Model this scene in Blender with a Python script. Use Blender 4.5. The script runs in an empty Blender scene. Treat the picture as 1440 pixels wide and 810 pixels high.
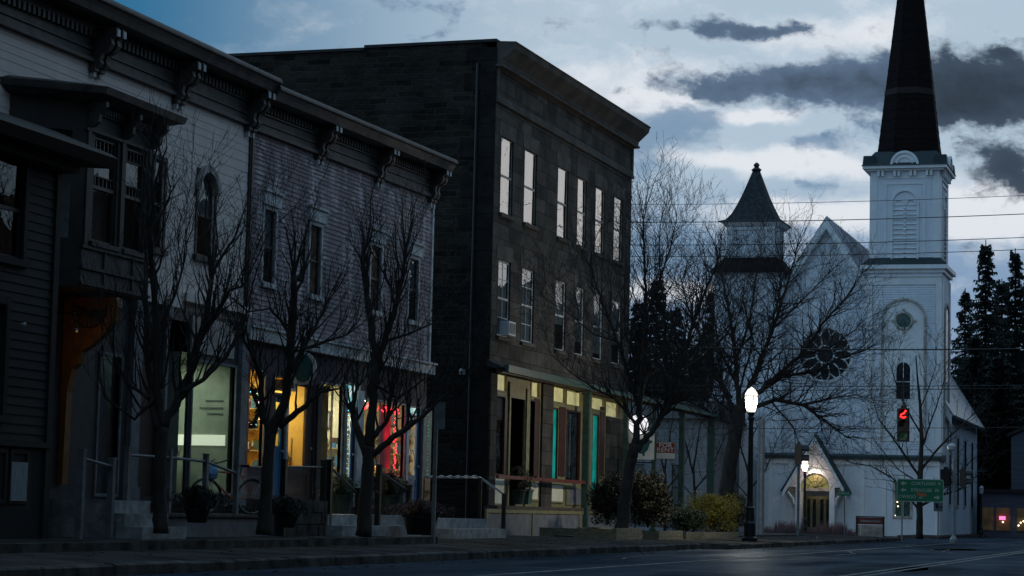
import bpy, bmesh, math, random
from mathutils import Vector, Matrix
R = math.radians
SC = bpy.context.scene
COL = SC.collection

# ------------------------------------------------------------------ camera
# low tripod camera, tilted up a little and slightly rolled; the street runs along +Y, the shopfronts stand on x = -19
CAMH, FPX, ROLL, PITCH = 1.04, 3200.0, 0.0235, 0.0972
def cam_rot(yaw): return Matrix.Rotation(yaw, 3, 'Z') @ Matrix.Rotation(math.pi/2+PITCH, 3, 'X') @ Matrix.Rotation(ROLL, 3, 'Z')
def street_vp(yaw):
    v = cam_rot(yaw).transposed() @ Vector((0, 1, 0)); return 720+FPX*v.x/-v.z, 405-FPX*v.y/-v.z
lo_, hi_ = .1, .5
for _ in range(50):
    mid_ = (lo_+hi_)/2
    if street_vp(mid_)[0] < 1690: lo_ = mid_
    else: hi_ = mid_
TH = (lo_+hi_)/2; ST, CT = math.sin(TH), math.cos(TH); CM = cam_rot(TH)
cd = bpy.data.cameras.new('camera'); cam = bpy.data.objects.new('camera', cd); COL.objects.link(cam)
cam.location = (0, 0, CAMH); cam.rotation_euler = CM.to_euler()
cd.sensor_width = 36; cd.lens = 36*FPX/1440
cd.clip_start = 0.1; cd.clip_end = 3000
SC.camera = cam
SC.view_settings.view_transform = 'Standard'; SC.view_settings.look = 'None'
SC.view_settings.exposure = 0; SC.view_settings.gamma = 1
SC.cycles.use_denoising = True
SC.cycles.max_bounces = 6; SC.cycles.transparent_max_bounces = 12
SC.cycles.sample_clamp_indirect = 4
SC.cycles.caustics_reflective = False; SC.cycles.caustics_refractive = False

# where a line of sight of the photo meets a plane parallel to the street (x=-l) or across it (y=Y)
def ray(px, py): return CM @ Vector((px-720, 405-py, -FPX))
def zl(px, l, py=680): d = ray(px, py); return (-l/d.x)*(-ST*d.x+CT*d.y)
def yl(px, l, py=680): d = ray(px, py); return -l/d.x*d.y
def hl(px, py, l): d = ray(px, py); return CAMH-l/d.x*d.z
def zy(px, Y, py=680): d = ray(px, py); return Y/d.y*(-ST*d.x+CT*d.y)
def xy(px, Y, py=680): d = ray(px, py); return Y/d.y*d.x
def hy(px, py, Y): d = ray(px, py); return CAMH+Y/d.y*d.z
def pz(px, py, Z): d = ray(px, py); return Vector((0, 0, CAMH))+d*(Z/(-ST*d.x+CT*d.y))
RZ = .12      # level of the roadway

# ------------------------------------------------------------------ world
W = bpy.data.worlds.new('World'); SC.world = W; W.use_nodes = True
nt = W.node_tree; N = nt.nodes; L = nt.links; N.clear()
def val(n, s, v):
    if isinstance(v, (int, float)): n.inputs[s].default_value = v
    elif isinstance(v, tuple): n.inputs[s].default_value = v
    else: L.new(v, n.inputs[s])
def m(op, a, b=0.0, c=0.0, clamp=False):
    n = N.new('ShaderNodeMath'); n.operation = op; n.use_clamp = clamp
    val(n, 0, a); val(n, 1, b); val(n, 2, c); return n.outputs[0]
def dot(v, t):
    n = N.new('ShaderNodeVectorMath'); n.operation = 'DOT_PRODUCT'; L.new(v, n.inputs[0]); n.inputs[1].default_value = t; return n.outputs['Value']
def noise(vec, scale, detail, rough=.5, dist=0):
    n = N.new('ShaderNodeTexNoise'); L.new(vec, n.inputs['Vector']); n.inputs['Scale'].default_value = scale
    n.inputs['Detail'].default_value = detail; n.inputs['Roughness'].default_value = rough; n.inputs['Distortion'].default_value = dist
    return n.outputs['Fac']
def comb(x, y, z):
    n = N.new('ShaderNodeCombineXYZ'); val(n, 0, x); val(n, 1, y); val(n, 2, z); return n.outputs[0]
def mixc(f, a, b):
    n = N.new('ShaderNodeMix'); n.data_type = 'RGBA'; n.clamp_factor = True
    val(n, 0, f)
    for s, v in ((6, a), (7, b)):
        if isinstance(v, tuple): n.inputs[s].default_value = v+(1,)
        else: L.new(v, n.inputs[s])
    return n.outputs[2]
def sstep(x, a, b):
    n = N.new('ShaderNodeMapRange'); n.interpolation_type = 'SMOOTHSTEP'
    val(n, 0, x); n.inputs[1].default_value = a; n.inputs[2].default_value = b; return n.outputs[0]
tc = N.new('ShaderNodeTexCoord'); D = tc.outputs['Generated']
dr = dot(D, (CT, ST, 0)); da = dot(D, (-ST, CT, 0)); dz = dot(D, (0, 0, 1))
daa = m('MAXIMUM', m('ABSOLUTE', da), .25)
U0 = m('MULTIPLY', m('DIVIDE', dr, daa), 3.2); V0 = m('MULTIPLY', m('DIVIDE', dz, daa), 3.2)
# cloud field lives on the sky directions; a slow warp, then fine detail
P0 = comb(U0, m('MULTIPLY', V0, 1.7), 0.3)
w1 = m('SUBTRACT', noise(P0, 8.5, 5, .62), .5); w2 = m('SUBTRACT', noise(comb(m('MULTIPLY', V0, 1.6), U0, 12.3), 8.0, 5, .6), .5)
Uw = m('ADD', U0, m('MULTIPLY', w1, .13)); Vw = m('ADD', V0, m('MULTIPLY', w2, .065))
def blob(cx, cy, rx, ry):
    cu, cv = (cx-720)/1000, (716-cy)/1000
    a = m('POWER', m('ABSOLUTE', m('DIVIDE', m('SUBTRACT', Uw, cu), rx/1000)), 2)
    b = m('POWER', m('ABSOLUTE', m('DIVIDE', m('SUBTRACT', Vw, cv), ry/1000)), 2)
    return m('EXPONENT', m('MULTIPLY', m('ADD', a, b), -1))
def total(lst, gains):
    s = None
    for bl, g in zip(lst, gains):
        x = m('MULTIPLY', blob(*bl), g); s = x if s is None else m('ADD', s, x)
    return s
nf = noise(comb(Uw, m('MULTIPLY', Vw, 1.5), 1.0), 13.0, 7, .6)
n3 = noise(comb(U0, m('MULTIPLY', V0, 1.4), 3.0), 34.0, 6, .62)
nf = m('ADD', m('MULTIPLY', nf, .68), m('MULTIPLY', n3, .32))
nm = noise(comb(Uw, m('MULTIPLY', Vw, 2.0), 9.0), 5.0, 6, .58)
front = sstep(da, .5, .85)
dk = total([(990, 105, 75, 20), (1080, 98, 90, 26), (1180, 108, 90, 36), (1250, 92, 60, 48), (1360, 95, 75, 46), (1335, 140, 55, 35), (1440, 108, 50, 40), (990, 22, 130, 12), (1100, 26, 55, 10), (1405, 205, 45, 28), (1440, 235, 45, 25), (1430, 55, 25, 12), (575, 42, 45, 14), (590, 0, 80, 12)],
           [1.0, 1.2, 1.4, 1.4, 2.0, 1.5, 1.7, 1.2, 0.9, 1.5, 1.2, 0.9, 0.55, 0.75])
md = total([(905, 180, 90, 45), (980, 148, 60, 24), (1140, 190, 75, 18), (1155, 245, 38, 15), (1255, 165, 60, 20), (900, 240, 60, 30), (950, 345, 200, 50), (1385, 330, 50, 16), (380, 62, 70, 12), (1060, 265, 30, 16)],
           [1.1, 1.0, 1.0, 0.9, 0.7, 0.8, 1.1, 0.6, 0.5, 0.5])
br = total([(1060, 148, 60, 10), (840, 90, 200, 50), (1050, 215, 180, 22), (1170, 290, 180, 25), (1400, 280, 120, 40), (1180, 25, 160, 25), (960, 398, 200, 14), (930, 130, 60, 16)],
           [1.0, 0.6, 1.0, 1.3, 1.3, 0.6, 0.8, 0.8])
dmask = sstep(m('ADD', dk, m('MULTIPLY', m('SUBTRACT', nf, .5), 4.4)), .28, 1.25)
mmask = sstep(m('ADD', md, m('MULTIPLY', m('SUBTRACT', nf, .5), 2.6)), .38, 1.15)
bmask = sstep(m('ADD', br, m('MULTIPLY', m('SUBTRACT', m('ADD', m('MULTIPLY', nm, .6), m('MULTIPLY', nf, .4)), .5), 3.0)), .0, .8)
sky = N.new('ShaderNodeTexSky'); sky.sky_type = 'NISHITA'; sky.sun_disc = False
sky.sun_elevation = R(2); sky.sun_rotation = -R(-14); sky.altitude = 300
sky.air_density = 1; sky.dust_density = .6; sky.ozone_density = 4
SKYK = .085
gs = N.new('ShaderNodeMix'); gs.data_type = 'RGBA'; gs.blend_type = 'MULTIPLY'; gs.inputs[0].default_value = 1
L.new(sky.outputs[0], gs.inputs[6]); gs.inputs[7].default_value = (SKYK*.8, SKYK*1.0, SKYK*1.25, 1); nish = gs.outputs[2]
lr = sstep(U0, -.62, .1)
base = mixc(lr, (.024, .150, .30), (.44, .56, .67))
base = mixc(m('MULTIPLY', sstep(V0, .52, .34), .70), base, (.14, .25, .44))
base = mixc(m('MULTIPLY', bmask, m('ADD', .15, m('MULTIPLY', lr, .78))), base, (.80, .83, .88))
base = mixc(m('MULTIPLY', mmask, .85), base, (.17, .28, .42))
dcol = mixc(sstep(m('ADD', dk, m('MULTIPLY', m('SUBTRACT', nf, .5), 4.0)), .7, 3.4), (.105, .165, .255), (.030, .044, .068))
dcol = mixc(m('MULTIPLY', sstep(U0, .50, .62), .7), dcol, (.018, .026, .036))
dcol = mixc(sstep(U0, .1, -.1), dcol, (.12, .20, .33))
base = mixc(m('MULTIPLY', dmask, .98), base, dcol)
lowc = mixc(sstep(V0, .13, -.02), base, (.40, .40, .46))
east = m('SUBTRACT', 1.0, m('MULTIPLY', sstep(dot(D, (1, 0, 0)), -.5, .45), .45))
back = mixc(sstep(nm, .38, .66), (.27, .50, .74), (.42, .62, .84))
back = mixc(sstep(dz, .0, .25), (.34, .52, .70), back)
bs_ = N.new('ShaderNodeVectorMath'); bs_.operation = 'SCALE'; L.new(back, bs_.inputs[0]); L.new(east, bs_.inputs['Scale']); back = bs_.outputs[0]
allsky = mixc(front, back, lowc)
allsky = mixc(.03, allsky, nish)
bg = N.new('ShaderNodeBackground'); L.new(allsky, bg.inputs[0]); bg.inputs[1].default_value = 1.0
out = N.new('ShaderNodeOutputWorld'); L.new(bg.outputs[0], out.inputs[0])

# last light of the sun, far down behind the clouds ahead
sd = bpy.data.lights.new('sun', 'SUN'); sd.energy = .03; sd.angle = R(12); sd.color = (1, .8, .65)
so = bpy.data.objects.new('sun', sd); COL.objects.link(so); so.rotation_euler = (R(-86), 0, R(-14))

# ------------------------------------------------------------------ materials
def newmat(name):
    M = bpy.data.materials.new(name); M.use_nodes = True
    t = M.node_tree; b = t.nodes['Principled BSDF']; return M, t, b
def nod(t, typ, **k):
    n = t.nodes.new(typ)
    for a, v in k.items(): setattr(n, a, v)
    return n
def mapped(t, swz, scale=(1, 1, 1)):
    """object coordinates; swz 'uv' puts x+y along the wall and z up, so one pattern serves front and side walls"""
    c = nod(t, 'ShaderNodeTexCoord'); s = nod(t, 'ShaderNodeSeparateXYZ'); t.links.new(c.outputs['Object'], s.inputs[0])
    if not swz:
        mp = nod(t, 'ShaderNodeMapping'); mp.inputs['Scale'].default_value = scale; t.links.new(c.outputs['Object'], mp.inputs[0]); return mp.outputs[0]
    a = nod(t, 'ShaderNodeMath', operation='ADD'); t.links.new(s.outputs[0], a.inputs[0]); t.links.new(s.outputs[1], a.inputs[1])
    k = nod(t, 'ShaderNodeCombineXYZ'); t.links.new(a.outputs[0], k.inputs[0]); t.links.new(s.outputs[2], k.inputs[1])
    mp = nod(t, 'ShaderNodeMapping'); mp.inputs['Scale'].default_value = scale; t.links.new(k.outputs[0], mp.inputs[0]); return mp.outputs[0]
def basic(name, col, rough=.7, var=.25, scale=3.0, metal=0, bump=.0, bscale=30, swz='', stretch=(1, 1, 1), spec=.5, col2=None, thr=(.35, .65)):
    M, t, b = newmat(name); v = mapped(t, swz, stretch)
    n = nod(t, 'ShaderNodeTexNoise'); n.inputs['Scale'].default_value = scale; n.inputs['Detail'].default_value = 6; n.inputs['Roughness'].default_value = .62
    t.links.new(v, n.inputs['Vector'])
    r = nod(t, 'ShaderNodeValToRGB'); e = r.color_ramp.elements
    e[0].position, e[1].position = thr
    c2 = col2 or tuple(min(1, x*(1+var)) for x in col); c1 = tuple(x*(1-var) for x in col) if not col2 else col
    e[0].color = c1+(1,); e[1].color = c2+(1,)
    t.links.new(n.outputs['Fac'], r.inputs[0]); t.links.new(r.outputs[0], b.inputs['Base Color'])
    b.inputs['Roughness'].default_value = rough; b.inputs['Metallic'].default_value = metal; b.inputs['Specular IOR Level'].default_value = spec
    if bump:
        n2 = nod(t, 'ShaderNodeTexNoise'); n2.inputs['Scale'].default_value = bscale; n2.inputs['Detail'].default_value = 4; t.links.new(v, n2.inputs['Vector'])
        bp = nod(t, 'ShaderNodeBump'); bp.inputs['Strength'].default_value = bump; bp.inputs['Distance'].default_value = .02
        t.links.new(n2.outputs['Fac'], bp.inputs['Height']); t.links.new(bp.outputs[0], b.inputs['Normal'])
    return M
def emit(name, col, s, mixcol=None, scale=6):
    M, t, b = newmat(name); b.inputs['Base Color'].default_value = tuple(x*.6 for x in col)+(1,)
    b.inputs['Emission Color'].default_value = col+(1,); b.inputs['Emission Strength'].default_value = s
    if mixcol:
        n = nod(t, 'ShaderNodeTexNoise'); n.inputs['Scale'].default_value = scale; t.links.new(mapped(t, ''), n.inputs['Vector'])
        r = nod(t, 'ShaderNodeValToRGB'); r.color_ramp.elements[0].color = col+(1,); r.color_ramp.elements[1].color = mixcol+(1,)
        r.color_ramp.elements[0].position = .4; r.color_ramp.elements[1].position = .6
        t.links.new(n.outputs['Fac'], r.inputs[0]); t.links.new(r.outputs[0], b.inputs['Emission Color'])
    return M
def glassmat(name, tint=(.8, .85, .85), ior=1.9, bumpy=.15, rough=.015):
    M, t, b = newmat(name); t.nodes.remove(b); o = t.nodes['Material Output']
    f = nod(t, 'ShaderNodeFresnel'); ge_ = nod(t, 'ShaderNodeNewGeometry')   # same reflectance from either side of the thin pane
    io = nod(t, 'ShaderNodeMapRange'); t.links.new(ge_.outputs['Backfacing'], io.inputs[0]); io.inputs[3].default_value = ior; io.inputs[4].default_value = 1/ior; t.links.new(io.outputs[0], f.inputs['IOR'])
    tr = nod(t, 'ShaderNodeBsdfTransparent'); tr.inputs[0].default_value = tint+(1,)
    g = nod(t, 'ShaderNodeBsdfGlossy'); g.inputs['Roughness'].default_value = rough
    n = nod(t, 'ShaderNodeTexNoise'); n.inputs['Scale'].default_value = 1.6; n.inputs['Detail'].default_value = 2; t.links.new(mapped(t, ''), n.inputs['Vector'])
    bp = nod(t, 'ShaderNodeBump'); bp.inputs['Strength'].default_value = bumpy; bp.inputs['Distance'].default_value = .03
    t.links.new(n.outputs['Fac'], bp.inputs['Height']); t.links.new(bp.outputs[0], g.inputs['Normal'])
    mx = nod(t, 'ShaderNodeMixShader'); t.links.new(f.outputs[0], mx.inputs[0]); t.links.new(tr.outputs[0], mx.inputs[1]); t.links.new(g.outputs[0], mx.inputs[2])
    t.links.new(mx.outputs[0], o.inputs[0]); return M
def stonemat(name, c1, c2, mortar, bw, bh, msize, bump, offs=.5, warp=.0):
    M, t, b = newmat(name); v = mapped(t, 'uv')
    if warp:
        wn = nod(t, 'ShaderNodeTexNoise'); wn.inputs['Scale'].default_value = 1.4; wn.inputs['Detail'].default_value = 3; t.links.new(v, wn.inputs['Vector'])
        sub = nod(t, 'ShaderNodeVectorMath', operation='SUBTRACT'); t.links.new(wn.outputs['Color'], sub.inputs[0]); sub.inputs[1].default_value = (.5, .5, .5)
        mu = nod(t, 'ShaderNodeVectorMath', operation='MULTIPLY'); t.links.new(sub.outputs[0], mu.inputs[0]); mu.inputs[1].default_value = (warp*2, warp, 0)
        ad = nod(t, 'ShaderNodeVectorMath', operation='ADD'); t.links.new(v, ad.inputs[0]); t.links.new(mu.outputs[0], ad.inputs[1]); v = ad.outputs[0]
    k = nod(t, 'ShaderNodeTexBrick'); k.offset = offs; k.squash = .7; k.squash_frequency = 3
    k.inputs['Color1'].default_value = c1+(1,); k.inputs['Color2'].default_value = c2+(1,); k.inputs['Mortar'].default_value = mortar+(1,)
    k.inputs['Scale'].default_value = 1; k.inputs['Mortar Size'].default_value = msize; k.inputs['Mortar Smooth'].default_value = .3; k.inputs['Bias'].default_value = -.1
    k.inputs['Brick Width'].default_value = bw; k.inputs['Row Height'].default_value = bh; t.links.new(v, k.inputs['Vector'])
    n = nod(t, 'ShaderNodeTexNoise'); n.inputs['Scale'].default_value = 1.1; n.inputs['Detail'].default_value = 9; n.inputs['Roughness'].default_value = .7; t.links.new(v, n.inputs['Vector'])
    mr = nod(t, 'ShaderNodeMapRange'); mr.inputs[1].default_value = .3; mr.inputs[2].default_value = .7; mr.inputs[3].default_value = .45; mr.inputs[4].default_value = 1.5
    t.links.new(n.outputs['Fac'], mr.inputs[0])
    mx = nod(t, 'ShaderNodeVectorMath', operation='SCALE'); t.links.new(k.outputs[0], mx.inputs[0]); t.links.new(mr.outputs[0], mx.inputs['Scale'])
    t.links.new(mx.outputs[0], b.inputs['Base Color']); b.inputs['Roughness'].default_value = .9; b.inputs['Specular IOR Level'].default_value = .15
    n2 = nod(t, 'ShaderNodeTexNoise'); n2.inputs['Scale'].default_value = 9; n2.inputs['Detail'].default_value = 6; t.links.new(v, n2.inputs['Vector'])
    su = nod(t, 'ShaderNodeMath', operation='MULTIPLY_ADD'); t.links.new(k.outputs['Fac'], su.inputs[0]); su.inputs[1].default_value = -.8; t.links.new(n2.outputs['Fac'], su.inputs[2])
    bp = nod(t, 'ShaderNodeBump'); bp.inputs['Strength'].default_value = bump; bp.inputs['Distance'].default_value = .06
    t.links.new(su.outputs[0], bp.inputs['Height']); t.links.new(bp.outputs[0], b.inputs['Normal']); return M
def weathered(name, paint, bare, thr, rough=.75, streak=(14, 2.2)):
    """painted boards with worn patches running along the boards"""
    M, t, b = newmat(name); v = mapped(t, 'uv', (.8, 6, 1))
    n = nod(t, 'ShaderNodeTexNoise'); n.inputs['Scale'].default_value = streak[1]; n.inputs['Detail'].default_value = 8; n.inputs['Roughness'].default_value = .75; t.links.new(v, n.inputs['Vector'])
    v2 = mapped(t, 'uv', (1.2, .22, 1)); n2 = nod(t, 'ShaderNodeTexNoise'); n2.inputs['Scale'].default_value = 2.0; n2.inputs['Detail'].default_value = 5; t.links.new(v2, n2.inputs['Vector'])
    a = nod(t, 'ShaderNodeMath', operation='MULTIPLY_ADD'); t.links.new(n2.outputs['Fac'], a.inputs[0]); a.inputs[1].default_value = .7; t.links.new(n.outputs['Fac'], a.inputs[2])
    r = nod(t, 'ShaderNodeValToRGB'); e = r.color_ramp.elements; e[0].position = thr; e[1].position = thr+.16; e[0].color = paint+(1,); e[1].color = bare+(1,)
    t.links.new(a.outputs[0], r.inputs[0]); t.links.new(r.outputs[0], b.inputs['Base Color']); b.inputs['Roughness'].default_value = rough
    return M

MT = {}
MT['asphalt'] = basic('asphalt', (.012, .021, .034), .50, .5, 1.3, bump=.35, bscale=60, stretch=(1, .35, 1), spec=.07)
def sheen(M, fac, rough, col):
    t = M.node_tree; b = t.nodes['Principled BSDF']; b.inputs['Specular IOR Level'].default_value = 0; o = t.nodes['Material Output']
    g = nod(t, 'ShaderNodeBsdfGlossy'); g.inputs['Roughness'].default_value = rough; g.inputs[0].default_value = col+(1,)
    if b.inputs['Normal'].links: t.links.new(b.inputs['Normal'].links[0].from_socket, g.inputs['Normal'])
    n = nod(t, 'ShaderNodeTexNoise'); n.inputs['Scale'].default_value = .5; n.inputs['Detail'].default_value = 5; t.links.new(mapped(t, '', (1, .25, 1)), n.inputs['Vector'])
    mr = nod(t, 'ShaderNodeMapRange'); mr.inputs[1].default_value = .35; mr.inputs[2].default_value = .65; mr.inputs[3].default_value = fac*.45; mr.inputs[4].default_value = fac*1.5; t.links.new(n.outputs['Fac'], mr.inputs[0])
    mx = nod(t, 'ShaderNodeMixShader'); t.links.new(mr.outputs[0], mx.inputs[0]); t.links.new(b.outputs[0], mx.inputs[1]); t.links.new(g.outputs[0], mx.inputs[2]); t.links.new(mx.outputs[0], o.inputs[0])
sheen(MT['asphalt'], .055, .36, (.75, .88, 1))
MT['paint'] = basic('road_paint', (.22, .22, .21), .6, .5, 4, spec=0)
MT['concrete'] = basic('concrete', (.060, .056, .052), .95, .45, 1.1, bump=.3, bscale=25, spec=0)
MT['curb'] = basic('curb_stone', (.085, .080, .074), .85, .5, 2.2, bump=.4, bscale=18, spec=0)
MT['steps'] = basic('step_concrete', (.30, .31, .31), .8, .4, 4, bump=.3, bscale=20)
MT['soil'] = basic('soil', (.028, .025, .02), .95, .5, 3, bump=.6, bscale=12)
MT['lawn'] = basic('lawn', (.022, .026, .018), .95, .5, 2, bump=.6, bscale=20)
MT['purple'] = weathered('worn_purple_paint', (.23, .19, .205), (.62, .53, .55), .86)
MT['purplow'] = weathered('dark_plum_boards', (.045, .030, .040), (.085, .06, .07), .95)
MT['whiteb'] = weathered('pale_grey_paint', (.70, .62, .58), (.78, .70, .66), .85)
MT['creamt'] = basic('faded_cream_trim', (.36, .34, .31), .7, .35, 3)
MT['trim'] = basic('pale_trim_paint', (.46, .49, .50), .6, .3, 3)
MT['taupe'] = basic('taupe_trim_edge_darkened', (.032, .028, .025), .6, .35, 3)  # darkening towards the left edge is put into this colour
MT['darktrim'] = basic('dark_brown_trim', (.028, .022, .02), .5, .3, 3)
MT['cornice'] = basic('grey_brown_cornice_paint', (.060, .052, .048), .6, .5, 3)
MT['roof'] = basic('dark_roofing', (.022, .022, .024), .85, .3, 3)
MT['greyb'] = weathered('grey_clapboard_edge_darkened', (.011, .0105, .010), (.016, .015, .014), 1.1)  # near black: the left edge's darkening is painted into the grey
MT['stone'] = stonemat('dressed_sandstone', (.088, .080, .071), (.036, .034, .032), (.018, .017, .016), 1.05, .42, .012, .35, warp=.0)
MT['rubble'] = stonemat('rubble_stone', (.032, .028, .024), (.009, .008, .007), (.044, .040, .034), .72, .17, .014, .9, warp=.10)
MT['stonetrim'] = basic('sandstone_trim', (.070, .063, .056), .9, .4, 1.5, bump=.3, bscale=12)
MT['white'] = basic('white_paint', (.66, .70, .73), .55, .07, 2)
MT['church'] = weathered('white_clapboard_paint', (.56, .62, .69), (.64, .70, .77), .74)
MT['band'] = basic('slate_band', (.016, .008, .008), .9, .3, 4)
MT['boardred'] = basic('dark_red_header', (.06, .010, .010), .6, .3, 4)
MT['boardpale'] = basic('notice_panel', (.20, .21, .20), .6, .3, 4)
MT['spire'] = basic('dark_slate', (.008, .0055, .006), .9, .3, 5, bump=.3, bscale=15, spec=.12)
MT['quoin'] = basic('dark_quoin_stone', (.020, .018, .017), .9, .4, 2, bump=.4, bscale=10, spec=.1)
MT['railred'] = basic('porch_rail_red', (.16, .035, .025), .5, .2, 4)
MT['shade'] = basic('shopfront_paint_edge_darkened', (.032, .032, .036), .6, .3, 4)  # paler front, with the left edge's darkening put into its colour
MT['copper'] = basic('green_metal_roof', (.010, .026, .030), .7, .3, 2)
MT['tinroof'] = basic('grey_metal_roof', (.34, .35, .40), .35, .5, 2.0, swz='', stretch=(.3, 1.8, .3), metal=.3)
MT['glass'] = glassmat('window_glass', (.72, .78, .80), 1.45, .2)
MT['skyglass'] = glassmat('upper_window_glass', (.5, .55, .6), 3.0, .22)
MT['shopglass'] = glassmat('shop_glass', (.95, .97, .96), 1.3, .08)
MT['stained'] = basic('dark_leaded_glass', (.012, .016, .022), .12, .5, 6, spec=.7)
MT['greenglass'] = basic('green_leaded_glass', (.03, .085, .075), .15, .6, 5, spec=.6)
MT['curtain'] = basic('window_blind', (.30, .33, .35), .9, .2, 4, swz='uv', stretch=(6, 1, 1))
MT['brickred'] = basic('brick_reflection_blind', (.60, .24, .13), .9, .5, 6)  # mirrored brick across the street, put into the blind's colour
MT['black'] = basic('black_metal', (.008, .008, .009), .4, .2, 5)
MT['greenpost'] = basic('dark_green_paint', (.035, .075, .06), .45, .35, 6, bump=.2)
MT['greenlite'] = basic('worn_green_gutter', (.07, .15, .115), .5, .35, 4)
MT['grey'] = basic('grey_paint', (.14, .155, .17), .6, .3, 5)
MT['steel'] = basic('galvanised_steel', (.28, .31, .33), .5, .2, 5, metal=.3)
MT['wood'] = basic('weathered_wood', (.075, .062, .05), .85, .4, 6, stretch=(1, 1, 4))
MT['timber'] = basic('planter_timber', (.17, .15, .10), .9, .4, 5, stretch=(1, 1, 5))
MT['redwood'] = basic('red_brown_paint', (.055, .016, .010), .5, .3, 5)
MT['panel'] = basic('cream_panel', (.62, .60, .40), .6, .1, 4)
MT['panelw'] = basic('white_panel', (.85, .84, .68), .6, .1, 4)
MT['deckp'] = basic('grey_deck_panel', (.17, .175, .19), .8, .25, 3)
MT['olive'] = basic('olive_frame_paint', (.24, .22, .11), .6, .3, 5)
MT['blue'] = basic('blue_door_paint', (.035, .14, .27), .45, .15, 5)
MT['brown'] = basic('brown_door_paint', (.055, .030, .022), .5, .2, 5)
MT['bark'] = basic('bark', (.040, .032, .026), .95, .45, 6, bump=.8, bscale=22, stretch=(1, 1, .3))
MT['twig'] = basic('twig', (.030, .024, .022), .9, .3, 6)
MT['twigwarm'] = basic('pale_twig', (.060, .047, .036), .9, .3, 6)
MT['needle'] = basic('needles', (.013, .02, .015), .9, .4, 2)
MT['leafdark'] = basic('dark_shrub_leaf', (.045, .042, .018), .7, .5, 3)
MT['leafgreen'] = basic('green_shrub_leaf', (.025, .040, .018), .7, .5, 3)
MT['leafgold'] = basic('golden_shrub_leaf', (.20, .17, .022), .7, .5, 3)
MT['deadplant'] = basic('dry_plant', (.075, .045, .05), .9, .5, 3)
MT['flower'] = basic('potted_leaf', (.035, .06, .03), .7, .5, 6)
MT['pot'] = basic('dark_green_pot', (.025, .05, .035), .6, .3, 6)
MT['signgreen'] = basic('road_sign_green', (.008, .17, .085), .5, .12, 3)
MT['signwhite'] = basic('sign_white', (.62, .63, .60), .5, .1, 4)
MT['signletter'] = basic('sign_letter', (.40, .48, .42), .5, .1, 4)
MT['signred'] = basic('sign_red', (.20, .018, .014), .5, .1, 4)
MT['orange'] = basic('orange_paint', (.5, .13, .05), .6, .3, 20)
MT['teal'] = basic('teal_paint', (.008, .085, .095), .5, .2, 5)
MT['ochre'] = basic('ochre_paint', (.19, .078, .012), .5, .25, 5)
MT['yellowroom'] = basic('yellow_wall', (.62, .44, .12), .8, .12, 2)
MT['creamroom'] = basic('cream_wall', (.60, .55, .38), .8, .15, 2)
MT['whiteroom'] = basic('pale_green_wall', (.40, .46, .38), .8, .12, 2)
MT['dimroom'] = basic('dim_green_wall', (.32, .36, .30), .8, .2, 2)
MT['pinkcurtain'] = basic('pink_curtain', (.60, .22, .26), .9, .2, 4, swz='uv', stretch=(7, .5, 1))
MT['tan'] = basic('tan_curtain', (.42, .30, .13), .9, .2, 4)
def lampglass(name, col, s):
    M, t, b = newmat(name); t.nodes.remove(b); o = t.nodes['Material Output']
    tr = nod(t, 'ShaderNodeBsdfTransparent'); e = nod(t, 'ShaderNodeEmission'); e.inputs[0].default_value = col+(1,)
    lw_ = nod(t, 'ShaderNodeLayerWeight'); lw_.inputs[0].default_value = .45; mr_ = nod(t, 'ShaderNodeMapRange'); mr_.inputs[3].default_value = s; mr_.inputs[4].default_value = s*.10; t.links.new(lw_.outputs['Facing'], mr_.inputs[0]); t.links.new(mr_.outputs[0], e.inputs[1])   # frosted glass, dimmer towards its rim
    a = nod(t, 'ShaderNodeAddShader'); t.links.new(tr.outputs[0], a.inputs[0]); t.links.new(e.outputs[0], a.inputs[1]); t.links.new(a.outputs[0], o.inputs[0]); return M
MT['lampglass'] = lampglass('lit_lamp_glass', (1, .94, .80), 1.7)
MT['lampoff'] = basic('unlit_lamp_glass', (.45, .5, .52), .3, .1, 5)
MT['elamp'] = emit('lit_fixture', (1, .85, .6), 6)
MT['ewhite'] = emit('backlit_panel', (1, .97, .98), 1.0, (.80, .78, .80), 3)
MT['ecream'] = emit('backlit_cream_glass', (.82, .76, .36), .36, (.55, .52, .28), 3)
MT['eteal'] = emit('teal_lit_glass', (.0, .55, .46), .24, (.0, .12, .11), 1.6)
MT['dooro'] = basic('olive_door_paint', (.085, .085, .045), .6, .2, 4)
MT['slategrey'] = basic('grey_slate', (.038, .044, .050), .9, .35, 6, bump=.3, bscale=15, spec=.1)
MT['ered'] = emit('red_fairy_bulb', (1, .03, .05), 5)
MT['egreen'] = emit('green_fairy_bulb', (.02, .6, .2), 1.0)
MT['ewarm'] = emit('warm_fairy_bulb', (1, .8, .5), 4)
MT['ecyan'] = emit('blue_fairy_bulb', (.15, .7, 1), 3)
MT['eflame'] = emit('candle_lamp', (1, .4, .05), 3)
MT['esignal'] = emit('red_signal', (1, .02, .02), 3.5)
MT['edimsig'] = emit('dim_green_lens', (.03, .10, .06), .12)
MT['eneon'] = emit('neon_sign', (1, .12, .3), 2.5)
MT['etube'] = emit('fluorescent_tube', (.9, 1, .78), .55)
MT['etrans'] = emit('stained_transom', (.75, .85, .8), .75, (.1, .5, .5), 5)
MT['elunette'] = emit('lit_stained_glass', (.30, .28, .08), .45, (.10, .12, .06), 7)
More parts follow.
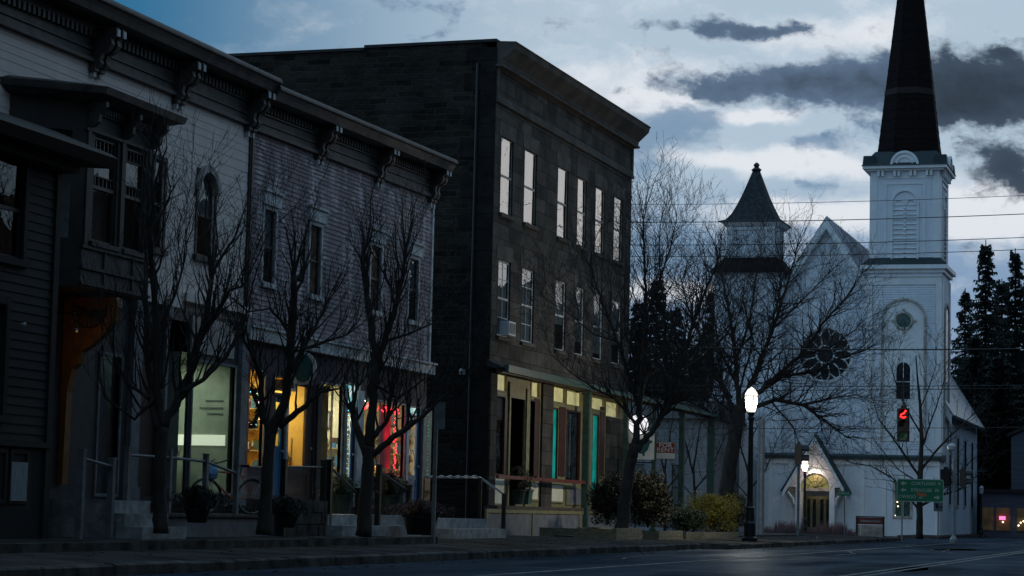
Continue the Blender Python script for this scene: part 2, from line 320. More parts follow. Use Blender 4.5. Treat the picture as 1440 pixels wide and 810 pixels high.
# ------------------------------------------------------------------ mesh helpers
ORG = {}          # world origin of every thing built in world coordinates
class MB:
    def __init__(s): s.v = []; s.f = []
    def poly(s, pts): i = len(s.v); s.v += [tuple(p) for p in pts]; s.f.append(tuple(range(i, i+len(pts))))
    def hexa(s, p):   # p: 8 points, bottom ring 0-3, top ring 4-7
        i = len(s.v); s.v += [tuple(q) for q in p]
        s.f += [tuple(i+k for k in q) for q in ((0, 3, 2, 1), (4, 5, 6, 7), (0, 1, 5, 4), (1, 2, 6, 5), (2, 3, 7, 6), (3, 0, 4, 7))]
    def box(s, x0, x1, y0, y1, z0, z1, fr=None):
        p = [(x0, y0, z0), (x1, y0, z0), (x1, y1, z0), (x0, y1, z0), (x0, y0, z1), (x1, y0, z1), (x1, y1, z1), (x0, y1, z1)]
        s.hexa([fr(*q) for q in p] if fr else p)
    def prism(s, pts, fr, a, b):
        """closed outline pts [(p,q)], fr(p,q,a) maps to world, extruded from a to b"""
        i = len(s.v); n = len(pts); s.v += [tuple(fr(p, q, a)) for p, q in pts]+[tuple(fr(p, q, b)) for p, q in pts]
        s.f.append(tuple(range(i, i+n))); s.f.append(tuple(range(i+2*n-1, i+n-1, -1)))
        for k in range(n): j = (k+1) % n; s.f.append((i+k, i+n+k, i+n+j, i+j))
    def tube(s, pts, rad, n=6, cap=True):
        pts = [Vector(p) for p in pts]; k = len(pts)
        if isinstance(rad, (int, float)): rad = [rad]*k
        i0 = len(s.v); up = None
        for i in range(k):
            d = (pts[min(i+1, k-1)]-pts[max(i-1, 0)])
            if d.length < 1e-9: d = Vector((0, 0, 1))
            d.normalize()
            if up is None: up = Vector((0, 0, 1)) if abs(d.z) < .9 else Vector((1, 0, 0))
            a = d.cross(up)
            if a.length < 1e-4: a = d.cross(Vector((.3, 1, .2)))
            a.normalize(); b = d.cross(a); up = -b if False else up
            for q in range(n):
                w = 2*math.pi*q/n; s.v.append(tuple(pts[i]+(a*math.cos(w)+b*math.sin(w))*rad[i]))
        for i in range(k-1):
            for q in range(n):
                r = (q+1) % n; s.f.append((i0+i*n+q, i0+i*n+r, i0+(i+1)*n+r, i0+(i+1)*n+q))
        if cap: s.f.append(tuple(range(i0+n-1, i0-1, -1))); s.f.append(tuple(range(i0+(k-1)*n, i0+k*n)))
    def lathe(s, c, prof, n=16):
        i0 = len(s.v)
        for r, z in prof:
            for q in range(n): w = 2*math.pi*q/n; s.v.append((c[0]+r*math.cos(w), c[1]+r*math.sin(w), c[2]+z))
        for i in range(len(prof)-1):
            for q in range(n): r = (q+1) % n; s.f.append((i0+i*n+q, i0+i*n+r, i0+(i+1)*n+r, i0+(i+1)*n+q))
        s.f.append(tuple(range(i0+n-1, i0-1, -1))); s.f.append(tuple(range(i0+(len(prof)-1)*n, i0+len(prof)*n)))
    def ball(s, c, r, n=8, m_=6): s.lathe(c, [(max(.001, r*math.sin(math.pi*i/m_)), -r*math.cos(math.pi*i/m_)) for i in range(m_+1)], n)
    def build(s, name, mat, parent=None, smooth=False, fix=True, local=False):
        me = bpy.data.meshes.new(name)
        o0 = Vector((0, 0, 0)) if (local or parent is None) else ORG.get(parent.name, Vector((0, 0, 0)))
        vs = s.v if o0.length == 0 else [(v[0]-o0.x, v[1]-o0.y, v[2]-o0.z) for v in s.v]
        me.from_pydata(vs, [], s.f)
        if fix and len(s.f) < 60000:
            bm = bmesh.new(); bm.from_mesh(me); bmesh.ops.recalc_face_normals(bm, faces=bm.faces); bm.to_mesh(me); bm.free()
        if smooth: me.polygons.foreach_set('use_smooth', [True]*len(me.polygons))
        me.materials.append(MT[mat] if isinstance(mat, str) else mat)
        o = bpy.data.objects.new(name, me); COL.objects.link(o)
        if parent: o.parent = parent
        ORG[o.name] = o0.copy()
        return o
def tag(o, label, cat, group=None, kind=None):
    if label: o['label'] = label
    if cat: o['category'] = cat
    if group: o['group'] = group
    if kind: o['kind'] = kind
    return o
def thing(name, label, cat, loc, group=None, rz=0, local=False):
    o = bpy.data.objects.new(name, None); COL.objects.link(o); o.location = loc; o.rotation_euler = (0, 0, rz)
    ORG[o.name] = Vector((0, 0, 0)) if local else Vector(loc)
    return tag(o, label, cat, group)
def struct(name, mb, mat): o = mb.build(name, mat, fix=False); o['kind'] = 'structure'; return o
def kids(o): return [c for c in list(o.children)]
def dup(root, loc=None, rz=None, label=None, scale=None):
    def cp(o, par):
        c = o.copy(); COL.objects.link(c); c.parent = par
        for ch in kids(o): cp(ch, c)
        return c
    r = cp(root, root.parent)
    if loc is not None: r.location = loc
    if rz is not None: r.rotation_euler = (0, 0, rz)
    if scale is not None: r.scale = (scale,)*3 if isinstance(scale, (int, float)) else scale
    if label: r['label'] = label
    return r
def plight(name, loc, power, col=(1, .9, .75), rad=.05, parent=None):
    d = bpy.data.lights.new(name, 'POINT'); d.energy = power; d.color = col; d.shadow_soft_size = rad
    o = bpy.data.objects.new(name, d); COL.objects.link(o)
    if parent: o.parent = parent; loc = Vector(loc)-ORG[parent.name]
    o.location = loc; return o
def alight(name, loc, power, col, sx, sy, rot, parent=None):
    d = bpy.data.lights.new(name, 'AREA'); d.shape = 'RECTANGLE'; d.size = sx; d.size_y = sy; d.energy = power; d.color = col
    o = bpy.data.objects.new(name, d); COL.objects.link(o)
    if parent: o.parent = parent; loc = Vector(loc)-ORG[parent.name]
    o.location = loc; o.rotation_euler = rot; return o
def FX(xf): return lambda u, v, w: (xf+w, u, v)        # wall facing the street
def FY(yf): return lambda u, v, w: (u, yf-w, v)        # wall facing the camera
def text(name, body, size, mat, parent, loc, rot, ext=.004, xs=1.0, local=True):
    c = bpy.data.curves.new(name, 'FONT'); c.body = body; c.size = size; c.extrude = ext; c.align_x = 'CENTER'; c.align_y = 'CENTER'; c.offset = size*.012
    o = bpy.data.objects.new(name, c); COL.objects.link(o); o.parent = parent; o.location = loc; o.rotation_euler = rot; c.materials.append(MT[mat]); me = bpy.data.meshes.new_from_object(o); bpy.data.objects.remove(o)
    o = bpy.data.objects.new(name, me); COL.objects.link(o); o.parent = parent; o.location = loc; o.rotation_euler = rot; o.scale = (xs, 1, 1); return o

def wallmesh(fr, u0, u1, v0, v1, ops, pitch=0, proud=.018, reveal=.07):
    """wall sheet with rectangular openings; pitch > 0 makes lapped boards"""
    mb = MB(); vs = {v0, v1}
    for o in ops: vs |= {max(v0, o[2]), min(v1, o[3])}
    if pitch:
        k = v0
        while k < v1: vs.add(k); k += pitch
    vs = sorted(vs)
    for a, b in zip(vs, vs[1:]):
        if b-a < 1e-5: continue
        mid = (a+b)/2; cuts = sorted([(o[0], o[1]) for o in ops if o[2] < mid < o[3]]); cur = u0; seg = []
        for c in cuts:
            if c[0] > cur: seg.append((cur, c[0]))
            cur = max(cur, c[1])
        if cur < u1: seg.append((cur, u1))
        if pitch:
            fa = ((a-v0) % pitch)/pitch; fb = fa+(b-a)/pitch
            if fa > .999: fa = 0; fb = (b-a)/pitch
            wa, wb = proud*(1-fa), proud*(1-min(1, fb))
        else: wa = wb = 0
        for p, q in seg:
            mb.poly([fr(p, a, wa), fr(q, a, wa), fr(q, b, wb), fr(p, b, wb)])
            if pitch and fb > .99: mb.poly([fr(p, b, wb), fr(q, b, wb), fr(q, b, proud), fr(p, b, proud)])
    for o in ops:
        a, b, c, d = o[:4]; r = -reveal
        mb.poly([fr(a, c, 0), fr(a, d, 0), fr(a, d, r), fr(a, c, r)]); mb.poly([fr(b, c, 0), fr(b, d, 0), fr(b, d, r), fr(b, c, r)])
        mb.poly([fr(a, c, 0), fr(b, c, 0), fr(b, c, r), fr(a, c, r)]); mb.poly([fr(a, d, 0), fr(b, d, 0), fr(b, d, r), fr(a, d, r)])
    return mb
def ringframe(mb, fr, u0, u1, v0, v1, t, w0, w1, bottom=True):
    mb.box(u0, u0+t, v0, v1, w0, w1, fr); mb.box(u1-t, u1, v0, v1, w0, w1, fr)
    mb.box(u0+t, u1-t, v1-t, v1, w0, w1-.003, fr)
    if bottom: mb.box(u0+t, u1-t, v0, v0+t, w0, w1-.003, fr)
def window(par, fr, u0, u1, v0, v1, casing='trim', sashm='darktrim', pane='glass', hood=0, hoodw=.12, sill=True, ct=.1, blind=None, blindh=1.0, bars=0, sw=.045, mid=.5, casew=.03, dep=-.05):
    f = MB(); ringframe(f, fr, u0-ct, u1+ct, v0-(0 if sill else ct), v1+ct, ct, 0, casew, bottom=not sill)
    f = f.build('window', casing, par)
    if hood:
        h = MB(); h.box(u0-ct-hoodw, u1+ct+hoodw, v1+ct+.002, v1+ct+hood, 0, .075, fr); h.box(u0-ct-hoodw-.04, u1+ct+hoodw+.04, v1+ct+hood, v1+ct+hood+.06, 0, .13, fr)
        h.build('window_hood', casing, f)
    if sill:
        s_ = MB(); s_.box(u0-ct-.05, u1+ct+.05, v0-.11, v0-.002, -.05, .09, fr); s_.build('sill', casing, f)
    s_ = MB(); ringframe(s_, fr, u0+.003, u1-.003, v0+.002, v1-.003, sw, dep-.02, dep+.012)
    vm = v0+(v1-v0)*mid; s_.box(u0+sw, u1-sw, vm-.03, vm+.03, dep-.02, dep+.018, fr)
    if bars:
        um = (u0+u1)/2
        s_.box(um-.012, um+.012, v0+sw, v1-sw, dep-.01, dep+.01, fr)
        for a, b in ((v0, vm), (vm, v1)): s_.box(u0+sw, u1-sw, (a+b)/2-.012, (a+b)/2+.012, dep-.01, dep+.008, fr)
    s_.build('sash', sashm, f)
    p = MB(); vm = v0+(v1-v0)*mid
    for a_, b_ in ((v0+sw*.6, vm), (vm+.001, v1-sw*.6)):
        t1_, t2_ = random.uniform(-.010, .010), random.uniform(-.006, .006)     # old sashes never sit quite true
        p.hexa([fr(u0+sw*.6, a_, dep-.006+t2_), fr(u1-sw*.6, a_, dep-.006), fr(u1-sw*.6, a_, dep), fr(u0+sw*.6, a_, dep+t2_), fr(u0+sw*.6, b_, dep-.006+t1_+t2_), fr(u1-sw*.6, b_, dep-.006+t1_), fr(u1-sw*.6, b_, dep+t1_), fr(u0+sw*.6, b_, dep+t1_+t2_)])
    p.build('pane', pane, f)
    if blind:
        b = MB(); n = 7; bb = v1-(v1-v0)*blindh
        for k in range(n):
            ua, ub = u0+(u1-u0)*k/n, u0+(u1-u0)*(k+1)/n; b.poly([fr(ua, bb, dep-.03-.015*(k % 2)), fr(ub, bb, dep-.03-.015*((k+1) % 2)), fr(ub, v1, dep-.03-.015*((k+1) % 2)), fr(ua, v1, dep-.03-.015*(k % 2))])
        b.build('blind', blind, f)
    return f
def shell(par, x0, x1, y0, y1, z0, z1, mat, roofmat='roof', east=False, name='rear_wall'):
    """west, south, north walls (and east if asked) plus a flat roof of a block whose front looks east"""
    a = MB(); a.poly([(x0, y0, z0), (x0, y1, z0), (x0, y1, z1), (x0, y0, z1)]); a.build(name, mat, par)
    b = MB(); b.poly([(x0, y0, z0), (x1, y0, z0), (x1, y0, z1), (x0, y0, z1)]); b.build('side_wall', mat, par)
    b = MB(); b.poly([(x0, y1, z0), (x1, y1, z0), (x1, y1, z1), (x0, y1, z1)]); b.build('side_wall', mat, par)
    r = MB(); r.box(x0, x1, y0, y1, z1-.12, z1-.02); r.build('roof', roofmat, par)
def room(par, u0, u1, v0, v1, depth, mat, xf=-19.0, name='shop_interior'):
    r = MB(); x1, x0 = xf-.25, xf-.25-depth
    r.poly([(x0, u0, v0), (x0, u1, v0), (x0, u1, v1), (x0, u0, v1)]); r.poly([(x0, u0, v0), (x1, u0, v0), (x1, u0, v1), (x0, u0, v1)])
    r.poly([(x0, u1, v0), (x1, u1, v0), (x1, u1, v1), (x0, u1, v1)]); r.poly([(x0, u0, v0), (x1, u0, v0), (x1, u1, v0), (x0, u1, v0)])
    r.poly([(x0, u0, v1), (x1, u0, v1), (x1, u1, v1), (x0, u1, v1)]); return r.build(name, mat, par)

# ------------------------------------------------------------------ ground
g = MB(); g.poly([(-700, -200, .09), (500, -200, .09), (500, 900, .09), (-700, 900, .09)]); struct('ground', g, 'lawn')
Yb, Ye = yl(1005, 12.5), 97.0
g = MB(); g.poly([(-13.6, -60, RZ), (2.2, -60, RZ), (2.2, 420, RZ), (-13.6, 420, RZ)])
g.poly([(-60, Ye, RZ-RZ+.004), (-13.61, Ye, RZ-RZ+.004), (-13.61, 113, RZ-RZ+.004), (-60, 113, RZ-RZ+.004)]); struct('road', g, 'asphalt')
def extr(prof, y0, y1, mb, step=6.0):
    """profile of (x,z) swept along the street"""
    n = max(1, int((y1-y0)/step))
    for i in range(len(prof)-1):
        (xa, za), (xb, zb) = prof[i], prof[i+1]
        for k in range(n):
            a, b = y0+(y1-y0)*k/n, y0+(y1-y0)*(k+1)/n
            mb.poly([(xa, a, za), (xa, b, za), (xb, b, zb), (xb, a, zb)])
    for y in (y0, y1): mb.poly([(x, y, z) for x, z in prof]+[(prof[-1][0], y, .05), (prof[0][0], y, .05)])
LC1, LC2 = 12.8, 12.1
g = MB(); extr([(-LC1-.16, .262), (-15.0, .32)], -10, Yb, g); extr([(-LC2-.16, .262), (-14.9, .31), (-17.5, .33)], Yb+.01, Ye, g)
struct('pavement', g, 'concrete')
g = MB(); random.seed(77)
for lc_, ya_, yb__ in ((LC1, 12, Yb), (LC2, Yb+.01, Ye)):
    y = ya_
    while y < yb__:
        e = min(yb__, y+random.uniform(1.5, 2.2)); dx_, dz_ = random.uniform(-.012, .012), random.uniform(-.01, .008)
        extr([(-lc_+dx_, .1), (-lc_-.01+dx_, .24+dz_), (-lc_-.05, .266+dz_), (-lc_-.16, .27+dz_)], y, e-random.uniform(.015, .04), g, 3.0); y = e
g.box(-LC1-.01, -LC2, Yb-.15, Yb, .1, .265)
struct('kerb', g, 'curb')
ywall = yl(612, 15.1)
g = MB()
y = 14.0
random.seed(3)
while y < ywall:
    e = min(ywall, y+2.4); g.box(-15.24, -15.0, y, e-.015, .2, .45+random.uniform(-.008, .008)); y = e
tag(g.build('low_stone_edging', 'curb'), 'low stone edging wall along the raised front terrace of the wooden shops', 'edging wall')
g = MB(); extr([(-15.24, .41), (-19.2, .42)], 5, ywall, g); extr([(-15.0, .322), (-19.0, .36)], ywall+.01, Yb, g); struct('terrace_ground', g, 'concrete')
# planting strip in front of the porch
g = MB(); extr([(-15.1, .34), (-17.1, .38)], yl(835, 16), 90, g); struct('planting_bed_ground', g, 'soil')
g = MB(); extr([(-14.3, .13), (-40, .15)], 113, 230, g); struct('church_lawn', g, 'lawn')
g = MB(); extr([(-12.3, .1), (-12.32, .235), (-14.3, .25)], 113, 230, g); struct('far_pavement', g, 'concrete')
g = MB(); extr([(2.2, .1), (2.21, .26), (6.0, .3)], -40, 200, g); struct('opposite_pavement', g, 'concrete')
# lane markings
g = MB()
g.poly([(-9.62, 30, RZ+.004), (-9.5, 30, RZ+.004), (-9.5, 95, RZ+.004), (-9.62, 95, RZ+.004)])
for xx in (-5.5, -5.22): g.poly([(xx, 20, RZ+.004), (xx+.11, 20, RZ+.004), (xx+.11, 92, RZ+.004), (xx, 92, RZ+.004)])
g.poly([(-12.0, 94, RZ+.004), (-5.6, 94, RZ+.004), (-5.6, 94.5, RZ+.004), (-12.0, 94.5, RZ+.004)])
struct('road_markings', g, 'paint')
# manhole and patches in the road
g = MB(); random.seed(8)
for k in range(9):
    cx, cy = random.uniform(-11.5, -3), random.uniform(38, 88); a, b = random.uniform(.5, 1.2), random.uniform(2, 6)
    g.poly([(cx+a*math.cos(t)*random.uniform(.8, 1.1), cy+b*math.sin(t)*random.uniform(.8, 1.1), RZ+.0035) for t in [i*math.pi/7 for i in range(14)]])
MT['patch'] = basic('road_patch', (.014, .019, .026), .6, .3, 2, bump=.3, bscale=50); sheen(MT['patch'], .04, .4, (.75, .88, 1))
struct('road_patches', g, 'patch')
g = MB(); random.seed(31)                                   # tar filled cracks
for k in range(16):
    x, y = random.uniform(-12.3, -1), random.uniform(30, 80); a = random.choice((0, 0, math.pi/2))+random.uniform(-.25, .25); L_ = random.uniform(3, 12); n = int(L_/.5); p = Vector((x, y, RZ+.006)); q_ = []
    for i in range(n): a += random.gauss(0, .16); p = p+Vector((math.cos(a), math.sin(a), 0))*.5; q_.append(p.copy())
    for i in range(n-1):
        d = (q_[i+1]-q_[i]).normalized(); e = Vector((-d.y, d.x, 0))*random.uniform(.012, .035)
        if max(q_[i].x, q_[i+1].x) < 1.5 and min(q_[i].x, q_[i+1].x) > -12: g.poly([q_[i]-e, q_[i+1]-e, q_[i+1]+e, q_[i]+e])
MT['tar'] = basic('tar_seam', (.008, .008, .009), .35, .2, 3); struct('road_cracks', g, 'tar')
g = MB(); y = 20.0                                          # pavement joints
while y < 95: x0_ = -LC1-.17 if y < Yb else -LC2-.17; g.poly([(x0_, y, .266), (-14.95, y, .324), (-14.95, y+.025, .324), (x0_, y+.025, .266)]); y += 1.5
struct('pavement_joints', g, 'tar')
# hills closing the view
g = MB(); random.seed(5); pts = []
for k in range(41):
    x = -420+k*16; pts.append((x, 430+40*math.sin(k*.4), 9+5*math.sin(k*.5)+random.uniform(-1, 1)))
for a, b in zip(pts, pts[1:]):
    g.poly([(a[0], a[1], .05), (b[0], b[1], .05), (b[0], b[1]+60, b[2]), (a[0], a[1]+60, a[2])])
struct('hills', g, 'needle')

# ------------------------------------------------------------------ shared facade bits
XF = -19.0; F = FX(XF)
def Y(px, py=640): return yl(px, 19.0, py)
def bracket(par, u, v, h, d, t=.13, gap=.24, fr=F, mat='cornice', drop=True):
    """a pair of scroll brackets hanging below the soffit at height v"""
    mb = MB()
    prof = [(0, 0), (d, 0), (d, -.12*h), (.80*d, -.20*h), (.84*d, -.30*h), (.70*d, -.42*h), (.46*d, -.48*h), (.40*d, -.60*h), (.46*d, -.72*h), (.36*d, -.84*h), (.2*d, -.88*h), (.2*d, -h), (0, -h)]
    for s in (-1, 1):
        c = u+s*gap/2
        mb.prism([(p, q+v) for p, q in prof], lambda p, q, a: fr(a, q, p), c-t/2, c+t/2)
        mb.box(c-t/2-.02, c+t/2+.02, v-.95*h, v-.85*h, 0, .26*d, fr)
    b = mb.build('cornice_bracket', mat, par)
    if drop:
        for s in (-1, 1):
            c = u+s*gap/2
            k = MB(); k.box(c-t/2+.01, c+t/2-.01, v-.16*h, v-.03*h, d+.001, d+.02, fr); k.build('face_block', 'trim', b)
            k = MB(); k.box(c-.045, c+.045, v-1.13*h, v-h, .02, .10, fr); k.build('pendant', 'trim', b)
    return b
def cornice(par, u0, u1, top, d, fr=F, friezeh=.62, crown=.3, mat='cornice', panels=6, gap_u=()):
    c = MB(); o = [(-.2, top), (d-.03, top), (d, top-.06), (d, top-.10), (d-.06, top-.13), (d-.10, top-.2), (d-.14, top-crown), (-.2, top-crown)]
    c.prism(o, lambda p, q, a: fr(a, q, p), u0, u1); c = c.build('cornice', mat, par)
    f = MB(); b = top-crown; f.box(u0, u1, b-friezeh, b-.001, .0, .05, fr); f.box(u0, u1, b-friezeh-.09, b-friezeh, 0, .12, fr); f.box(u0, u1, b-.24, b-.2, .05, .1, fr)
    f.box(u0, u1, b-friezeh*.72, b-friezeh*.72+.035, .05, .085, fr); f.build('frieze', mat, par)
    dn = MB(); n = int((u1-u0)/.17)
    for k in range(n):
        u = u0+(u1-u0)*(k+.5)/n; dn.box(u-.045, u+.045, b-.19, b-.04, .05, .14, fr)
    dn.build('dentil_course', mat, par); return c

def settle(o, f_):
    """old buildings are not quite level: lift each vertex by f_(z, y)"""
    for ch in o.children:
        if ch.type == 'MESH':
            og = ORG[ch.name]
            for v in ch.data.vertices: v.co.z += f_(v.co.z+og.z, v.co.y+og.y)
        settle(ch, f_)
# ================================================================== PURPLE BUILDING
u0, u1 = Y(352, 195)+.01, Y(606.8, 287)
P = thing('clapboard_shop_building', 'two storey wooden shop building with worn purple clapboards and bracketed cornice', 'building', (XF, u0, .4))
wins = [(Y(a, c), Y(b, c)) for a, b, c in ((370.5, 387, 320), (435, 450.5, 350), (520.5, 535.5, 380), (574, 587, 410))]
VW0, VW1 = 5.72, 7.28
ops = [(a, b, VW0, VW1) for a, b in wins]
wallmesh(F, u0, u1, 4.70, 9.2, ops, pitch=.105).build('upper_wall', 'purple', P, fix=False)
for i, (a, b) in enumerate(wins):
    window(P, F, a, b, VW0, VW1, hood=.27, hoodw=.07, ct=.09, sashm='darktrim', pane='glass', blind='curtain' if i in (0, 3) else 'brickred', blindh=.55 if i in (0, 3) else 1)  # orange blinds stand in for the brick reflection
k = MB(); k.box(u1-.0, u1+.12, 4.7, 9.1, -.1, .05, F); k.build('corner_board', 'trim', P)
k = MB(); k.box(u0-.02, u0+.08, 4.7, 9.0, .02, .07, F); k.build('corner_board', 'darktrim', P)
cornice(P, u0+.0, u1+.12, 10.0, .66)
for px, py in ((447, 190), (530, 225)): bracket(P, Y(px, py), 9.70, .86, .50)
bracket(P, u1-.15, 9.70, .86, .50)
k = MB(); k.box(u0, u1+.2, 4.44, 4.69, -.05, .16, F); k.box(u0, u1+.24, 4.69, 4.74, -.05, .22, F); k.build('storefront_cornice', 'trim', P)
# storefront wall with its openings (all on the same plane)
S = lambda a, b, y0, y1: (Y(a, (y0+y1)/2), Y(b, (y0+y1)/2), hl((a+b)/2, y1, 19), hl((a+b)/2, y0, 19))
W1 = S(344, 369.5, 521, 655); T1 = S(385.5, 407, 531, 553); D1 = S(386, 398.5, 558, 697)
D2 = S(400, 441, 540, 703); W3 = S(449, 479.5, 541, 668); T3 = S(485, 504.5, 541, 572); D3 = S(484.5, 498, 577, 690)
W4 = S(508, 567.5, 566, 671); D4 = S(572, 590, 586, 713); T4 = S(572.5, 590, 573, 583)
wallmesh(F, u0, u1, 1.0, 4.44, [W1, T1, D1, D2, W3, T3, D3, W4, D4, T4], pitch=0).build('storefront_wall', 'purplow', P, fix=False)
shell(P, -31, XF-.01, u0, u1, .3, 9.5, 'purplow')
k = MB(); k.box(u0, u1, .35, 1.0, -.2, .02, F); k.build('foundation', 'rubble', P)
# vertical batten lines over the shop windows
k = MB()
for i in range(34):
    u = u0+(u1-u0)*(i+.5)/34; k.box(u-.012, u+.012, 3.98, 4.44, 0, .014, F)
k.build('battens', 'purplow', P)
def shopwin(par, w, frame='purplow', t=.06, pane='shopglass', name='shop_window', mull=(), sillm=None):
    f = MB(); ringframe(f, F, w[0]-t, w[1]+t, w[2]-t, w[3]+t, t, -.06, .03)
    for q in mull: u = w[0]+(w[1]-w[0])*q; f.box(u-.025, u+.025, w[2], w[3], -.06, -.02, F)
    f = f.build(name, frame, par); p = MB(); p.box(w[0]+.004, w[1]-.004, w[2]+.004, w[3]-.004, -.045, -.041, F); p.build('pane', pane, f)
    if sillm: s_ = MB(); s_.box(w[0]-t-.05, w[1]+t+.05, w[2]-t-.09, w[2]-t, 0, .12, F); s_.build('sill', sillm, f)
    return f
k = MB(); k.box(Y(340), Y(342.6), 1.2, 4.1, 0, .09, F); k.build('pilaster', 'signred', P)
shopwin(P, W1, 'creamt', .03); shopwin(P, T1, 'darktrim', .04, name='transom_window')
shopwin(P, W3, 'creamt', .04, mull=(.62,)); shopwin(P, W4, 'creamt', .05, mull=(.45,), sillm='redwood')
shopwin(P, T4, 'creamt', .03, pane='etrans', name='transom_window'); shopwin(P, T3, 'creamt', .04, pane='etrans', name='transom_window')
def door(par, d, mat, glassmat_='shopglass', gv=(.35, .95), gu=(.16, .84), w=-.045, label=None, two=False, ornate=False):
    a, b, c, e = d; H, Wd = e-c, b-a
    k = MB(); ga, gb, gc, ge = a+Wd*gu[0], a+Wd*gu[1], c+H*gv[0], c+H*gv[1]
    k.box(a, ga, c, e, w-.05, w, F); k.box(gb, b, c, e, w-.05, w, F); k.box(ga, gb, c, gc, w-.05, w-.001, F); k.box(ga, gb, ge, e, w-.05, w-.001, F)
    if H > 1: ringframe(k, F, a+Wd*.15, b-Wd*.15, c+.12, gc-.08, .03, w, w+.015)
    k = k.build('door', mat, par)
    if label: k['label'] = label
    p = MB(); p.box(ga+.002, gb-.002, gc, ge, w-.03, w-.025, F); p.build('door_pane', glassmat_, k)
    h = MB(); h.ball(F(b-Wd*.08, c+H*.45, w+.04), .035); h.build('door_knob', 'steel', k)
    if ornate:
        o = MB()
        for s_, q in ((.25, .5), (.6, .5), (.9, .5)):
            vv = gc+(ge-gc)*s_; uu = (ga+gb)/2; rr = (gb-ga)*.35
            o.tube([F(uu+rr*math.cos(t), vv+rr*1.3*math.sin(t), w+.005) for t in [i*math.pi/6 for i in range(13)]], .012, 4)
        for q in (.12, .88): uu = ga+(gb-ga)*q; o.box(uu-.02, uu+.02, gc, ge, w-.02, w+.008, F)
        o.build('door_tracery', 'white', k)
    return k
door(P, D1, 'blue', 'glass', (.5, .95), label='blue panelled door beside the wreath window')
door(P, D2, 'brown', gv=(.26, .985), gu=(.09, .76), label='brown door with one tall glass lit yellow from behind')
door(P, D3, 'blue', gv=(.15, .97), gu=(.1, .82), ornate=True, label='blue door with white tracery over its glass')
door(P, D4, 'blue', gv=(.35, .97), gu=(.14, .8), ornate=True, label='blue door with curved white trim at the end of the shopfront')
for a, b, mt in ((399, 401, 'trim'), (498.5, 507, 'trim'), (568.5, 571.5, 'trim'), (591.5, 603, 'grey'), (442, 448, 'darktrim'), (480, 484, 'grey')):
    k = MB(); k.box(Y(a), Y(b), 1.02, 3.75 if a < 560 else 3.55, 0, .06, F); k.build('door_jamb', mt, P)
k = MB(); k.box(Y(404), Y(439), D2[2]+.62, D2[2]+.72, -.09, -.06, F); k.build('door_rail', 'teal', P)
r1 = room(P, u0+.05, Y(397), 1.2, 4.05, 2.0, 'yellowroom'); r2 = room(P, Y(398), Y(445), 1.05, 4.1, 1.6, 'yellowroom')
r3 = room(P, Y(446), Y(506), 1.05, 4.0, 1.3, 'creamroom'); r4 = room(P, Y(506.4), u1-.05, 1.05, 4.0, 2.2, 'creamroom')
for rr, a, b, pw, dep, c in ((r1, u0+.1, Y(397), 60, 2.0, (1, .80, .45)), (r2, Y(398), Y(445), 50, 1.6, (1, .80, .42)), (r3, Y(446), Y(506), 60, 1.3, (1, .98, .80)), (r4, Y(507), u1, 45, 2.2, (1, .86, .55))):
    um = (a+b)/2; x = XF-.25-dep*.5
    q = MB(); q.box(x-.15, x+.15, um-.5, um+.5, 3.86, 3.93); q.build('ceiling_lamp', 'elamp', rr)
    alight('shop_light', (x, um, 3.82), pw, c, .3, 1.2, (0, 0, 0), P)
def shelves(par, u, w0, w1, zs, seed, name='wall_shelves'):
    rng = random.Random(seed); k = MB()
    for z in zs: k.box(u-.26, u-.02, z-.03, z, w1, w0, F)
    k.box(u-.03, u-.01, zs[0]-.2, zs[-1]+.45, w0-.03, w0, F); k.box(u-.03, u-.01, zs[0]-.2, zs[-1]+.45, (w0+w1)/2-.02, (w0+w1)/2+.02, F); k.build(name, 'tan', par)
    for j, mt in enumerate(('redwood', 'blue', 'flower', 'trim', 'teal')):
        k = MB()
        for z in zs:
            for i in range(3):
                w_ = rng.uniform(w1+.08, w0-.08); h_ = rng.uniform(.08, .26); r_ = rng.uniform(.03, .07); c = F(u-.14, z, w_)
                if rng.random() < .5: k.lathe(c, [(r_, 0), (r_*1.1, h_*.6), (r_*.5, h_*.85), (r_*.55, h_)], 8)
                else: k.box(c[0]-r_, c[0]+r_, c[1]-r_, c[1]+r_, c[2]+.001*j, c[2]+h_)
        g_ = k.build('shelf_goods', mt, par); g_['kind'] = 'stuff'
shelves(r1, Y(397), -.30, -1.6, (1.75, 2.2, 2.65, 3.1), 1); shelves(r2, Y(445), -.6, -1.5, (1.6, 2.1), 2); shelves(r3, Y(506), -.3, -1.2, (1.5, 1.95, 2.4), 3); shelves(r4, u1-.05, -.4, -1.8, (1.6, 2.0, 2.4, 2.8), 4)
for rr, u_, zz_ in ((r2, Y(445), 2.9), (r3, Y(506), 3.05), (r4, u1-.05, 3.3)):
    k = MB(); k.box(u_-.03, u_-.011, zz_-.22, zz_+.22, -1.1, -.75, F); k.build('wall_picture', 'redwood', rr); k = MB(); k.box(u_-.036, u_-.031, zz_-.17, zz_+.17, -1.06, -.79, F); k.build('picture_print', 'curtain', rr)
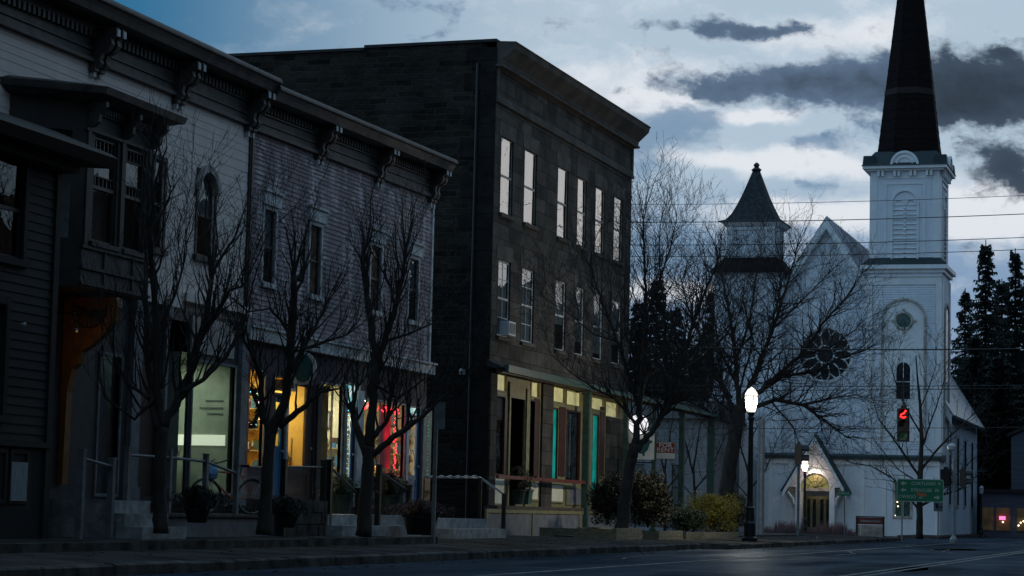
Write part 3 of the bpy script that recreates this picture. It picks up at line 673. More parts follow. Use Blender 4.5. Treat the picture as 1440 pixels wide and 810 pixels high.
# curtains and things in the windows
k = MB()
for i in range(16):
    ua, ub = Y(552)+(Y(566.5)-Y(552))*i/16, Y(552)+(Y(566.5)-Y(552))*(i+1)/16
    k.poly([F(ua, W4[2], -.34-.05*(i % 2)), F(ub, W4[2], -.34-.05*((i+1) % 2)), F(ub, W4[3], -.34-.05*((i+1) % 2)), F(ua, W4[3], -.34-.05*(i % 2))])
k.build('curtain', 'pinkcurtain', P, fix=False)
k = MB()
for i in range(12):
    ua, ub = Y(469)+(Y(479)-Y(469))*i/12, Y(469)+(Y(479)-Y(469))*(i+1)/12
    k.poly([F(ua, W3[2], -.34-.05*(i % 2)), F(ub, W3[2], -.34-.05*((i+1) % 2)), F(ub, W3[3], -.34-.05*((i+1) % 2)), F(ua, W3[3], -.34-.05*(i % 2))])
k.build('curtain', 'tan', P, fix=False)
k = MB()
for px, pw in ((352, .5), (360, .3), (366, .8)): k.box(Y(px)-.03, Y(px)+.03, 1.9, 3.9, -.6-pw*.3, -.55-pw*.3, F)
k.box(Y(345), Y(369), 2.12, 2.2, -.7, -.3, F); k.build('display_shelf', 'tan', P)
def bulbs(name, pts, r, mat, label, cat, wire='black', hang=F):
    t = thing(name, label, cat, pts[0]); w = MB(); w.tube(pts, .006, 3, cap=False); w.build('wire', wire, t)
    b = MB(); 
    for p in pts: b.ball(p, r*random.uniform(.7, 1.3), 6, 4)
    b.build('bulbs', mat, t); return t
random.seed(11)
n = 46; top = [F(Y(507.5)+(Y(567.5)-Y(507.5))*i/n, W4[3]-.03-.13*abs(math.sin(i*.5))-random.uniform(0, .05), -.16) for i in range(n+1)]
side = [F(Y(566.2)+random.uniform(-.10, .04), W4[3]-(W4[3]-W4[2])*i/34, -.17-random.uniform(0, .05)) for i in range(1, 35)]
bulbs('red_string_lights', top+side, .020, 'ered', 'red string of lights along the top and right edge of a shop window', 'string lights')
plight('red_glow', F(Y(560), 2.8, -.25), 3, (1, .02, .06), .2, P); plight('red_glow', F(Y(563), 1.9, -.25), 2.5, (1, .02, .06), .2, P)
bulbs('green_string_lights', [F(Y(597)+random.uniform(-.04, .04), 3.4-2.3*i/26, .09) for i in range(27)], .011, 'egreen', 'green string lights down the last jamb of the purple building', 'string lights')
# wreath
wz, wu = hl(351, 573, 18.9), Y(351.8, 573); wr = thing('evergreen_wreath', 'lit evergreen wreath hanging in the yellow shop window', 'wreath', F(wu, wz, -.14))
k = MB(); random.seed(2)
for i in range(2600):
    t = random.uniform(0, 2*math.pi); rr = .33+random.gauss(0, .045); c = Vector(F(wu+rr*math.cos(t)*1.1, wz+rr*1.1*math.sin(t), .03+random.gauss(0, .02))); d = Vector((random.gauss(0, 1), random.gauss(0, 1), random.gauss(0, 1))).normalized()*.05
    e = d.cross(Vector((1, .2, .1))).normalized()*.008; k.poly([c-d-e, c-d+e, c+d])
k.build('greenery', 'needle', wr, fix=False)
for mt, nn in (('ewarm', 7), ('ecyan', 7), ('ered', 4), ('egreen', 6)):
    k = MB()
    for i in range(nn): t = random.uniform(0, 2*math.pi); k.ball(F(wu+.36*math.cos(t)+random.gauss(0, .03), wz+.36*math.sin(t), .07), .011, 6, 4)
    k.build('bulbs', mt, wr)
bulbs('blue_string_lights', [F(Y(484)+random.uniform(-.03, .03), 3.8-2.0*i/18, .08) for i in range(19)], .009, 'ecyan', 'pale blue string lights beside the white traced blue door', 'string lights')
# candle lamp and window box plants
t = thing('candle_lamp', 'small orange candle lamp glowing on the sill of the red lit shop window', 'lamp', F(Y(540), W4[2]+.01, -.22))
k = MB(); k.lathe(F(Y(540), W4[2]+.0, -.2), [(.05, 0), (.05, .02), (.02, .04), (.02, .10)], 8); k.build('holder', 'black', t)
k = MB(); k.lathe(F(Y(540), W4[2]+.10, -.2), [(.03, 0), (.055, .06), (.04, .12), (.01, .2)], 8); k.build('flame_shade', 'eflame', t)
plight('candle_glow', F(Y(540), W4[2]+.22, -.2), 1.2, (1, .5, .1), .05, t)
# red ac box over the blue door, oval hanging sign
t = thing('window_heater_box', 'dark boxy unit mounted over the first blue door of the purple shopfront', 'air conditioner', F(Y(391), T1[2], .0))
k = MB(); k.box(Y(387), Y(400), T1[2]+.05, T1[3]-.05, -.05, .25, F); k.build('casing', 'black', t)
k = MB(); ringframe(k, F, Y(393.5), Y(399), T1[2]+.1, T1[3]-.1, .03, .25, .27); k.build('grille_frame', 'creamt', t)
oz, ou = hl(419, 517, 18.3), yl(419, 18.3)
t = thing('oval_hanging_sign', 'dark oval sign with a pale blue rim hanging over the brown door', 'sign', (-18.3, ou, oz))
def oval(a, b, x0, x1, mb, cy, cz, n=28): mb.prism([(cy+a*math.cos(i*2*math.pi/n), cz+b*math.sin(i*2*math.pi/n)) for i in range(n)], lambda p, q, s_: (s_, p, q), x0, x1)
def ovaly(a, b, y0, y1, mb, cx, cz, n=28): mb.prism([(cx+a*math.cos(i*2*math.pi/n), cz+b*math.sin(i*2*math.pi/n)) for i in range(n)], lambda p, q, s_: (p, s_, q), y0, y1)
k = MB(); ovaly(.34, .36, ou-.02, ou+.02, k, -18.3, oz); k.build('rim', 'sign_rim' if 'sign_rim' in MT else 'trim', t)
k = MB(); ovaly(.22, .30, ou-.035, ou+.035, k, -18.26, oz); k.build('sign_face', 'teal', t)
k = MB(); k.tube([(-19, ou, oz+.45), (-17.9, ou, oz+.45)], .02, 6); k.tube([(-18.5, ou, oz+.45), (-18.5, ou, oz+.3)], .008, 4); k.tube([(-18.1, ou, oz+.45), (-18.1, ou, oz+.3)], .008, 4); k.build('sign_arm', 'black', t)


yr_ = Y(606.8, 287)
sag = lambda z, y: .021*min(1, max(0, z-8.3))*max(-22, min(1, y-yr_))
settle(P, sag)
# ================================================================== WHITE BUILDING
a0, a1 = 12.0, u0-.02
B = thing('pale_shop_building', 'two storey pale painted shop building with a tall bay window and bracketed cornice', 'building', (XF, a0, .4))
aw = (Y(276.5, 300), Y(300.5, 300), hl(289, 362, 19), hl(289, 245, 19)); nw = (Y(215, 290), Y(229.5, 290), hl(221, 350, 19), hl(221, 224, 19))
wallmesh(F, a0, a1, 5.1, 9.2, [aw, nw], pitch=.2, proud=.008).build('upper_wall', 'whiteb', B, fix=False)
window(B, F, nw[0], nw[1], nw[2], nw[3], casing='taupe', ct=.08)
w = window(B, F, aw[0], aw[1], aw[2], aw[3], casing='taupe', ct=.08, pane='glass', blind='curtain', blindh=.5)
k = MB(); um, hw = (aw[0]+aw[1])/2, (aw[1]-aw[0])/2   # arched head
arc = [(um+hw*math.cos(t), aw[3]-hw*.9+hw*.9*math.sin(t)) for t in [math.pi*i/12 for i in range(13)]]
for (p, q), (r_, s_) in zip(arc, arc[1:]): k.hexa([F(p, q, -.1), F(r_, s_, -.1), F(r_, s_, .02), F(p, q, .02), F(p, aw[3], -.1), F(r_, aw[3]+.001, -.1), F(r_, aw[3]+.001, .02), F(p, aw[3], .02)])
o2 = [(um+(hw+.16)*math.cos(t), aw[3]-hw*.9+.0+(hw+.14)*math.sin(t)) for t in [math.pi*i/12 for i in range(13)]]; i2 = [(um+(hw+.0)*math.cos(t), aw[3]-hw*.9+(hw)*math.sin(t)) for t in [math.pi*i/12 for i in range(13)]]
for i in range(12): k.hexa([F(*i2[i], .03), F(*i2[i+1], .03), F(*i2[i+1], .09), F(*i2[i], .09), F(*o2[i], .03), F(*o2[i+1], .03), F(*o2[i+1], .09), F(*o2[i], .09)])
k.build('arched_hood', 'creamt', w)
cornice(B, a0, a1+.08, 10.14, .66, friezeh=.70)
for px, py in ((349, 150), (249, 95), (134, 40)): bracket(B, Y(px, py), 9.84, .96, .52)
k = MB(); k.box(Y(243), a1, 4.93, 5.09, -.05, .18, F); k.box(a0, Y(243), 4.78, 5.09, -.05, .10, F); k.build('storefront_cornice', 'whiteb', B)
shell(B, -31, XF-.01, a0, a1, .3, 9.6, 'greyb')
k = MB(); k.box(a1-.06, a1+.0, .9, 9.0, 0, .05, F); k.build('corner_board', 'darktrim', B)
# bay window
bw = .95; bx = XF+bw; FB = FX(bx)
def yb(px, py=270): return yl(px, 19-bw, py)
b0, b1 = yb(118), yb(212)
bs = [(yb(131), yb(164), 5.42, 7.25), (yb(176), yb(204), 5.42, 7.25)]
bay = wallmesh(FB, b0, b1, 4.62, 7.75, bs, reveal=.12)
cb0 = b0-bw                                          # angled face towards the camera
lw = .22
def ang(u, v, w_):  # u 0..1 along the angled face
    return (XF+bw*u+w_*.7, cb0+(b0-cb0)*u-w_*.7, v)
for (p, q, c, d) in ((0, .22, 4.62, 7.75), (.82, 1, 4.62, 7.75), (.22, .82, 4.62, 5.42), (.22, .82, 7.25, 7.75)): bay.poly([ang(p, c, 0), ang(q, c, 0), ang(q, d, 0), ang(p, d, 0)])
bay.poly([(XF, b1, 4.62), (bx, b1, 4.62), (bx, b1, 7.75), (XF, b1, 7.75)])
bay.poly([(XF, cb0, 4.62), (bx, b0, 4.62), (bx, b1, 4.62), (XF, b1, 4.62)]); bay = bay.build('bay_window', 'taupe', B, fix=False)
def leaded(par, fr, w):
    window_ = MB(); ringframe(window_, fr, w[0]+.003, w[1]-.003, w[2]+.003, w[3]-.003, .05, -.1, -.04)
    vm = w[2]+(w[3]-w[2])*.52; window_.box(w[0]+.05, w[1]-.05, vm-.03, vm+.03, -.1, -.03, fr)
    for v in (vm+.2, w[3]-.25): window_.box(w[0]+.05, w[1]-.05, v-.01, v+.01, -.08, -.05, fr)
    for i in range(1, 6):
        u = w[0]+(w[1]-w[0])*i/6; window_.box(u-.01, u+.01, w[3]-.25, w[3]-.05, -.08, -.05, fr); window_.box(u-.01, u+.01, vm+.03, vm+.2, -.08, -.05, fr)
    window_.build('leaded_sash', 'darktrim', par); p = MB(); p.box(w[0]+.02, w[1]-.02, w[2]+.02, w[3]-.02, -.085, -.08, fr); p.build('pane', 'glass', par)
for q in bs:
    leaded(bay, FB, q); s_ = MB(); s_.box(q[0]-.1, q[1]+.1, q[2]-.08, q[2]-.002, -.04, .08, FB); s_.build('sill', 'taupe', bay)
leaded(bay, lambda u, v, w_: ang(.22+u*.6, v, w_), (0, 1, 5.42, 7.25)) if False else None
p = MB(); p.poly([ang(.22, 5.42, -.06), ang(.82, 5.42, -.06), ang(.82, 7.25, -.06), ang(.22, 7.25, -.06)]); p.build('pane', 'glass', bay)
k = MB()
for v in (5.3, 4.95, 4.68, 7.3, 7.62): k.box(b0-.05, b1+.04, v-.025, v+.025, 0, .05, FB)
for px in (121, 170, 209): k.box(yb(px)-.06, yb(px)+.06, 5.33, 7.6, 0, .04, FB)
for px in (150, 190): k.box(yb(px)-.03, yb(px)+.03, 4.72, 5.28, 0, .03, FB)
k.build('bay_moulding', 'taupe', bay)
k = MB(); n = 26
for i in range(n): u = b0+(b1-b0)*(i+.5)/n; k.box(u-.03, u+.03, 7.63, 7.74, 0, .08, FB)
k.build('bay_dentils', 'cornice', bay)
def plan(off, z0, z1, mb, o2_=None):
    o2_ = off if o2_ is None else o2_
    A = [(XF, cb0-off*.8), (bx+off, b0-off*.4), (bx+off, b1+off), (XF, b1+off)]; C = [(XF, cb0-o2_*.8), (bx+o2_, b0-o2_*.4), (bx+o2_, b1+o2_), (XF, b1+o2_)]
    mb.hexa([(x, y, z0) for x, y in A]+[(x, y, z1) for x, y in C])
k = MB(); plan(.12, 7.76, 7.86, k, .36); plan(.42, 7.861, 7.98, k, .46); plan(.40, 7.981, 8.06, k, .1); k.build('bay_cornice', 'cornice', bay)
for px in (121, 170, 209):
    bb = MB(); u = yb(px)
    bb.prism([(p*.3, 7.76-q*.42) for p, q in ((0, 0), (1, 0), (1, .2), (.6, .5), (.55, .8), (.2, 1), (0, 1))], lambda p, q, a: FB(a, q, p+.04), u-.05, u+.05); bb.build('bay_bracket', 'cornice', bay)
# white building shopfront
WA = S(137, 166, 500, 694); WC = S(168, 176, 500, 690); DA = S(190, 221, 455, 697); DE = S(226, 264, 449, 697); WD = S(268, 328, 512, 692); WT = S(268, 328, 450, 500)
wallmesh(F, a0, a1, 1.0, 4.78, [WA, DA, DE, WD], reveal=.06).build('storefront_wall', 'shade', B, fix=False)
k = MB(); k.box(Y(224), a1, 4.78, 4.93, 0, .001, F); k.box(WT[0], WT[1], WT[2], WT[3], 0, .035, F); k.build('fascia_panel', 'creamt', B)
k = MB(); k.box(a0, a1, .35, 1.0, -.2, .02, F); k.build('foundation', 'rubble', B)
shopwin(B, WA, 'grey', .06, pane='glass'); shopwin(B, WD, 'grey', .05)
for a, b in ((176, 188), (222, 225.5), (330, 339)):
    k = MB(); k.box(Y(a), Y(b), 1.0, 4.75, 0, .10, F); k.box(Y(a)-.03, Y(b)+.03, 4.55, 4.77, 0, .15, F); k.box(Y(a)-.03, Y(b)+.03, 1.0, 1.3, 0, .14, F); k.build('pilaster', 'grey', B)
k = MB(); k.box(DA[0], DA[1], DA[2], DA[3], -.10, -.06, F); k.build('door', 'brown', B)
k = MB(); k.box(DE[0], DE[1], DE[2], DE[3], -1.6, -1.55, F); k.build('door', 'black', B)
k = MB(); k.box(Y(235), Y(240), 4.35, 4.55, -.3, -.28, F); k.build('house_number_plate', 'signwhite', B)
rD = room(B, Y(266), a1-.04, 1.05, 4.0, 1.5, 'dimroom'); alight('shop_light', (XF-1.0, Y(300), 3.9), 24, (.85, 1, .78), .4, 1.4, (0, 0, 0), B)
k = MB(); k.box(a1-.075, a1-.045, 2.22, 2.44, -1.5, -.30, F); k.build('light_tube', 'etube', rD)
k = MB()
for z_, n_ in ((3.15, 9), (3.0, 12), (2.88, 7)):
    w_ = -.38
    for i in range(n_): e = random.uniform(.03, .07); k.box(a1-.07, a1-.05, z_-.014, z_+.014, w_-e*.6, w_, F); w_ -= e*.6+.016
k.build('window_lettering', 'grey', rD)
k = MB()
for i in range(10): k.tube([F(Y(272)+i*.2, 2.15, -1.2), F(Y(272)+i*.2+.09, 2.0, -1.2), F(Y(272)+i*.2+.18, 2.15, -1.2)], .012, 4)
k.box(Y(269), Y(327), 1.9, 1.95, -1.4, -.9, F); k.build('display_rack', 'wood', rD)
rA = room(B, Y(130), Y(170), 1.05, 4.6, 1.0, 'dimroom'); alight('shop_light', (XF-.13, Y(152), 4.1), 1.6, (.6, .85, 1), .1, 1.2, (0, 0, 0), B)  # weak bluish light added to brighten the curtain
k = MB()
for i in range(22):
    ua, ub = WA[0]+(WA[1]-WA[0])*i/22, WA[0]+(WA[1]-WA[0])*(i+1)/22
    k.poly([F(ua, WA[2], -.24-.05*(i % 2)), F(ub, WA[2], -.24-.05*((i+1) % 2)), F(ub, WA[3]-.6, -.24-.05*((i+1) % 2)), F(ua, WA[3]-.6, -.24-.05*(i % 2))])
k.build('curtain', 'curtain', B, fix=False)
# carved ochre bracket under the bay
u = Y(92, 450); k = MB(); x0 = XF+.02
prof = [(0, 4.55), (1.0, 4.55), (1.02, 4.38), (.96, 4.15), (.80, 3.92), (.55, 3.72), (.36, 3.60), (.30, 3.40), (.2, 3.30), (.12, 2.9), (.1, 1.3), (0, 1.3)]
k.prism([(x0+p, q) for p, q in prof], lambda p, q, a: (p, a, q), u-.10, u+.10); k = k.build('carved_bracket', 'ochre', B)
k['label'] = 'carved ochre bracket under the bay window'
r_ = MB(); c0 = (x0+.5, u-.12, 4.2)
for i in range(11):
    t = math.pi*(.95+i*.1); r_.tube([(c0[0]+.05*math.cos(t), c0[1], c0[2]+.14+.05*math.sin(t)), (c0[0]+.3*math.cos(t), c0[1], c0[2]+.14+.3*math.sin(t))], [.01, .022], 4)
r_.tube([(c0[0]+.32*math.cos(t), c0[1], c0[2]+.14+.32*math.sin(t)) for t in [math.pi*(.9+i*.09) for i in range(14)]], .02, 5); r_.build('carving', 'darktrim', k)
plight('porch_bulb_light', (x0+.75, u-.95, 3.75), 1.3, (1, .55, .2), .04, B)
q = thing('porch_bulb', 'small caged porch bulb on a stem beside the ochre bracket', 'lamp', (XF, u-1.0, 3.9))
k = MB(); k.tube([(XF, u-1.0, 4.2), (XF+.7, u-1.0, 4.2), (XF+.75, u-1.0, 3.95)], .015, 5); k.build('stem', 'black', q); k = MB(); k.ball((XF+.75, u-1.0, 3.9), .03); k.build('bulb', 'lampoff', q)

settle(B, sag)
# ================================================================== GREY BUILDING at the far left
XG = -17.6; G = FX(XG)
def yg(px, py=400): return yl(px, 17.6, py)
g0, g1 = 8.0, yg(78)
H = thing('grey_clapboard_building', 'grey clapboard building with a deep dark eave at the left edge', 'building', (XG, g0, .3))
gw = (yg(-30), yg(27), hl(12, 362, 17.6), hl(12, 222, 17.6)); gs_ = (yg(-40), yg(8), 2.3, 4.0)
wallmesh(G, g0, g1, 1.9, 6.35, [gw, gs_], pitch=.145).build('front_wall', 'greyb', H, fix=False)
window(H, G, *gw, casing='greyb', ct=.12, casew=.05); shopwin2 = window(H, G, *gs_, casing='greyb', ct=.12, casew=.05)
k = MB(); k.box(g1-.16, g1+.01, .4, 6.3, -.02, .05, G); k.build('corner_board', 'greyb', H)
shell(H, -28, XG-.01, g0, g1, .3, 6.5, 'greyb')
k = MB(); k.prism([(-.5, 6.5), (.62, 6.42), (.72, 6.58), (.6, 6.66), (-.5, 7.1)], lambda p, q, a: G(a, q, p), g0, g1+.6); k.box(g0, g1+.1, 6.28, 6.42, 0, .3, G); k.build('eave', 'greyb', H)
k = MB(); k.box(g0, g1, .3, 1.9, -.02, .0, G)
for a, b in ((-40, 20), (24, 50)):
    ringframe(k, G, yg(a), yg(b), .95, 1.8, .07, 0, .03)
k.box(g0, g1, 1.84, 1.93, 0, .08, G); k.build('base_panels', 'greyb', H)
k = MB(); k.box(yg(25), yg(47), 1.0, 1.6, .03, .045, G); q = k.build('notice', 'curtain', H); q['label'] = 'pale paper notice on the lower panel'
k = MB(); k.ball(G(yg(31), 3.74, .07), .035); k.tube([G(yg(31), 3.74, 0), G(yg(31), 3.74, .07)], .012, 5); k.build('door_bell_lamp', 'lampoff', H)
# ================================================================== STONE BUILDING
s0, s1 = Y(691, 400), Y(889, 230)
T = thing('stone_commercial_building', 'three storey dark sandstone building with tall sash windows and a deep stone cornice', 'building', (XF, s0, .3))
cols = [(704, 721.5, 240), (737, 754.5, 260), (784, 799, 275), (811.6, 824.5, 300), (837, 850.5, 310), (863, 876, 320)]
up = [(Y(a, c), Y(b, c), 9.42, 11.62) for a, b, c in cols]; lo = [(Y(a, c), Y(b, c), 5.92, 8.10) for a, b, c in cols]
STB = Y(718) if False else None
wallmesh(F, s0, s1, 5.0, 12.75, up+lo, reveal=.09).build('front_wall', 'stone', T, fix=False)
for i, o in enumerate(up):
    f = window(T, F, *o, casing='stonetrim', ct=.02, casew=.008, sashm='creamt', pane='glass' if i == 5 else 'skyglass', sw=.035, sill=True, dep=-.06, blind=(None, None, 'curtain', None, 'curtain', 'curtain')[i], blindh=(1, 1, .5, 1, .35, .8)[i])
for i, o in enumerate(lo):
    f = window(T, F, *o, casing='stonetrim', ct=.02, casew=.008, sashm='trim', pane='glass', sw=.06, bars=i < 2, blind='curtain', blindh=(1, 1, .62, .8, .9, .7)[i], dep=-.06)
for o in up+lo:
    k = MB(); k.box(o[0]-.18, o[1]+.18, o[3]+.001, o[3]+.42, .0, .012, F); k.build('lintel', 'stonetrim', T)
# quoin strips, frieze panel, cornice
k = MB(); ringframe(k, F, s0, s1, 12.62, 13.78, .16, 0, .06); k.box(s0, s1, 12.52, 12.62, 0, .09, F); k.box(s0+.5, s1-.5, 12.40, 12.44, 0, .03, F); k.build('frieze', 'stonetrim', T)
wallmesh(F, s0, s1, 12.75, 13.7, []).build('frieze_field', 'stone', T, fix=False)
k = MB(); k.prism([(-.3, 13.78), (.14, 13.78), (.17, 13.95), (.34, 14.12), (.52, 14.30), (.56, 14.46), (.60, 14.50), (.56, 14.54), (-.3, 14.6)], lambda p, q, a: F(a, q, p), s0-.0, s1+.25); k.build('cornice', 'stonetrim', T)
k = MB(); k.box(s0-.1, s1+.2, 13.70, 13.781, 0, .22, F); k.build('cornice_fillet', 'stonetrim', T)
# side wall: coursed rubble with a smoother quoin strip at the corner and a parapet falling to the rear
k = MB(); xs = [XF-.01, XF-4, XF-4.02, XF-9, XF-9.02, XF-15]; zs = [14.55, 14.5, 14.42, 14.38, 14.28, 14.2]
for i in range(5): k.poly([(xs[i], s0, .2), (xs[i+1], s0, .2), (xs[i+1], s0, zs[i+1]), (xs[i], s0, zs[i])])
k.build('side_wall', 'rubble', T, fix=False)
k = MB()
for i in range(5): k.hexa([(xs[i], s0-.05, zs[i]), (xs[i+1], s0-.05, zs[i+1]), (xs[i+1], s0+.35, zs[i+1]), (xs[i], s0+.35, zs[i]), (xs[i], s0-.05, zs[i]+.1), (xs[i+1], s0-.05, zs[i+1]+.1), (xs[i+1], s0+.35, zs[i+1]+.1), (xs[i], s0+.35, zs[i]+.1)]) if i % 2 == 0 else None
k.build('parapet_coping', 'roof', T)
k = MB(); z = .3; i = 0; random.seed(6)
while z < 14.3:
    h_ = random.uniform(.38, .62); L_ = (.55, .95)[i % 2]+random.uniform(-.1, .1); k.box(XF-L_, XF+.004, s0-.02, s0+.02, z, min(14.4, z+h_-.012)); z += h_; i += 1
k.build('corner_quoins', 'quoin', T)
k = MB(); k.poly([(XF-15, s0, .2), (XF-15, s1, .2), (XF-15, s1, 14.2), (XF-15, s0, 14.2)]); k.poly([(XF-15, s1, .2), (XF, s1, .2), (XF, s1, 14), (XF-15, s1, 14)]); k.build('rear_wall', 'rubble', T, fix=False)
k = MB(); k.box(XF-15, XF-.1, s0+.1, s1-.1, 13.7, 13.8); k.build('roof', 'roof', T)
# old masonry is not quite level: the upper walls climb a touch towards the far end
def climb(z, y):
    q_ = max(0, (z-12.4)/2.1); return 0 if z < 4.9 else -.33*q_+(.008*min(1, z-4.9)+.012*q_)*max(0, y-s0)
settle(T, climb)
# ground floor shopfront
zt = 1.15
LT = [(696.5, 711.5, 527, 549), (746.5, 757.5, 538, 558), (775, 793.5, 545, 565), (796, 816.5, 551, 570), (831, 848.5, 560, 576), (851, 868, 566, 586)]
opsl = []
tr_ = [S(*q) for q in LT]
GW = {'a': S(696, 709, 556, 668), 'b': S(742, 757, 563, 672), 'c': S(774, 783.5, 574, 674), 'd': S(796, 815, 578, 676), 'e': S(832, 841, 583, 690), 'door': S(714, 737, 560, 709)}
wallmesh(F, s0, s1, zt, 5.0, list(GW.values())+tr_, reveal=.06).build('shopfront_wall', 'olive', T, fix=False)
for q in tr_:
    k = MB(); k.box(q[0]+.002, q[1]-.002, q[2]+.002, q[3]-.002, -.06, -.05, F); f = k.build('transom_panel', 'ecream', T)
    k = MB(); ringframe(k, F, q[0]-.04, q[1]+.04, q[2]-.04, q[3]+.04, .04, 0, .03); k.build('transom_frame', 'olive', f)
def sw(q, fr_, back=None, tl=.25, rr=.3):
    t = .05; f = MB(); ringframe(f, F, q[0]-.02, q[1]+.02, q[2]-.02, q[3]+.02, t, -.06, .02); f = f.build('shop_window', fr_, T)
    k = MB(); k.box(q[0]+.01, q[1]-.01, q[2]+.01, q[3]-.01, -.045, -.04, F); k.build('pane', back or 'glass', f); return f
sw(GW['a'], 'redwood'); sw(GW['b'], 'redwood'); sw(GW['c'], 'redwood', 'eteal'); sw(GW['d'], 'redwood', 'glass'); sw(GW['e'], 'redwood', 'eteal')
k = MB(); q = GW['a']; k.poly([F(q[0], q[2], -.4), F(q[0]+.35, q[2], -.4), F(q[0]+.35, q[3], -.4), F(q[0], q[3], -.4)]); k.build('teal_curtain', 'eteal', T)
k = MB(); q = GW['d']; n = 14
for i in range(n):
    ua, ub = q[0]+(q[1]-q[0]-.2)*i/n, q[0]+(q[1]-q[0]-.2)*(i+1)/n; k.poly([F(ua, q[2]+.1, -.24-.04*(i % 2)), F(ub, q[2]+.1, -.24-.04*((i+1) % 2)), F(ub, q[3]-.08, -.24-.04*((i+1) % 2)), F(ua, q[3]-.08, -.24-.04*(i % 2))])
k.build('curtain', 'curtain', T, fix=False)
for a, b in ((708.5, 712), (750, 757), (785, 794), (842.5, 849)):
    k = MB(); m_ = (a+b)/2; k.box(Y(a), Y(b), hl(m_, 670, 19), hl(m_, 560 if a < 760 else 572, 19), 0, .02, F); k.build('red_frame_post', 'redwood', T)
q = GW['door']; k = MB(); ringframe(k, F, q[0], q[1], q[2], q[3]-.5, .13, -.55, -.5); k.box(q[0], q[1], q[3]-.5, q[3], -.55, -.5, F); k = k.build('door', 'darktrim', T)
p = MB(); p.box(q[0]+.13, q[1]-.13, q[2]+.13, q[3]-.63, -.53, -.52, F); p.build('door_pane', 'glass', k)
for (a, b, c, d, mt) in ((693.5, 707.5, 673, 708, 'panelw'), (745, 755.5, 679, 702, 'panelw'), (774, 790.5, 682, 705, 'panelw'), (795.5, 816, 687, 708, 'deckp')):
    o = S(a, b, c, d); k = MB(); k.box(*o, 0, .03, F); f = k.build('lower_panel', mt, T)
    k = MB(); ringframe(k, F, o[0]-.05, o[1]+.05, o[2]-.05, o[3]+.05, .05, 0, .045); k.build('panel_frame', 'olive', f)
for a, b in ((684.5, 694), (759, 774)):
    k = MB(); k.box(Y(a) if a > 700 else s0+.01, Y(b) if a > 700 else Y(694), zt, 4.95, -.1, .07, F)
    k.build('stone_pier', 'stone', T)
k = MB(); k.box(Y(851), s1, zt, hl(860, 587, 19), 0, .03, F); k.build('stone_infill', 'stone', T)
k = MB(); k.box(Y(737.5), Y(742), zt, 4.6, 0, .05, F); k.box(Y(712), Y(714), zt, 4.7, 0, .07, F); k.box(Y(818), Y(830), zt, 4.4, 0, .06, F); k.build('shopfront_pilasters', 'olive', T)
# deck, railing, porch roof and posts
XP = -18.6; yE = yl(1000, 18.55)
k = MB(); k.box(XF, XP, s0-.2, s1+.2, zt-.09, zt); k.build('porch_deck', 'wood', T)
k = MB()
for a, b in ((688, 751), (753, 817), (819, 876)):
    k.box(XP-.06, XP-.04, yl(a, 18.6), yl(b, 18.6)-.02, .3, zt-.12)
k.build('deck_skirt', 'deckp', T)
k = MB()
for a in (687, 751.5, 817.5, 877): k.box(XP-.07, XP-.01, yl(a, 18.6)-.06, yl(a, 18.6)+.06, .3, zt-.09)
k.box(XP-.07, XP-.012, yl(687, 18.6), yl(877, 18.6), zt-.2, zt-.092); k.build('skirt_boards', 'olive', T)
def post(px, mat='greenpost', w_=.09, z0=.3):
    k = MB(); yy = yl(px, 18.6); k.box(XP-w_, XP+w_, yy-w_, yy+w_, z0, 4.84); k.box(XP-w_-.03, XP+w_+.03, yy-w_-.03, yy+w_+.03, 4.72, 4.82); k.box(XP-w_-.03, XP+w_+.03, yy-w_-.03, yy+w_+.03, z0, z0+.2); return k.build('porch_post', mat, T)
for px, w_ in ((823, .10), (879, .08), (919, .07), (958, .10), (999, .12)): post(px, w_=w_)
k = MB(); k.prism([(XF+.0, 5.2), (XP+.15, 4.95), (XP+.15, 4.88), (XF+.0, 5.0)], lambda p, q, a: (p, a, q), s0-.3, yE+.15); k.build('porch_roof', 'roof', T)
k = MB(); k.box(XP-.1, XP+.08, s0-.3, yE+.1, 4.82, 4.94); k.build('porch_beam', 'redwood', T)
k = MB(); k.box(XP+.10, XP+.26, s0-.3, yl(840, 18.4, 535), 4.84, 5.04); k.build('fascia', 'greenpost', T)
k = MB(); k.box(XP+.10, XP+.26, yl(840, 18.4, 535)+.01, yE+.2, 4.88, 4.99); k.box(XF+.0, XP+.26, yE+.2, yE+.32, 4.84, 5.02); k.tube([(XP+.2, yE+.2, 4.92), (XP+.12, yE+.1, 4.6), (XP+.12, yE+.1, .4)], .045, 6); k.build('gutter', 'greenlite', T)
k = MB(); k.box(XP-.04, XP+.04, s0-.3, yl(823, 18.6), 1.90, 2.0); k.build('porch_rail', 'railred', T)
t = thing('window_air_conditioner', 'small white air conditioner in the lowest left window of the stone facade', 'air conditioner', F((lo[0][0]+lo[0][1])/2, lo[0][2], 0))
k = MB(); k.box(lo[0][0]+.45, lo[0][1]-.1, lo[0][2]+.06, lo[0][2]+.46, -.1, .22, F); k.build('casing', 'white', t)
k = MB(); k.box(lo[0][0]+.5, lo[0][1]-.15, lo[0][2]+.11, lo[0][2]+.41, .221, .23, F); k.build('grille', 'grey', t)

k = MB(); wx_, wz_ = xy(651, s0, 522), hy(651, 522, s0); k.box(wx_-.08, wx_+.08, s0-.1, s0, wz_-.1, wz_+.05); k.ball((wx_, s0-.13, wz_), .07); k.build('wall_light', 'trim', T)
k = MB(); pts = [(xy(650-i*1.2, s0, 500), s0-.03, 4.9-.35*math.sin(i*.12)+i*.02) for i in range(30)]; k.tube(pts, .015, 4); k.tube([(XF-.55, s0-.04, 13.6), (XF-.55, s0-.04, .4)], .045, 6); k.build('wall_cable', 'black', T)
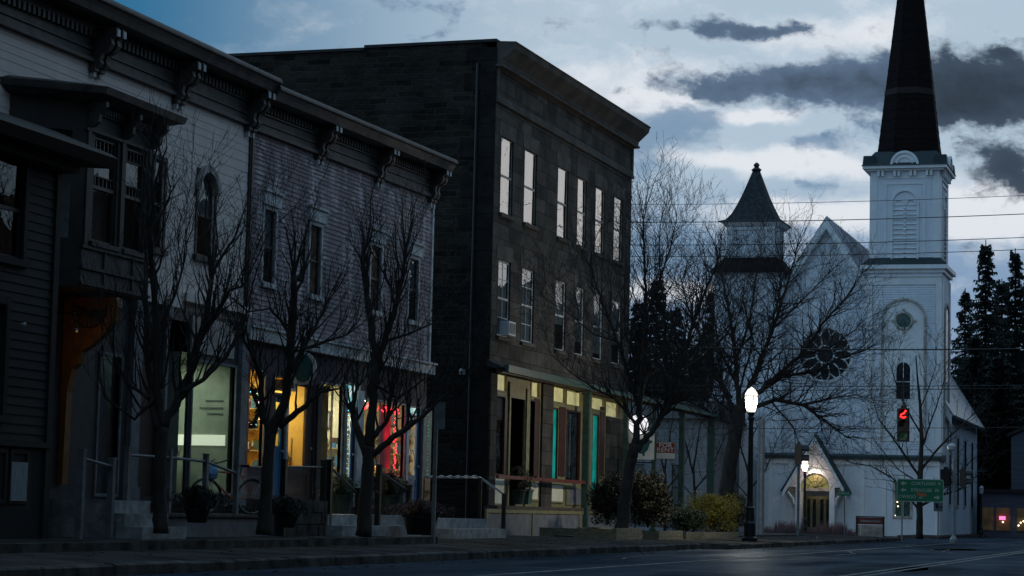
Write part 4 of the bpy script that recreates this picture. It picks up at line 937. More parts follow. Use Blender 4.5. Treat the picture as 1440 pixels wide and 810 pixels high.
# hanging signs on the porch
def signy(name, label, px0, px1, py0, py1, l, matf, cat='sign', bx=.02):
    yy = yl((px0+px1)/2, l); x0, x1 = xy(px0, yy), xy(px1, yy); z0, z1 = hy((px0+px1)/2, py1, yy), hy((px0+px1)/2, py0, yy)
    t = thing(name, label, cat, ((x0+x1)/2, yy, z0)); return t, x0, x1, z0, z1, yy
t, x0, x1, z0, z1, yy = signy('for_rent_sign', 'small red and white sign reading FOR RENT beside the bathtub sign', 921, 949, 622, 645, 18.4, 'signwhite')
k = MB(); k.box(x0, x1, yy, yy+.03, z0, z1); k.build('board', 'signwhite', t)
w_, h_ = x1-x0, z1-z0
k = MB(); k.box(x0+.02, x1-.02, yy-.006, yy-.001, z0+h_*.36, z1-.02); k.build('red_field', 'signred', t)
for b_, zz in (('FOR', .81), ('RENT', .53)): text('lettering', b_, h_*.36, 'signwhite', t, (0, -.012, h_*zz), (R(90), 0, 0), xs=1.22)
k = MB(); k.box(x0-.02, x0, yy-.005, yy+.035, z0-.02, z1+.02); k.box(x1, x1+.02, yy-.005, yy+.035, z0-.02, z1+.02); k.box(x0, x1, yy-.005, yy+.035, z1, z1+.02); k.box(x0, x1, yy-.005, yy+.035, z0-.02, z0); k.tube([(x0-.2, yy+.015, z1-.03), (x0, yy+.015, z1-.03)], .01, 4); k.build('sign_frame', 'wood', t)
t, x0, x1, z0, z1, yy = signy('bathtub_sign', 'white square sign with a dark teal clawfoot bathtub under the lit disc', 877, 919, 606, 646, 18.45, 'signwhite')
k = MB(); k.box(x0, x1, yy, yy+.04, z0, z1); k.build('board', 'signwhite', t); w_, h_ = x1-x0, z1-z0
tub = [(-.42, .60), (-.46, .56), (-.40, .52), (-.34, .36), (-.2, .24), (-.18, .14), (-.12, .14), (-.10, .22), (.12, .20), (.12, .12), (.19, .12), (.2, .24), (.30, .34), (.36, .56), (.44, .60), (.46, .66), (.34, .68), (.30, .76), (.26, .76), (.26, .66), (.06, .62), (-.1, .50), (-.3, .56)]
cx = (x0+x1)/2; k = MB(); k.prism([(cx+p*w_*.98, z0+q*h_) for p, q in tub], lambda p, q, a: (p, a, q), yy-.012, yy-.001); k.build('bathtub_picture', 'teal', t)
k = MB(); k.tube([(x0, yy+.02, z0-.1), (x1, yy+.02, z0-.1)], .02, 5); [k.tube([(x0+w_*q, yy+.02, z0-.1), (x0+w_*q, yy+.02, z0)], .008, 4) for q in (.1, .9)]; k.build('hanger', 'black', t)
t, x0, x1, z0, z1, yy = signy('lit_disc_sign', 'round glowing white sign above the bathtub sign', 882.5, 910.5, 583, 611, 18.45, 'ewhite')
k = MB(); ovaly((x1-x0)/2, (z1-z0)/2, yy-.03, yy+.03, k, (x0+x1)/2, (z0+z1)/2, 36); k.build('lit_face', 'ewhite', t)
k = MB(); cx, cz, rr = (x0+x1)/2, (z0+z1)/2, (x1-x0)/2
k.tube([(cx+(rr+.01)*math.cos(i*math.pi/18), yy, cz+(rr+.01)*math.sin(i*math.pi/18)) for i in range(37)], .03, 6, cap=False); k.tube([(cx, yy, cz+rr), (cx, yy, 4.84)], .012, 5); k.build('rim', 'black', t)

# ================================================================== CHURCH
YC = 124.0; C = FY(YC)
def xc(px, d=0, py=400): return xy(px, YC-d, py if d < 2 else 690)
def hc(py, px=1200, d=0): return hy(px, py, YC-d)
K = thing('church', 'white clapboard church with a tall dark spire and a smaller left tower', 'church', (xc(1159), YC, 0))
nc = xc(1159); hw = 6.45; eave = 7.3; ridge = 17.4; YN = YC+.9; CN = FY(YN); YE_ = YC+19
# nave front gable
rc, rz_, rr = nc-.05, hc(497, 1157), 38/25.9
n = 48; k = MB()
outer = []
def gable_pt(t):
    # march the ray from the rose centre to the gable outline
    dx, dz_ = math.cos(t), math.sin(t); best = 1e9
    cand = []
    if dx > 0: cand.append((nc+hw-rc)/dx)
    if dx < 0: cand.append((nc-hw-rc)/dx)
    if dz_ < 0: cand.append((0-rz_)/dz_)
    for s_ in (-1, 1):   # roof slopes
        sl = (ridge-eave)/hw; den = dz_+s_*sl*dx
        if den > 1e-6: cand.append((ridge-s_*sl*(rc-nc)-rz_)/den)
    q = min(c for c in cand if c > 0); return rc+q*dx, rz_+q*dz_
for i in range(n):
    t0, t1 = 2*math.pi*i/n, 2*math.pi*(i+1)/n; a, b = gable_pt(t0), gable_pt(t1)
    k.poly([(rc+rr*math.cos(t0), YN, rz_+rr*math.sin(t0)), (a[0], YN, a[1]), (b[0], YN, b[1]), (rc+rr*math.cos(t1), YN, rz_+rr*math.sin(t1))])
k.build('front_wall', 'church', K, fix=False)
k = MB(); k.poly([(nc+hw, YN, 0), (nc+hw, YE_, 0), (nc+hw, YE_, eave), (nc+hw, YN, eave)]); k.poly([(nc-hw, YN, 0), (nc-hw, YE_, 0), (nc-hw, YE_, eave), (nc-hw, YN, eave)])
k.poly([(nc-hw, YE_, 0), (nc+hw, YE_, 0), (nc+hw, YE_, eave), (nc, YE_, ridge), (nc-hw, YE_, eave)]); k.build('side_wall', 'church', K, fix=False)
k = MB()
for i in range(24): yy = YN+.3+i*.78; k.box(nc+hw, nc+hw+.06, yy, yy+.09, .2, eave-.2)
k.build('side_battens', 'church', K)
for i in range(4):
    yy = YN+2.5+i*4.2; k = MB(); k.box(nc+hw+.01, nc+hw+.08, yy-.6, yy+.6, 1.8, 5.8); k = k.build('side_window', 'trim', K); p = MB(); p.box(nc+hw+.081, nc+hw+.09, yy-.5, yy+.5, 1.9, 5.7); p.build('pane', 'stained', k)
sl = (ridge-eave)/hw
for s_, nm_ in ((1, 'r'), (-1, 'l')):
    k = MB(); e = hw+.45
    k.hexa([(nc, YN-.35, ridge), (nc+s_*e, YN-.35, ridge-sl*e), (nc+s_*e, YE_+.3, ridge-sl*e), (nc, YE_+.3, ridge), (nc, YN-.35, ridge+.22), (nc+s_*(e+.1), YN-.35, ridge-sl*e+.12), (nc+s_*(e+.1), YE_+.3, ridge-sl*e+.12), (nc, YE_+.3, ridge+.22)])
    r = k.build('nave_roof', 'tinroof', K)
    k = MB()
    for i in range(30): yy = YN-.2+i*.66; k.hexa([(nc+s_*.02, yy, ridge+.2), (nc+s_*e, yy, ridge-sl*e+.14), (nc+s_*e, yy+.05, ridge-sl*e+.14), (nc+s_*.02, yy+.05, ridge+.2), (nc+s_*.02, yy, ridge+.28), (nc+s_*e, yy, ridge-sl*e+.22), (nc+s_*e, yy+.05, ridge-sl*e+.22), (nc+s_*.02, yy+.05, ridge+.28)])
    k.build('roof_seams', 'tinroof', r)
    k = MB(); k.hexa([(nc, YN-.42, ridge-.45), (nc+s_*e, YN-.42, ridge-sl*e-.42), (nc+s_*e, YN-.36, ridge-sl*e-.42), (nc, YN-.36, ridge-.45), (nc, YN-.42, ridge+.1), (nc+s_*e, YN-.42, ridge-sl*e+.1), (nc+s_*e, YN-.36, ridge-sl*e+.1), (nc, YN-.36, ridge+.1)]); k.build('bargeboard', 'white', K)
    k = MB(); k.hexa([(nc, YN-.36, ridge-.50), (nc+s_*e, YN-.36, ridge-sl*e-.5), (nc+s_*e, YN, ridge-sl*e-.5), (nc, YN, ridge-.5), (nc, YN-.36, ridge-.46), (nc+s_*e, YN-.36, ridge-sl*e-.44), (nc+s_*e, YN, ridge-sl*e-.44), (nc, YN, ridge-.46)]); k.build('gable_soffit', 'white', K)
# rose window
k = MB(); k.prism([(rc+rr*math.cos(i*math.pi/24), rz_+rr*math.sin(i*math.pi/24)) for i in range(48)], lambda p, q, a: (p, a, q), YN+.05, YN+.08); rose = k.build('rose_window', 'stained', K)
k = MB()
def ring(mb, x, z, r0, rad, y, n_=40, a0=0, a1=2*math.pi): mb.tube([(x+r0*math.cos(a0+(a1-a0)*i/n_), y, z+r0*math.sin(a0+(a1-a0)*i/n_)) for i in range(n_+1)], rad, 5, cap=False)
ring(k, rc, rz_, rr+.05, .12, YN-.02); ring(k, rc, rz_, rr*.33, .055, YN+.02, 24)
for i in range(12):
    t = 2*math.pi*(i+.5)/12; p0, p1 = rr*.34, rr*.72
    k.tube([(rc+p0*math.cos(t), YN+.02, rz_+p0*math.sin(t)), (rc+p1*math.cos(t), YN+.02, rz_+p1*math.sin(t))], .04, 5)
    for s_ in (-1, 1): k.tube([(rc+p1*math.cos(t), YN+.02, rz_+p1*math.sin(t)), (rc+rr*.86*math.cos(t+s_*.09), YN+.02, rz_+rr*.86*math.sin(t+s_*.09)), (rc+rr*.98*math.cos(t+s_*.19), YN+.02, rz_+rr*.98*math.sin(t+s_*.19))], .038, 5)
k.build('rose_tracery', 'white', rose)
# right tower
tx0, tx1 = xc(1223, .6, 300), xc(1337, .6, 300)-.55; tw = tx1-tx0; TY = YC-.6; FT = FY(TY); td = tw
lw0, lw1 = tx0-.12, tx1+.12
def tbox(mb, x0, x1, z0, z1, off=0): mb.box(x0-off, x1+off, TY-off, TY+td+off, z0, z1)
zM, zC = 14.5, 19.9
k = MB(); lowops = []
k.poly([(lw0, TY-.12, 0), (lw1, TY-.12, 0), (lw1, TY-.12, zM), (lw0, TY-.12, zM)]); k.poly([(lw1, TY-.12, 0), (lw1, TY+td, 0), (lw1, TY+td, zM), (lw1, TY-.12, zM)])
k.poly([(lw0, TY-.12, 0), (lw0, TY+td, 0), (lw0, TY+td, zM), (lw0, TY-.12, zM)]); k.poly([(lw0, TY+td, 0), (lw1, TY+td, 0), (lw1, TY+td, zM), (lw0, TY+td, zM)]); tow = k.build('tower_base', 'church', K, fix=False)
FL = FY(TY-.12); tcx = (lw0+lw1)/2
def lapwall(par, x0, x1, z0, z1, fr, nm_='clapboards', pitch=.13): return wallmesh(fr, x0, x1, z0, z1, [], pitch=pitch, proud=.03).build(nm_, 'church', par, fix=False)
lapwall(tow, lw0+.35, lw1-.35, 4.8, zM-.9, lambda u, v, w: FL(u, v, w+.005))
k = MB()
for a, b in ((lw0, lw0+.32), (lw1-.32, lw1)): k.box(a, b, 4.6, zM-.45, 0, .07, FL)
k.box(lw0, lw1, zM-.85, zM-.4, 0, .06, FL); k.box(lw0-.05, lw1+.05, zM-.42, zM-.36, 0, .12, FL)
for a, b in ((0, .3), (td-.25, td+.05)): k.box(lw1, lw1+.07, TY-.12+a, TY-.12+b, 4.6, zM-.4)
k.build('corner_pilasters', 'white', tow)
k = MB(); tbox(k, tx0, tx1, zM, zM+.22, .42); tbox(k, tx0, tx1, zM-.2, zM-.001, .25); k.build('middle_cornice', 'white', K)
k = MB(); k.hexa([(tx0-.4, TY-.4, zM+.225), (tx1+.4, TY-.4, zM+.225), (tx1+.4, TY+td+.4, zM+.225), (tx0-.4, TY+td+.4, zM+.225), (tx0, TY, zM+.65), (tx1, TY, zM+.65), (tx1, TY+td, zM+.65), (tx0, TY+td, zM+.65)]); k.build('cornice_flashing', 'copper', K)
# arched recess with round window and arched window
def archband(mb, fr, cx, z0, zs, r, t, w0, w1, n_=16):
    mb.box(cx-r-t, cx-r, z0, zs, w0, w1, fr); mb.box(cx+r, cx+r+t, z0, zs, w0, w1, fr)
    for i in range(n_):
        a, b = math.pi*i/n_, math.pi*(i+1)/n_
        P_ = [(cx+r*math.cos(a), zs+r*math.sin(a)), (cx+r*math.cos(b), zs+r*math.sin(b)), (cx+(r+t)*math.cos(b), zs+(r+t)*math.sin(b)), (cx+(r+t)*math.cos(a), zs+(r+t)*math.sin(a))]
        mb.prism(P_, fr_swap(fr), w0, w1)
def fr_swap(fr): return lambda p, q, a: fr(p, q, a)
k = MB(); archband(k, FL, tcx, 5.2, hc(452, 1272), 1.08, .12, .0, .14); k.build('arched_moulding', 'creamt', tow)
k = MB(); k.prism([(tcx+1.08*math.cos(math.pi*i/16), hc(452, 1272)+1.08*math.sin(math.pi*i/16)) for i in range(17)]+[(tcx-1.08, 5.2), (tcx+1.08, 5.2)], fr_swap(FL), .0, .055); k.build('arched_panel', 'white', tow)
oz = hc(453, 1272); k = MB(); k.prism([(tcx+.40*math.cos(math.pi*i/12), oz+.40*math.sin(math.pi*i/12)) for i in range(24)], fr_swap(FL), .05, .07); rw = k.build('round_window', 'greenglass', tow)
k = MB(); ring(k, tcx, oz, .45, .09, TY-.12-.06, 32)
for i in range(4): t = math.pi/2*i; k.box(tcx+.6*math.cos(t)-.07, tcx+.6*math.cos(t)+.07, oz+.6*math.sin(t)-.07, oz+.6*math.sin(t)+.07, .055, .11, FL)
k.build('round_frame', 'creamt', rw)
az0, az1 = hc(562, 1270), hc(511, 1270)
k = MB(); arcp = [(tcx+.37*math.cos(math.pi*i/12), az1-.37+.37*math.sin(math.pi*i/12)) for i in range(13)]+[(tcx-.37, az0), (tcx+.37, az0)]
k.prism(arcp, fr_swap(FL), .05, .07); aw_ = k.build('arched_window', 'stained', tow)
k = MB(); archband(k, FL, tcx, az0, az1-.37, .37, .10, .05, .13); k.box(tcx-.015, tcx+.015, az0, az1, .07, .09, FL); k.box(tcx-.37, tcx+.37, az0+.9, az0+.94, .07, .09, FL); k.build('arched_frame', 'white', aw_)
# recess arch on the street side of the tower
FS = lambda u, v, w: (lw1+w, u, v)
k = MB(); ts = TY+td/2; archband(k, FS, ts, 5.2, hc(452, 1272), 1.0, .12, 0, .1); k.build('arched_moulding', 'creamt', tow)
k = MB(); k.prism([(ts+.5*math.cos(math.pi*i/12), 12+.5*math.sin(math.pi*i/12)) for i in range(13)]+[(ts-.5, 8.5), (ts+.5, 8.5)], fr_swap(FS), .02, .06); k.build('side_window', 'stained', tow)
# belfry
k = MB(); tbox(k, tx0+.05, tx1-.05, zM+.5, zC); bel = k.build('belfry', 'church', K)
FBf = FY(TY+.05); bcx = (tx0+tx1)/2; FBs = lambda u, v, w: (tx1-.05+w, u, v); bsy = TY+td/2
lz0, lz1 = hc(368, 1272), hc(291, 1272)
for fr_, cx_ in ((FBf, bcx), (FBs, bsy)):
    lapwall(bel, cx_-tw/2+.4, cx_+tw/2-.4, zM+.9, zC-.5, lambda u, v, w, f_=fr_: f_(u, v, w+.004), pitch=.12)
    k = MB()
    for s_ in (-1, 1): k.box(cx_+s_*(tw/2-.2)-.2, cx_+s_*(tw/2-.2)+.2, zM+.6, zC-.3, 0, .07, fr_)
    for s_ in (-1, 1): k.box(cx_+s_*1.05-.06, cx_+s_*1.05+.06, zM+.8, zC-.75, 0, .085, fr_)
    k.box(cx_-1.11, cx_+1.11, zC-.75, zC-.62, 0, .085, fr_); k.box(cx_-tw/2, cx_+tw/2, zC-.42, zC-.3, 0, .08, fr_)
    for i in range(4):
        for dx in (-.11, .11): u = cx_-tw/2+.6+(tw-1.2)*i/3+dx; k.box(u-.06, u+.06, zC-.3, zC-.02, 0, .26, fr_)
    k.build('belfry_trim', 'white', bel)
    k = MB(); k.box(cx_-.66, cx_+.66, lz0, lz1, .0, .04, fr_); lv = k.build('louvre_opening', 'stained', bel)
    k = MB()
    for i in range(11):
        z = lz0+.1+(lz1-lz0-.12)*i/11; k.hexa([fr_(cx_-.64, z, .04), fr_(cx_+.64, z, .04), fr_(cx_+.64, z+.02, .04), fr_(cx_-.64, z+.02, .04), fr_(cx_-.64, z-.1+.12, .04), fr_(cx_+.64, z+.02, .04), fr_(cx_+.64, z+.04, .04), fr_(cx_-.64, z+.04, .04)]) if False else k.prism([(.045, z+.085), (.045, z+.105), (.12, z+.05), (.12, z+.03)], lambda p, q, a, f_=fr_: f_(a, q, p), cx_-.63, cx_+.63)
    k.build('louvre_slats', 'white', lv)
    k = MB()
    for i in range(12): z = lz0+.08+(lz1-lz0-.1)*i/12+.12; k.ball(fr_(cx_, z, .13), .07, 8, 5)
    for s_ in (-1, 1): k.box(cx_+s_*.70-.05, cx_+s_*.70+.05, lz0-.1, lz1+.1, 0, .13, fr_)
    k.box(cx_-.8, cx_+.8, lz0-.2, lz0-.08, 0, .2, fr_)
    k.build('louvre_frame', 'white', lv)
    k = MB(); archband(k, fr_, cx_, lz1+.05, lz1+.12, .66, .11, 0, .14, 14)
    for s_ in (-1, 1): archband(k, fr_, cx_+s_*.33, lz1+.02, lz1+.05, .24, .06, 0, .11, 8)
    k.box(cx_-.66, cx_+.66, lz1, lz1+.05, 0, .1, fr_); k.build('louvre_arch', 'white', lv)
k = MB(); tbox(k, tx0, tx1, zC, zC+.1, .20); tbox(k, tx0, tx1, zC+.1, zC+.26, .36); k.build('upper_cornice', 'white', K)
cy = TY+td/2
k = MB(); z0 = zC+.262
def sq(r_, z): return [(bcx-r_, cy-r_, z), (bcx+r_, cy-r_, z), (bcx+r_, cy+r_, z), (bcx-r_, cy+r_, z)]
k.hexa(sq(tw/2+.42, z0)+sq(tw/2-.25, z0+.85)); k.build('spire_skirt', 'copper', K)
# octagonal slate spire, slightly flared, with a darker band
k = MB(); r8 = tw/2-.12; apex = 36.3; zb = z0+.45
def octo(r_, z): return [(bcx+r_*1.04*math.cos(math.pi/8+i*math.pi/4), cy+r_*1.04*math.sin(math.pi/8+i*math.pi/4), z) for i in range(8)]
levels = [(zb+(apex-zb)*q, r8*(1-q)) for q in [i/28 for i in range(28)]]+[(apex, .04)]
for i, (z, r_) in enumerate(levels[:-1]):
    z2, r2 = levels[i+1]; A, B_ = octo(r_*1.012, z), octo(r2*1.0, z2)
    for j in range(8): k.poly([A[j], A[(j+1) % 8], B_[(j+1) % 8], B_[j]])
sp = k.build('spire', 'spire', K, fix=False)
k = MB(); q = .235; z = zb+(apex-zb)*q; A, B_ = octo(r8*(1-q)*1.02, z), octo(r8*(1-q-.022)*1.02, z+.34)
for j in range(8): k.poly([A[j], A[(j+1) % 8], B_[(j+1) % 8], B_[j]])
k.build('slate_band', 'band', sp, fix=False)
# lunettes and corner gables
for fr_, cx_ in ((FY(TY-.3), bcx), (lambda u, v, w: (tx1+.3+w, u, v), bsy)):
    k = MB(); k.prism([(cx_+.74*math.cos(math.pi*i/14), z0+.02+.74*math.sin(math.pi*i/14)) for i in range(15)], fr_swap(fr_), -.9, .0); lu = k.build('lunette', 'white', K)
    k = MB(); archband(k, fr_, cx_, z0+.0, z0+.02, .64, .13, 0, .08, 14); archband(k, fr_, cx_, z0, z0+.02, .40, .05, 0, .05, 14); k.build('lunette_moulding', 'white', lu)
for sx in (-1, 1):
    for sy in (-1, 1):
        px_, py_ = bcx+sx*(tw/2+.02), cy+sy*(tw/2+.02); k = MB()
        k.hexa([(px_-.35, py_-.35, z0), (px_+.35, py_-.35, z0), (px_+.35, py_+.35, z0), (px_-.35, py_+.35, z0), (px_-.3, py_-.3, z0+.55), (px_+.3, py_-.3, z0+.55), (px_+.3, py_+.3, z0+.55), (px_-.3, py_+.3, z0+.55)]); k.build('corner_pinnacle', 'copper', K)
# left tower
l0, l1 = xc(1019), xc(1087); lcx = (l0+l1)/2; lr = (l1-l0)/2; ly = YC+.5+lr
def sqr(r_, z): return [(lcx-r_, ly-r_, z), (lcx+r_, ly-r_, z), (lcx+r_, ly+r_, z), (lcx-r_, ly+r_, z)]
zl1, zl2, zl3, zl4 = hc(383, 1050), hc(362, 1050), hc(313, 1050), hc(232, 1050)
k = MB(); k.hexa(sqr(lr+.55, 0)+sqr(lr+.55, zl1)); lt = k.build('small_tower', 'church', K)
k = MB(); k.hexa(sqr(lr+.85, zl1)+sqr(lr+.1, zl2+.05)); k.build('small_tower_skirt', 'spire', K)
k = MB(); k.hexa(sqr(lr, zl2)+sqr(lr, zl3)); k = k.build('small_belfry', 'church', K)
q = MB()
for sx in (-1, 1): q.box(lcx+sx*(lr-.15)-.15, lcx+sx*(lr-.15)+.15, zl2, zl3, 0, .06, FY(ly-lr))
q.box(lcx-lr, lcx+lr, zl3-.35, zl3-.2, 0, .08, FY(ly-lr)); q.build('belfry_trim', 'white', k)
k = MB(); k.hexa(sqr(lr+.14, zl3-.12)+sqr(lr+.34, zl3+.12)); k.build('small_tower_cornice', 'white', K)
k = MB(); hq_ = (zl4-zl3-.25)/3.1; pr = [(1.80, 0), (1.45, .13*hq_), (1.17, .50*hq_), (.92, 1.05*hq_), (.67, 1.68*hq_), (.46, 2.31*hq_), (.20, 3.1*hq_)]
for (ra, za), (rb, zb_) in zip(pr, pr[1:]): k.hexa(sqr(ra, zl3+.121+za)+sqr(rb, zl3+.121+zb_))
k.build('small_tower_roof', 'slategrey', K)
k = MB(); k.lathe((lcx, ly, zl4-.2), [(.2, 0), (.24, .12), (.3, .2), (.18, .3), (.12, .36), (.17, .44), (.17, .5), (.05, .62)], 10); k.build('finial', 'black', K)
# vestibule with its gabled porch
vx0, vx1 = xc(1068, 2.0), xc(1322, 2.0); VY = YC-2.2; FV = FY(VY); zv = 4.15
porch_cx = xc(1149.5, 2.4); dw = .76
k = MB()
k.build
vb = wallmesh(FV, vx0, vx1, 0, zv, [(porch_cx-dw, porch_cx+dw, -.01, 3.3), (xc(1259, 2.2), xc(1280, 2.2), hc(727, 1270, 2), hc(681, 1270, 2))], pitch=0, reveal=.3)
vb.poly([(vx1, VY, 0), (vx1, YC, 0), (vx1, YC, zv), (vx1, VY, zv)]); vb.poly([(vx0, VY, 0), (vx0, YC, 0), (vx0, YC, zv), (vx0, VY, zv)]); vb = vb.build('vestibule', 'church', K, fix=False)
k = MB()
for px in (1084, 1112, 1213, 1243, 1318): x = xc(px, 2.2); k.box(x-.12, x+.12, 0, zv-.25, 0, .05, FV)
k.box(vx0, vx1, zv-.28, zv-.05, 0, .09, FV); k.build('vestibule_trim', 'white', vb)
k = MB(); k.box(vx0-.1, vx1+.1, YC-2.45, YC, zv, zv+.16); k.hexa([(vx0-.1, VY-.25, zv+.16), (vx1+.1, VY-.25, zv+.16), (vx1+.1, YC, zv+.16), (vx0-.1, YC, zv+.16), (vx0-.1, VY-.22, zv+.20), (vx1+.1, VY-.22, zv+.20), (vx1+.1, YC, zv+.36), (vx0-.1, YC, zv+.36)]); k.build('vestibule_roof', 'copper', K)
PY = VY-1.0; FP = FY(PY); gz0, gz1 = 2.55, hc(615, 1149, 3.4); gh = 1.48
k = MB(); sp_ = 2.62; r_ = dw
pts = [(porch_cx-gh, gz0)]+[(porch_cx-r_*1.0, gz0)]+[(porch_cx-r_*math.cos(math.pi*i/14), sp_+r_*math.sin(math.pi*i/14)) for i in range(15)]+[(porch_cx+r_, gz0), (porch_cx+gh, gz0), (porch_cx, gz1)]
# gable face as fans to keep it clean
for i in range(14):
    a, b = math.pi*i/14, math.pi*(i+1)/14
    def G_(t):
        dx, dz_ = -math.cos(t), math.sin(t); s_g = (gz1-gz0)/gh; q_ = (gz1-sp_)/(dz_+s_g*abs(dx)); return (porch_cx+q_*dx, sp_+q_*dz_)
    A, B_ = (porch_cx-r_*math.cos(a), sp_+r_*math.sin(a)), (porch_cx-r_*math.cos(b), sp_+r_*math.sin(b))
    k.poly([FP(*A, 0), FP(*B_, 0), FP(*G_(b), 0), FP(*G_(a), 0)])
for s_ in (-1, 1):
    k.box(porch_cx+s_*(dw+.14)-.14, porch_cx+s_*(dw+.14)+.14, 0, sp_, -1.0, 0, FP)
pf = k.build('porch_gable', 'white', K)
for s_ in (-1, 1):
    k = MB(); k.hexa([(porch_cx, PY-.3, gz1), (porch_cx+s_*(gh+.25), PY-.3, gz0-.25), (porch_cx+s_*(gh+.25), VY, gz0-.25), (porch_cx, VY, gz1), (porch_cx, PY-.3, gz1+.16), (porch_cx+s_*(gh+.32), PY-.3, gz0-.14), (porch_cx+s_*(gh+.32), VY, gz0-.14), (porch_cx, VY, gz1+.16)]); r = k.build('porch_roof', 'copper', K)
    k = MB(); k.hexa([(porch_cx, PY-.31, gz1-.3), (porch_cx+s_*(gh+.22), PY-.31, gz0-.50), (porch_cx+s_*(gh+.22), PY-.26, gz0-.50), (porch_cx, PY-.26, gz1-.3), (porch_cx, PY-.31, gz1+.05), (porch_cx+s_*(gh+.22), PY-.31, gz0-.2), (porch_cx+s_*(gh+.22), PY-.26, gz0-.2), (porch_cx, PY-.26, gz1+.05)]); k.build('porch_bargeboard', 'white', r)
    k = MB(); x = porch_cx+s_*(dw+.35); k.tube([(x, PY-.05, 1.7), (x+s_*.05, PY-.12, 2.0), (x+s_*.32, PY-.2, 2.35)], .06, 5); k.build('porch_bracket', 'white', K)
# door, transom, fanlight, door lamp
k = MB(); dy = VY+.1
for s_ in (-1, 1):
    k.box(porch_cx+s_*.36-.35, porch_cx+s_*.36+.35, dy, dy+.06, .12, 2.15)
k = k.build('double_door', 'dooro', K); q = MB()
for s_ in (-1, 1):
    for t_ in (-.16, .16): q.box(porch_cx+s_*.36+t_-.09, porch_cx+s_*.36+t_+.09, dy-.012, dy-.001, .5, 2.0)
q.build('door_panels', 'stained', k)
k = MB(); k.box(porch_cx-dw, porch_cx+dw, PY+.12, PY+.25, 2.42, 2.56); k.build('transom_bar', 'creamt', K)
k = MB(); k.prism([(porch_cx+dw*.98*math.cos(math.pi*i/14), 2.56+dw*.95*math.sin(math.pi*i/14)) for i in range(15)], lambda p, q_, a: (p, a, q_), PY+.14, PY+.16); fl = k.build('fanlight', 'elunette', K)
k = MB()
for i in range(1, 7): t = math.pi*i/7; k.tube([(porch_cx, PY+.12, 2.57), (porch_cx+dw*.95*math.cos(t), PY+.12, 2.56+dw*.93*math.sin(t))], .012, 4)
ring(k, porch_cx, 2.56, dw*.5, .012, PY+.12, 14, 0, math.pi); k.build('fanlight_bars', 'darktrim', fl)
k = MB(); k.box(porch_cx-.26, porch_cx+.26, PY-.16, PY-.04, sp_+r_+.02, sp_+r_+.10); dl = k.build('door_lamp', 'elamp', K)
plight('door_light', (porch_cx, PY-.35, sp_+r_-.15), 20, (1, .66, .5), .06, K); plight('porch_light', (porch_cx, PY+.55, 2.35), 6, (1, .75, .45), .06, K)
k = MB(); k.box(xc(1259, 2.2)+.02, xc(1280, 2.2)-.02, hc(727, 1270, 2), hc(681, 1270, 2), -.2, -.18, FV); vw = k.build('vestibule_window', 'greenglass', K)
k = MB(); ringframe(k, FV, xc(1258, 2.2)-.08, xc(1281, 2.2)+.08, hc(729, 1270, 2), hc(680, 1270, 2)+.08, .12, 0, .06); k.box(xc(1269.5, 2.2)-.03, xc(1269.5, 2.2)+.03, hc(727, 1270, 2), hc(681, 1270, 2), -.17, -.1, FV); k.box(xc(1259, 2.2), xc(1280, 2.2), hc(704, 1270, 2)-.03, hc(704, 1270, 2)+.03, -.17, -.1, FV); k.build('window_frame', 'creamt', vw)
k = MB()
for px, py in ((1262, 706), (1259, 725), (1263, 712)): k.ball(C(xc(px, 2.2), hc(py, 1262, 2), 2.23), .035, 6, 4)
k.build('window_bulbs', 'ewarm', K)
# ================================================================== STEPS, RAILS, POTS on the terrace
def steps(name, label, px0, px1, l0, n, ztop, zbot, run=.34):
    y0, y1 = yl(px0, l0), yl(px1, l0); t = thing(name, label, 'steps', (-l0, y0, zbot), 'concrete steps up to the shopfronts'); h = (ztop-zbot)/n
    for i in range(n):
        x1_ = -l0+run*(n-1-i)+.0; xr = XF-.0
        k = MB(); k.box(xr, x1_, y0+.02*i, y1-.02*i, zbot+h*i, zbot+h*(i+1)-.002); k.build('step', 'steps', t)
    return t
steps('concrete_steps', 'pale concrete steps between the black rail posts below the red lit window', 462, 574, 17.3, 2, .86, .41)
steps('concrete_steps', 'two wide pale concrete steps at the foot of the dark stone side wall', 611, 687, 17.2, 2, .80, .33, .5)
steps('concrete_steps', 'dark wooden looking steps beside the leftmost grey posts', 150, 214, 17.4, 3, 1.05, .40)
t = thing('boardwalk', 'weathered boardwalk in front of the pale shop window', 'deck', (-18, yl(226, 17.6), .4))
k = MB(); y = yl(226, 17.6)
while y < yl(455, 17.6): k.box(XF, -17.5, y, y+.135, .78, .83); y += .15
k.build('deck_boards', 'wood', t); k = MB(); k.box(XF, -17.56, yl(226, 17.6), yl(415, 17.6), .41, .775); k.build('deck_base', 'deckp', t)
k = MB(); random.seed(4); y = yl(402, 17.4)
for z in (.41, .66, .90):
    yy = y-.1*(z*10 % 2)
    while yy < yl(459, 17.4): e = min(yl(461, 17.4), yy+random.uniform(.5, .8)); k.box(-18.2, -17.35+random.uniform(-.02, .02), yy, e-.02, z, z+.235); yy = e
tag(k.build('stone_block_wall', 'curb'), 'dark block wall under the brown shop door', 'wall')
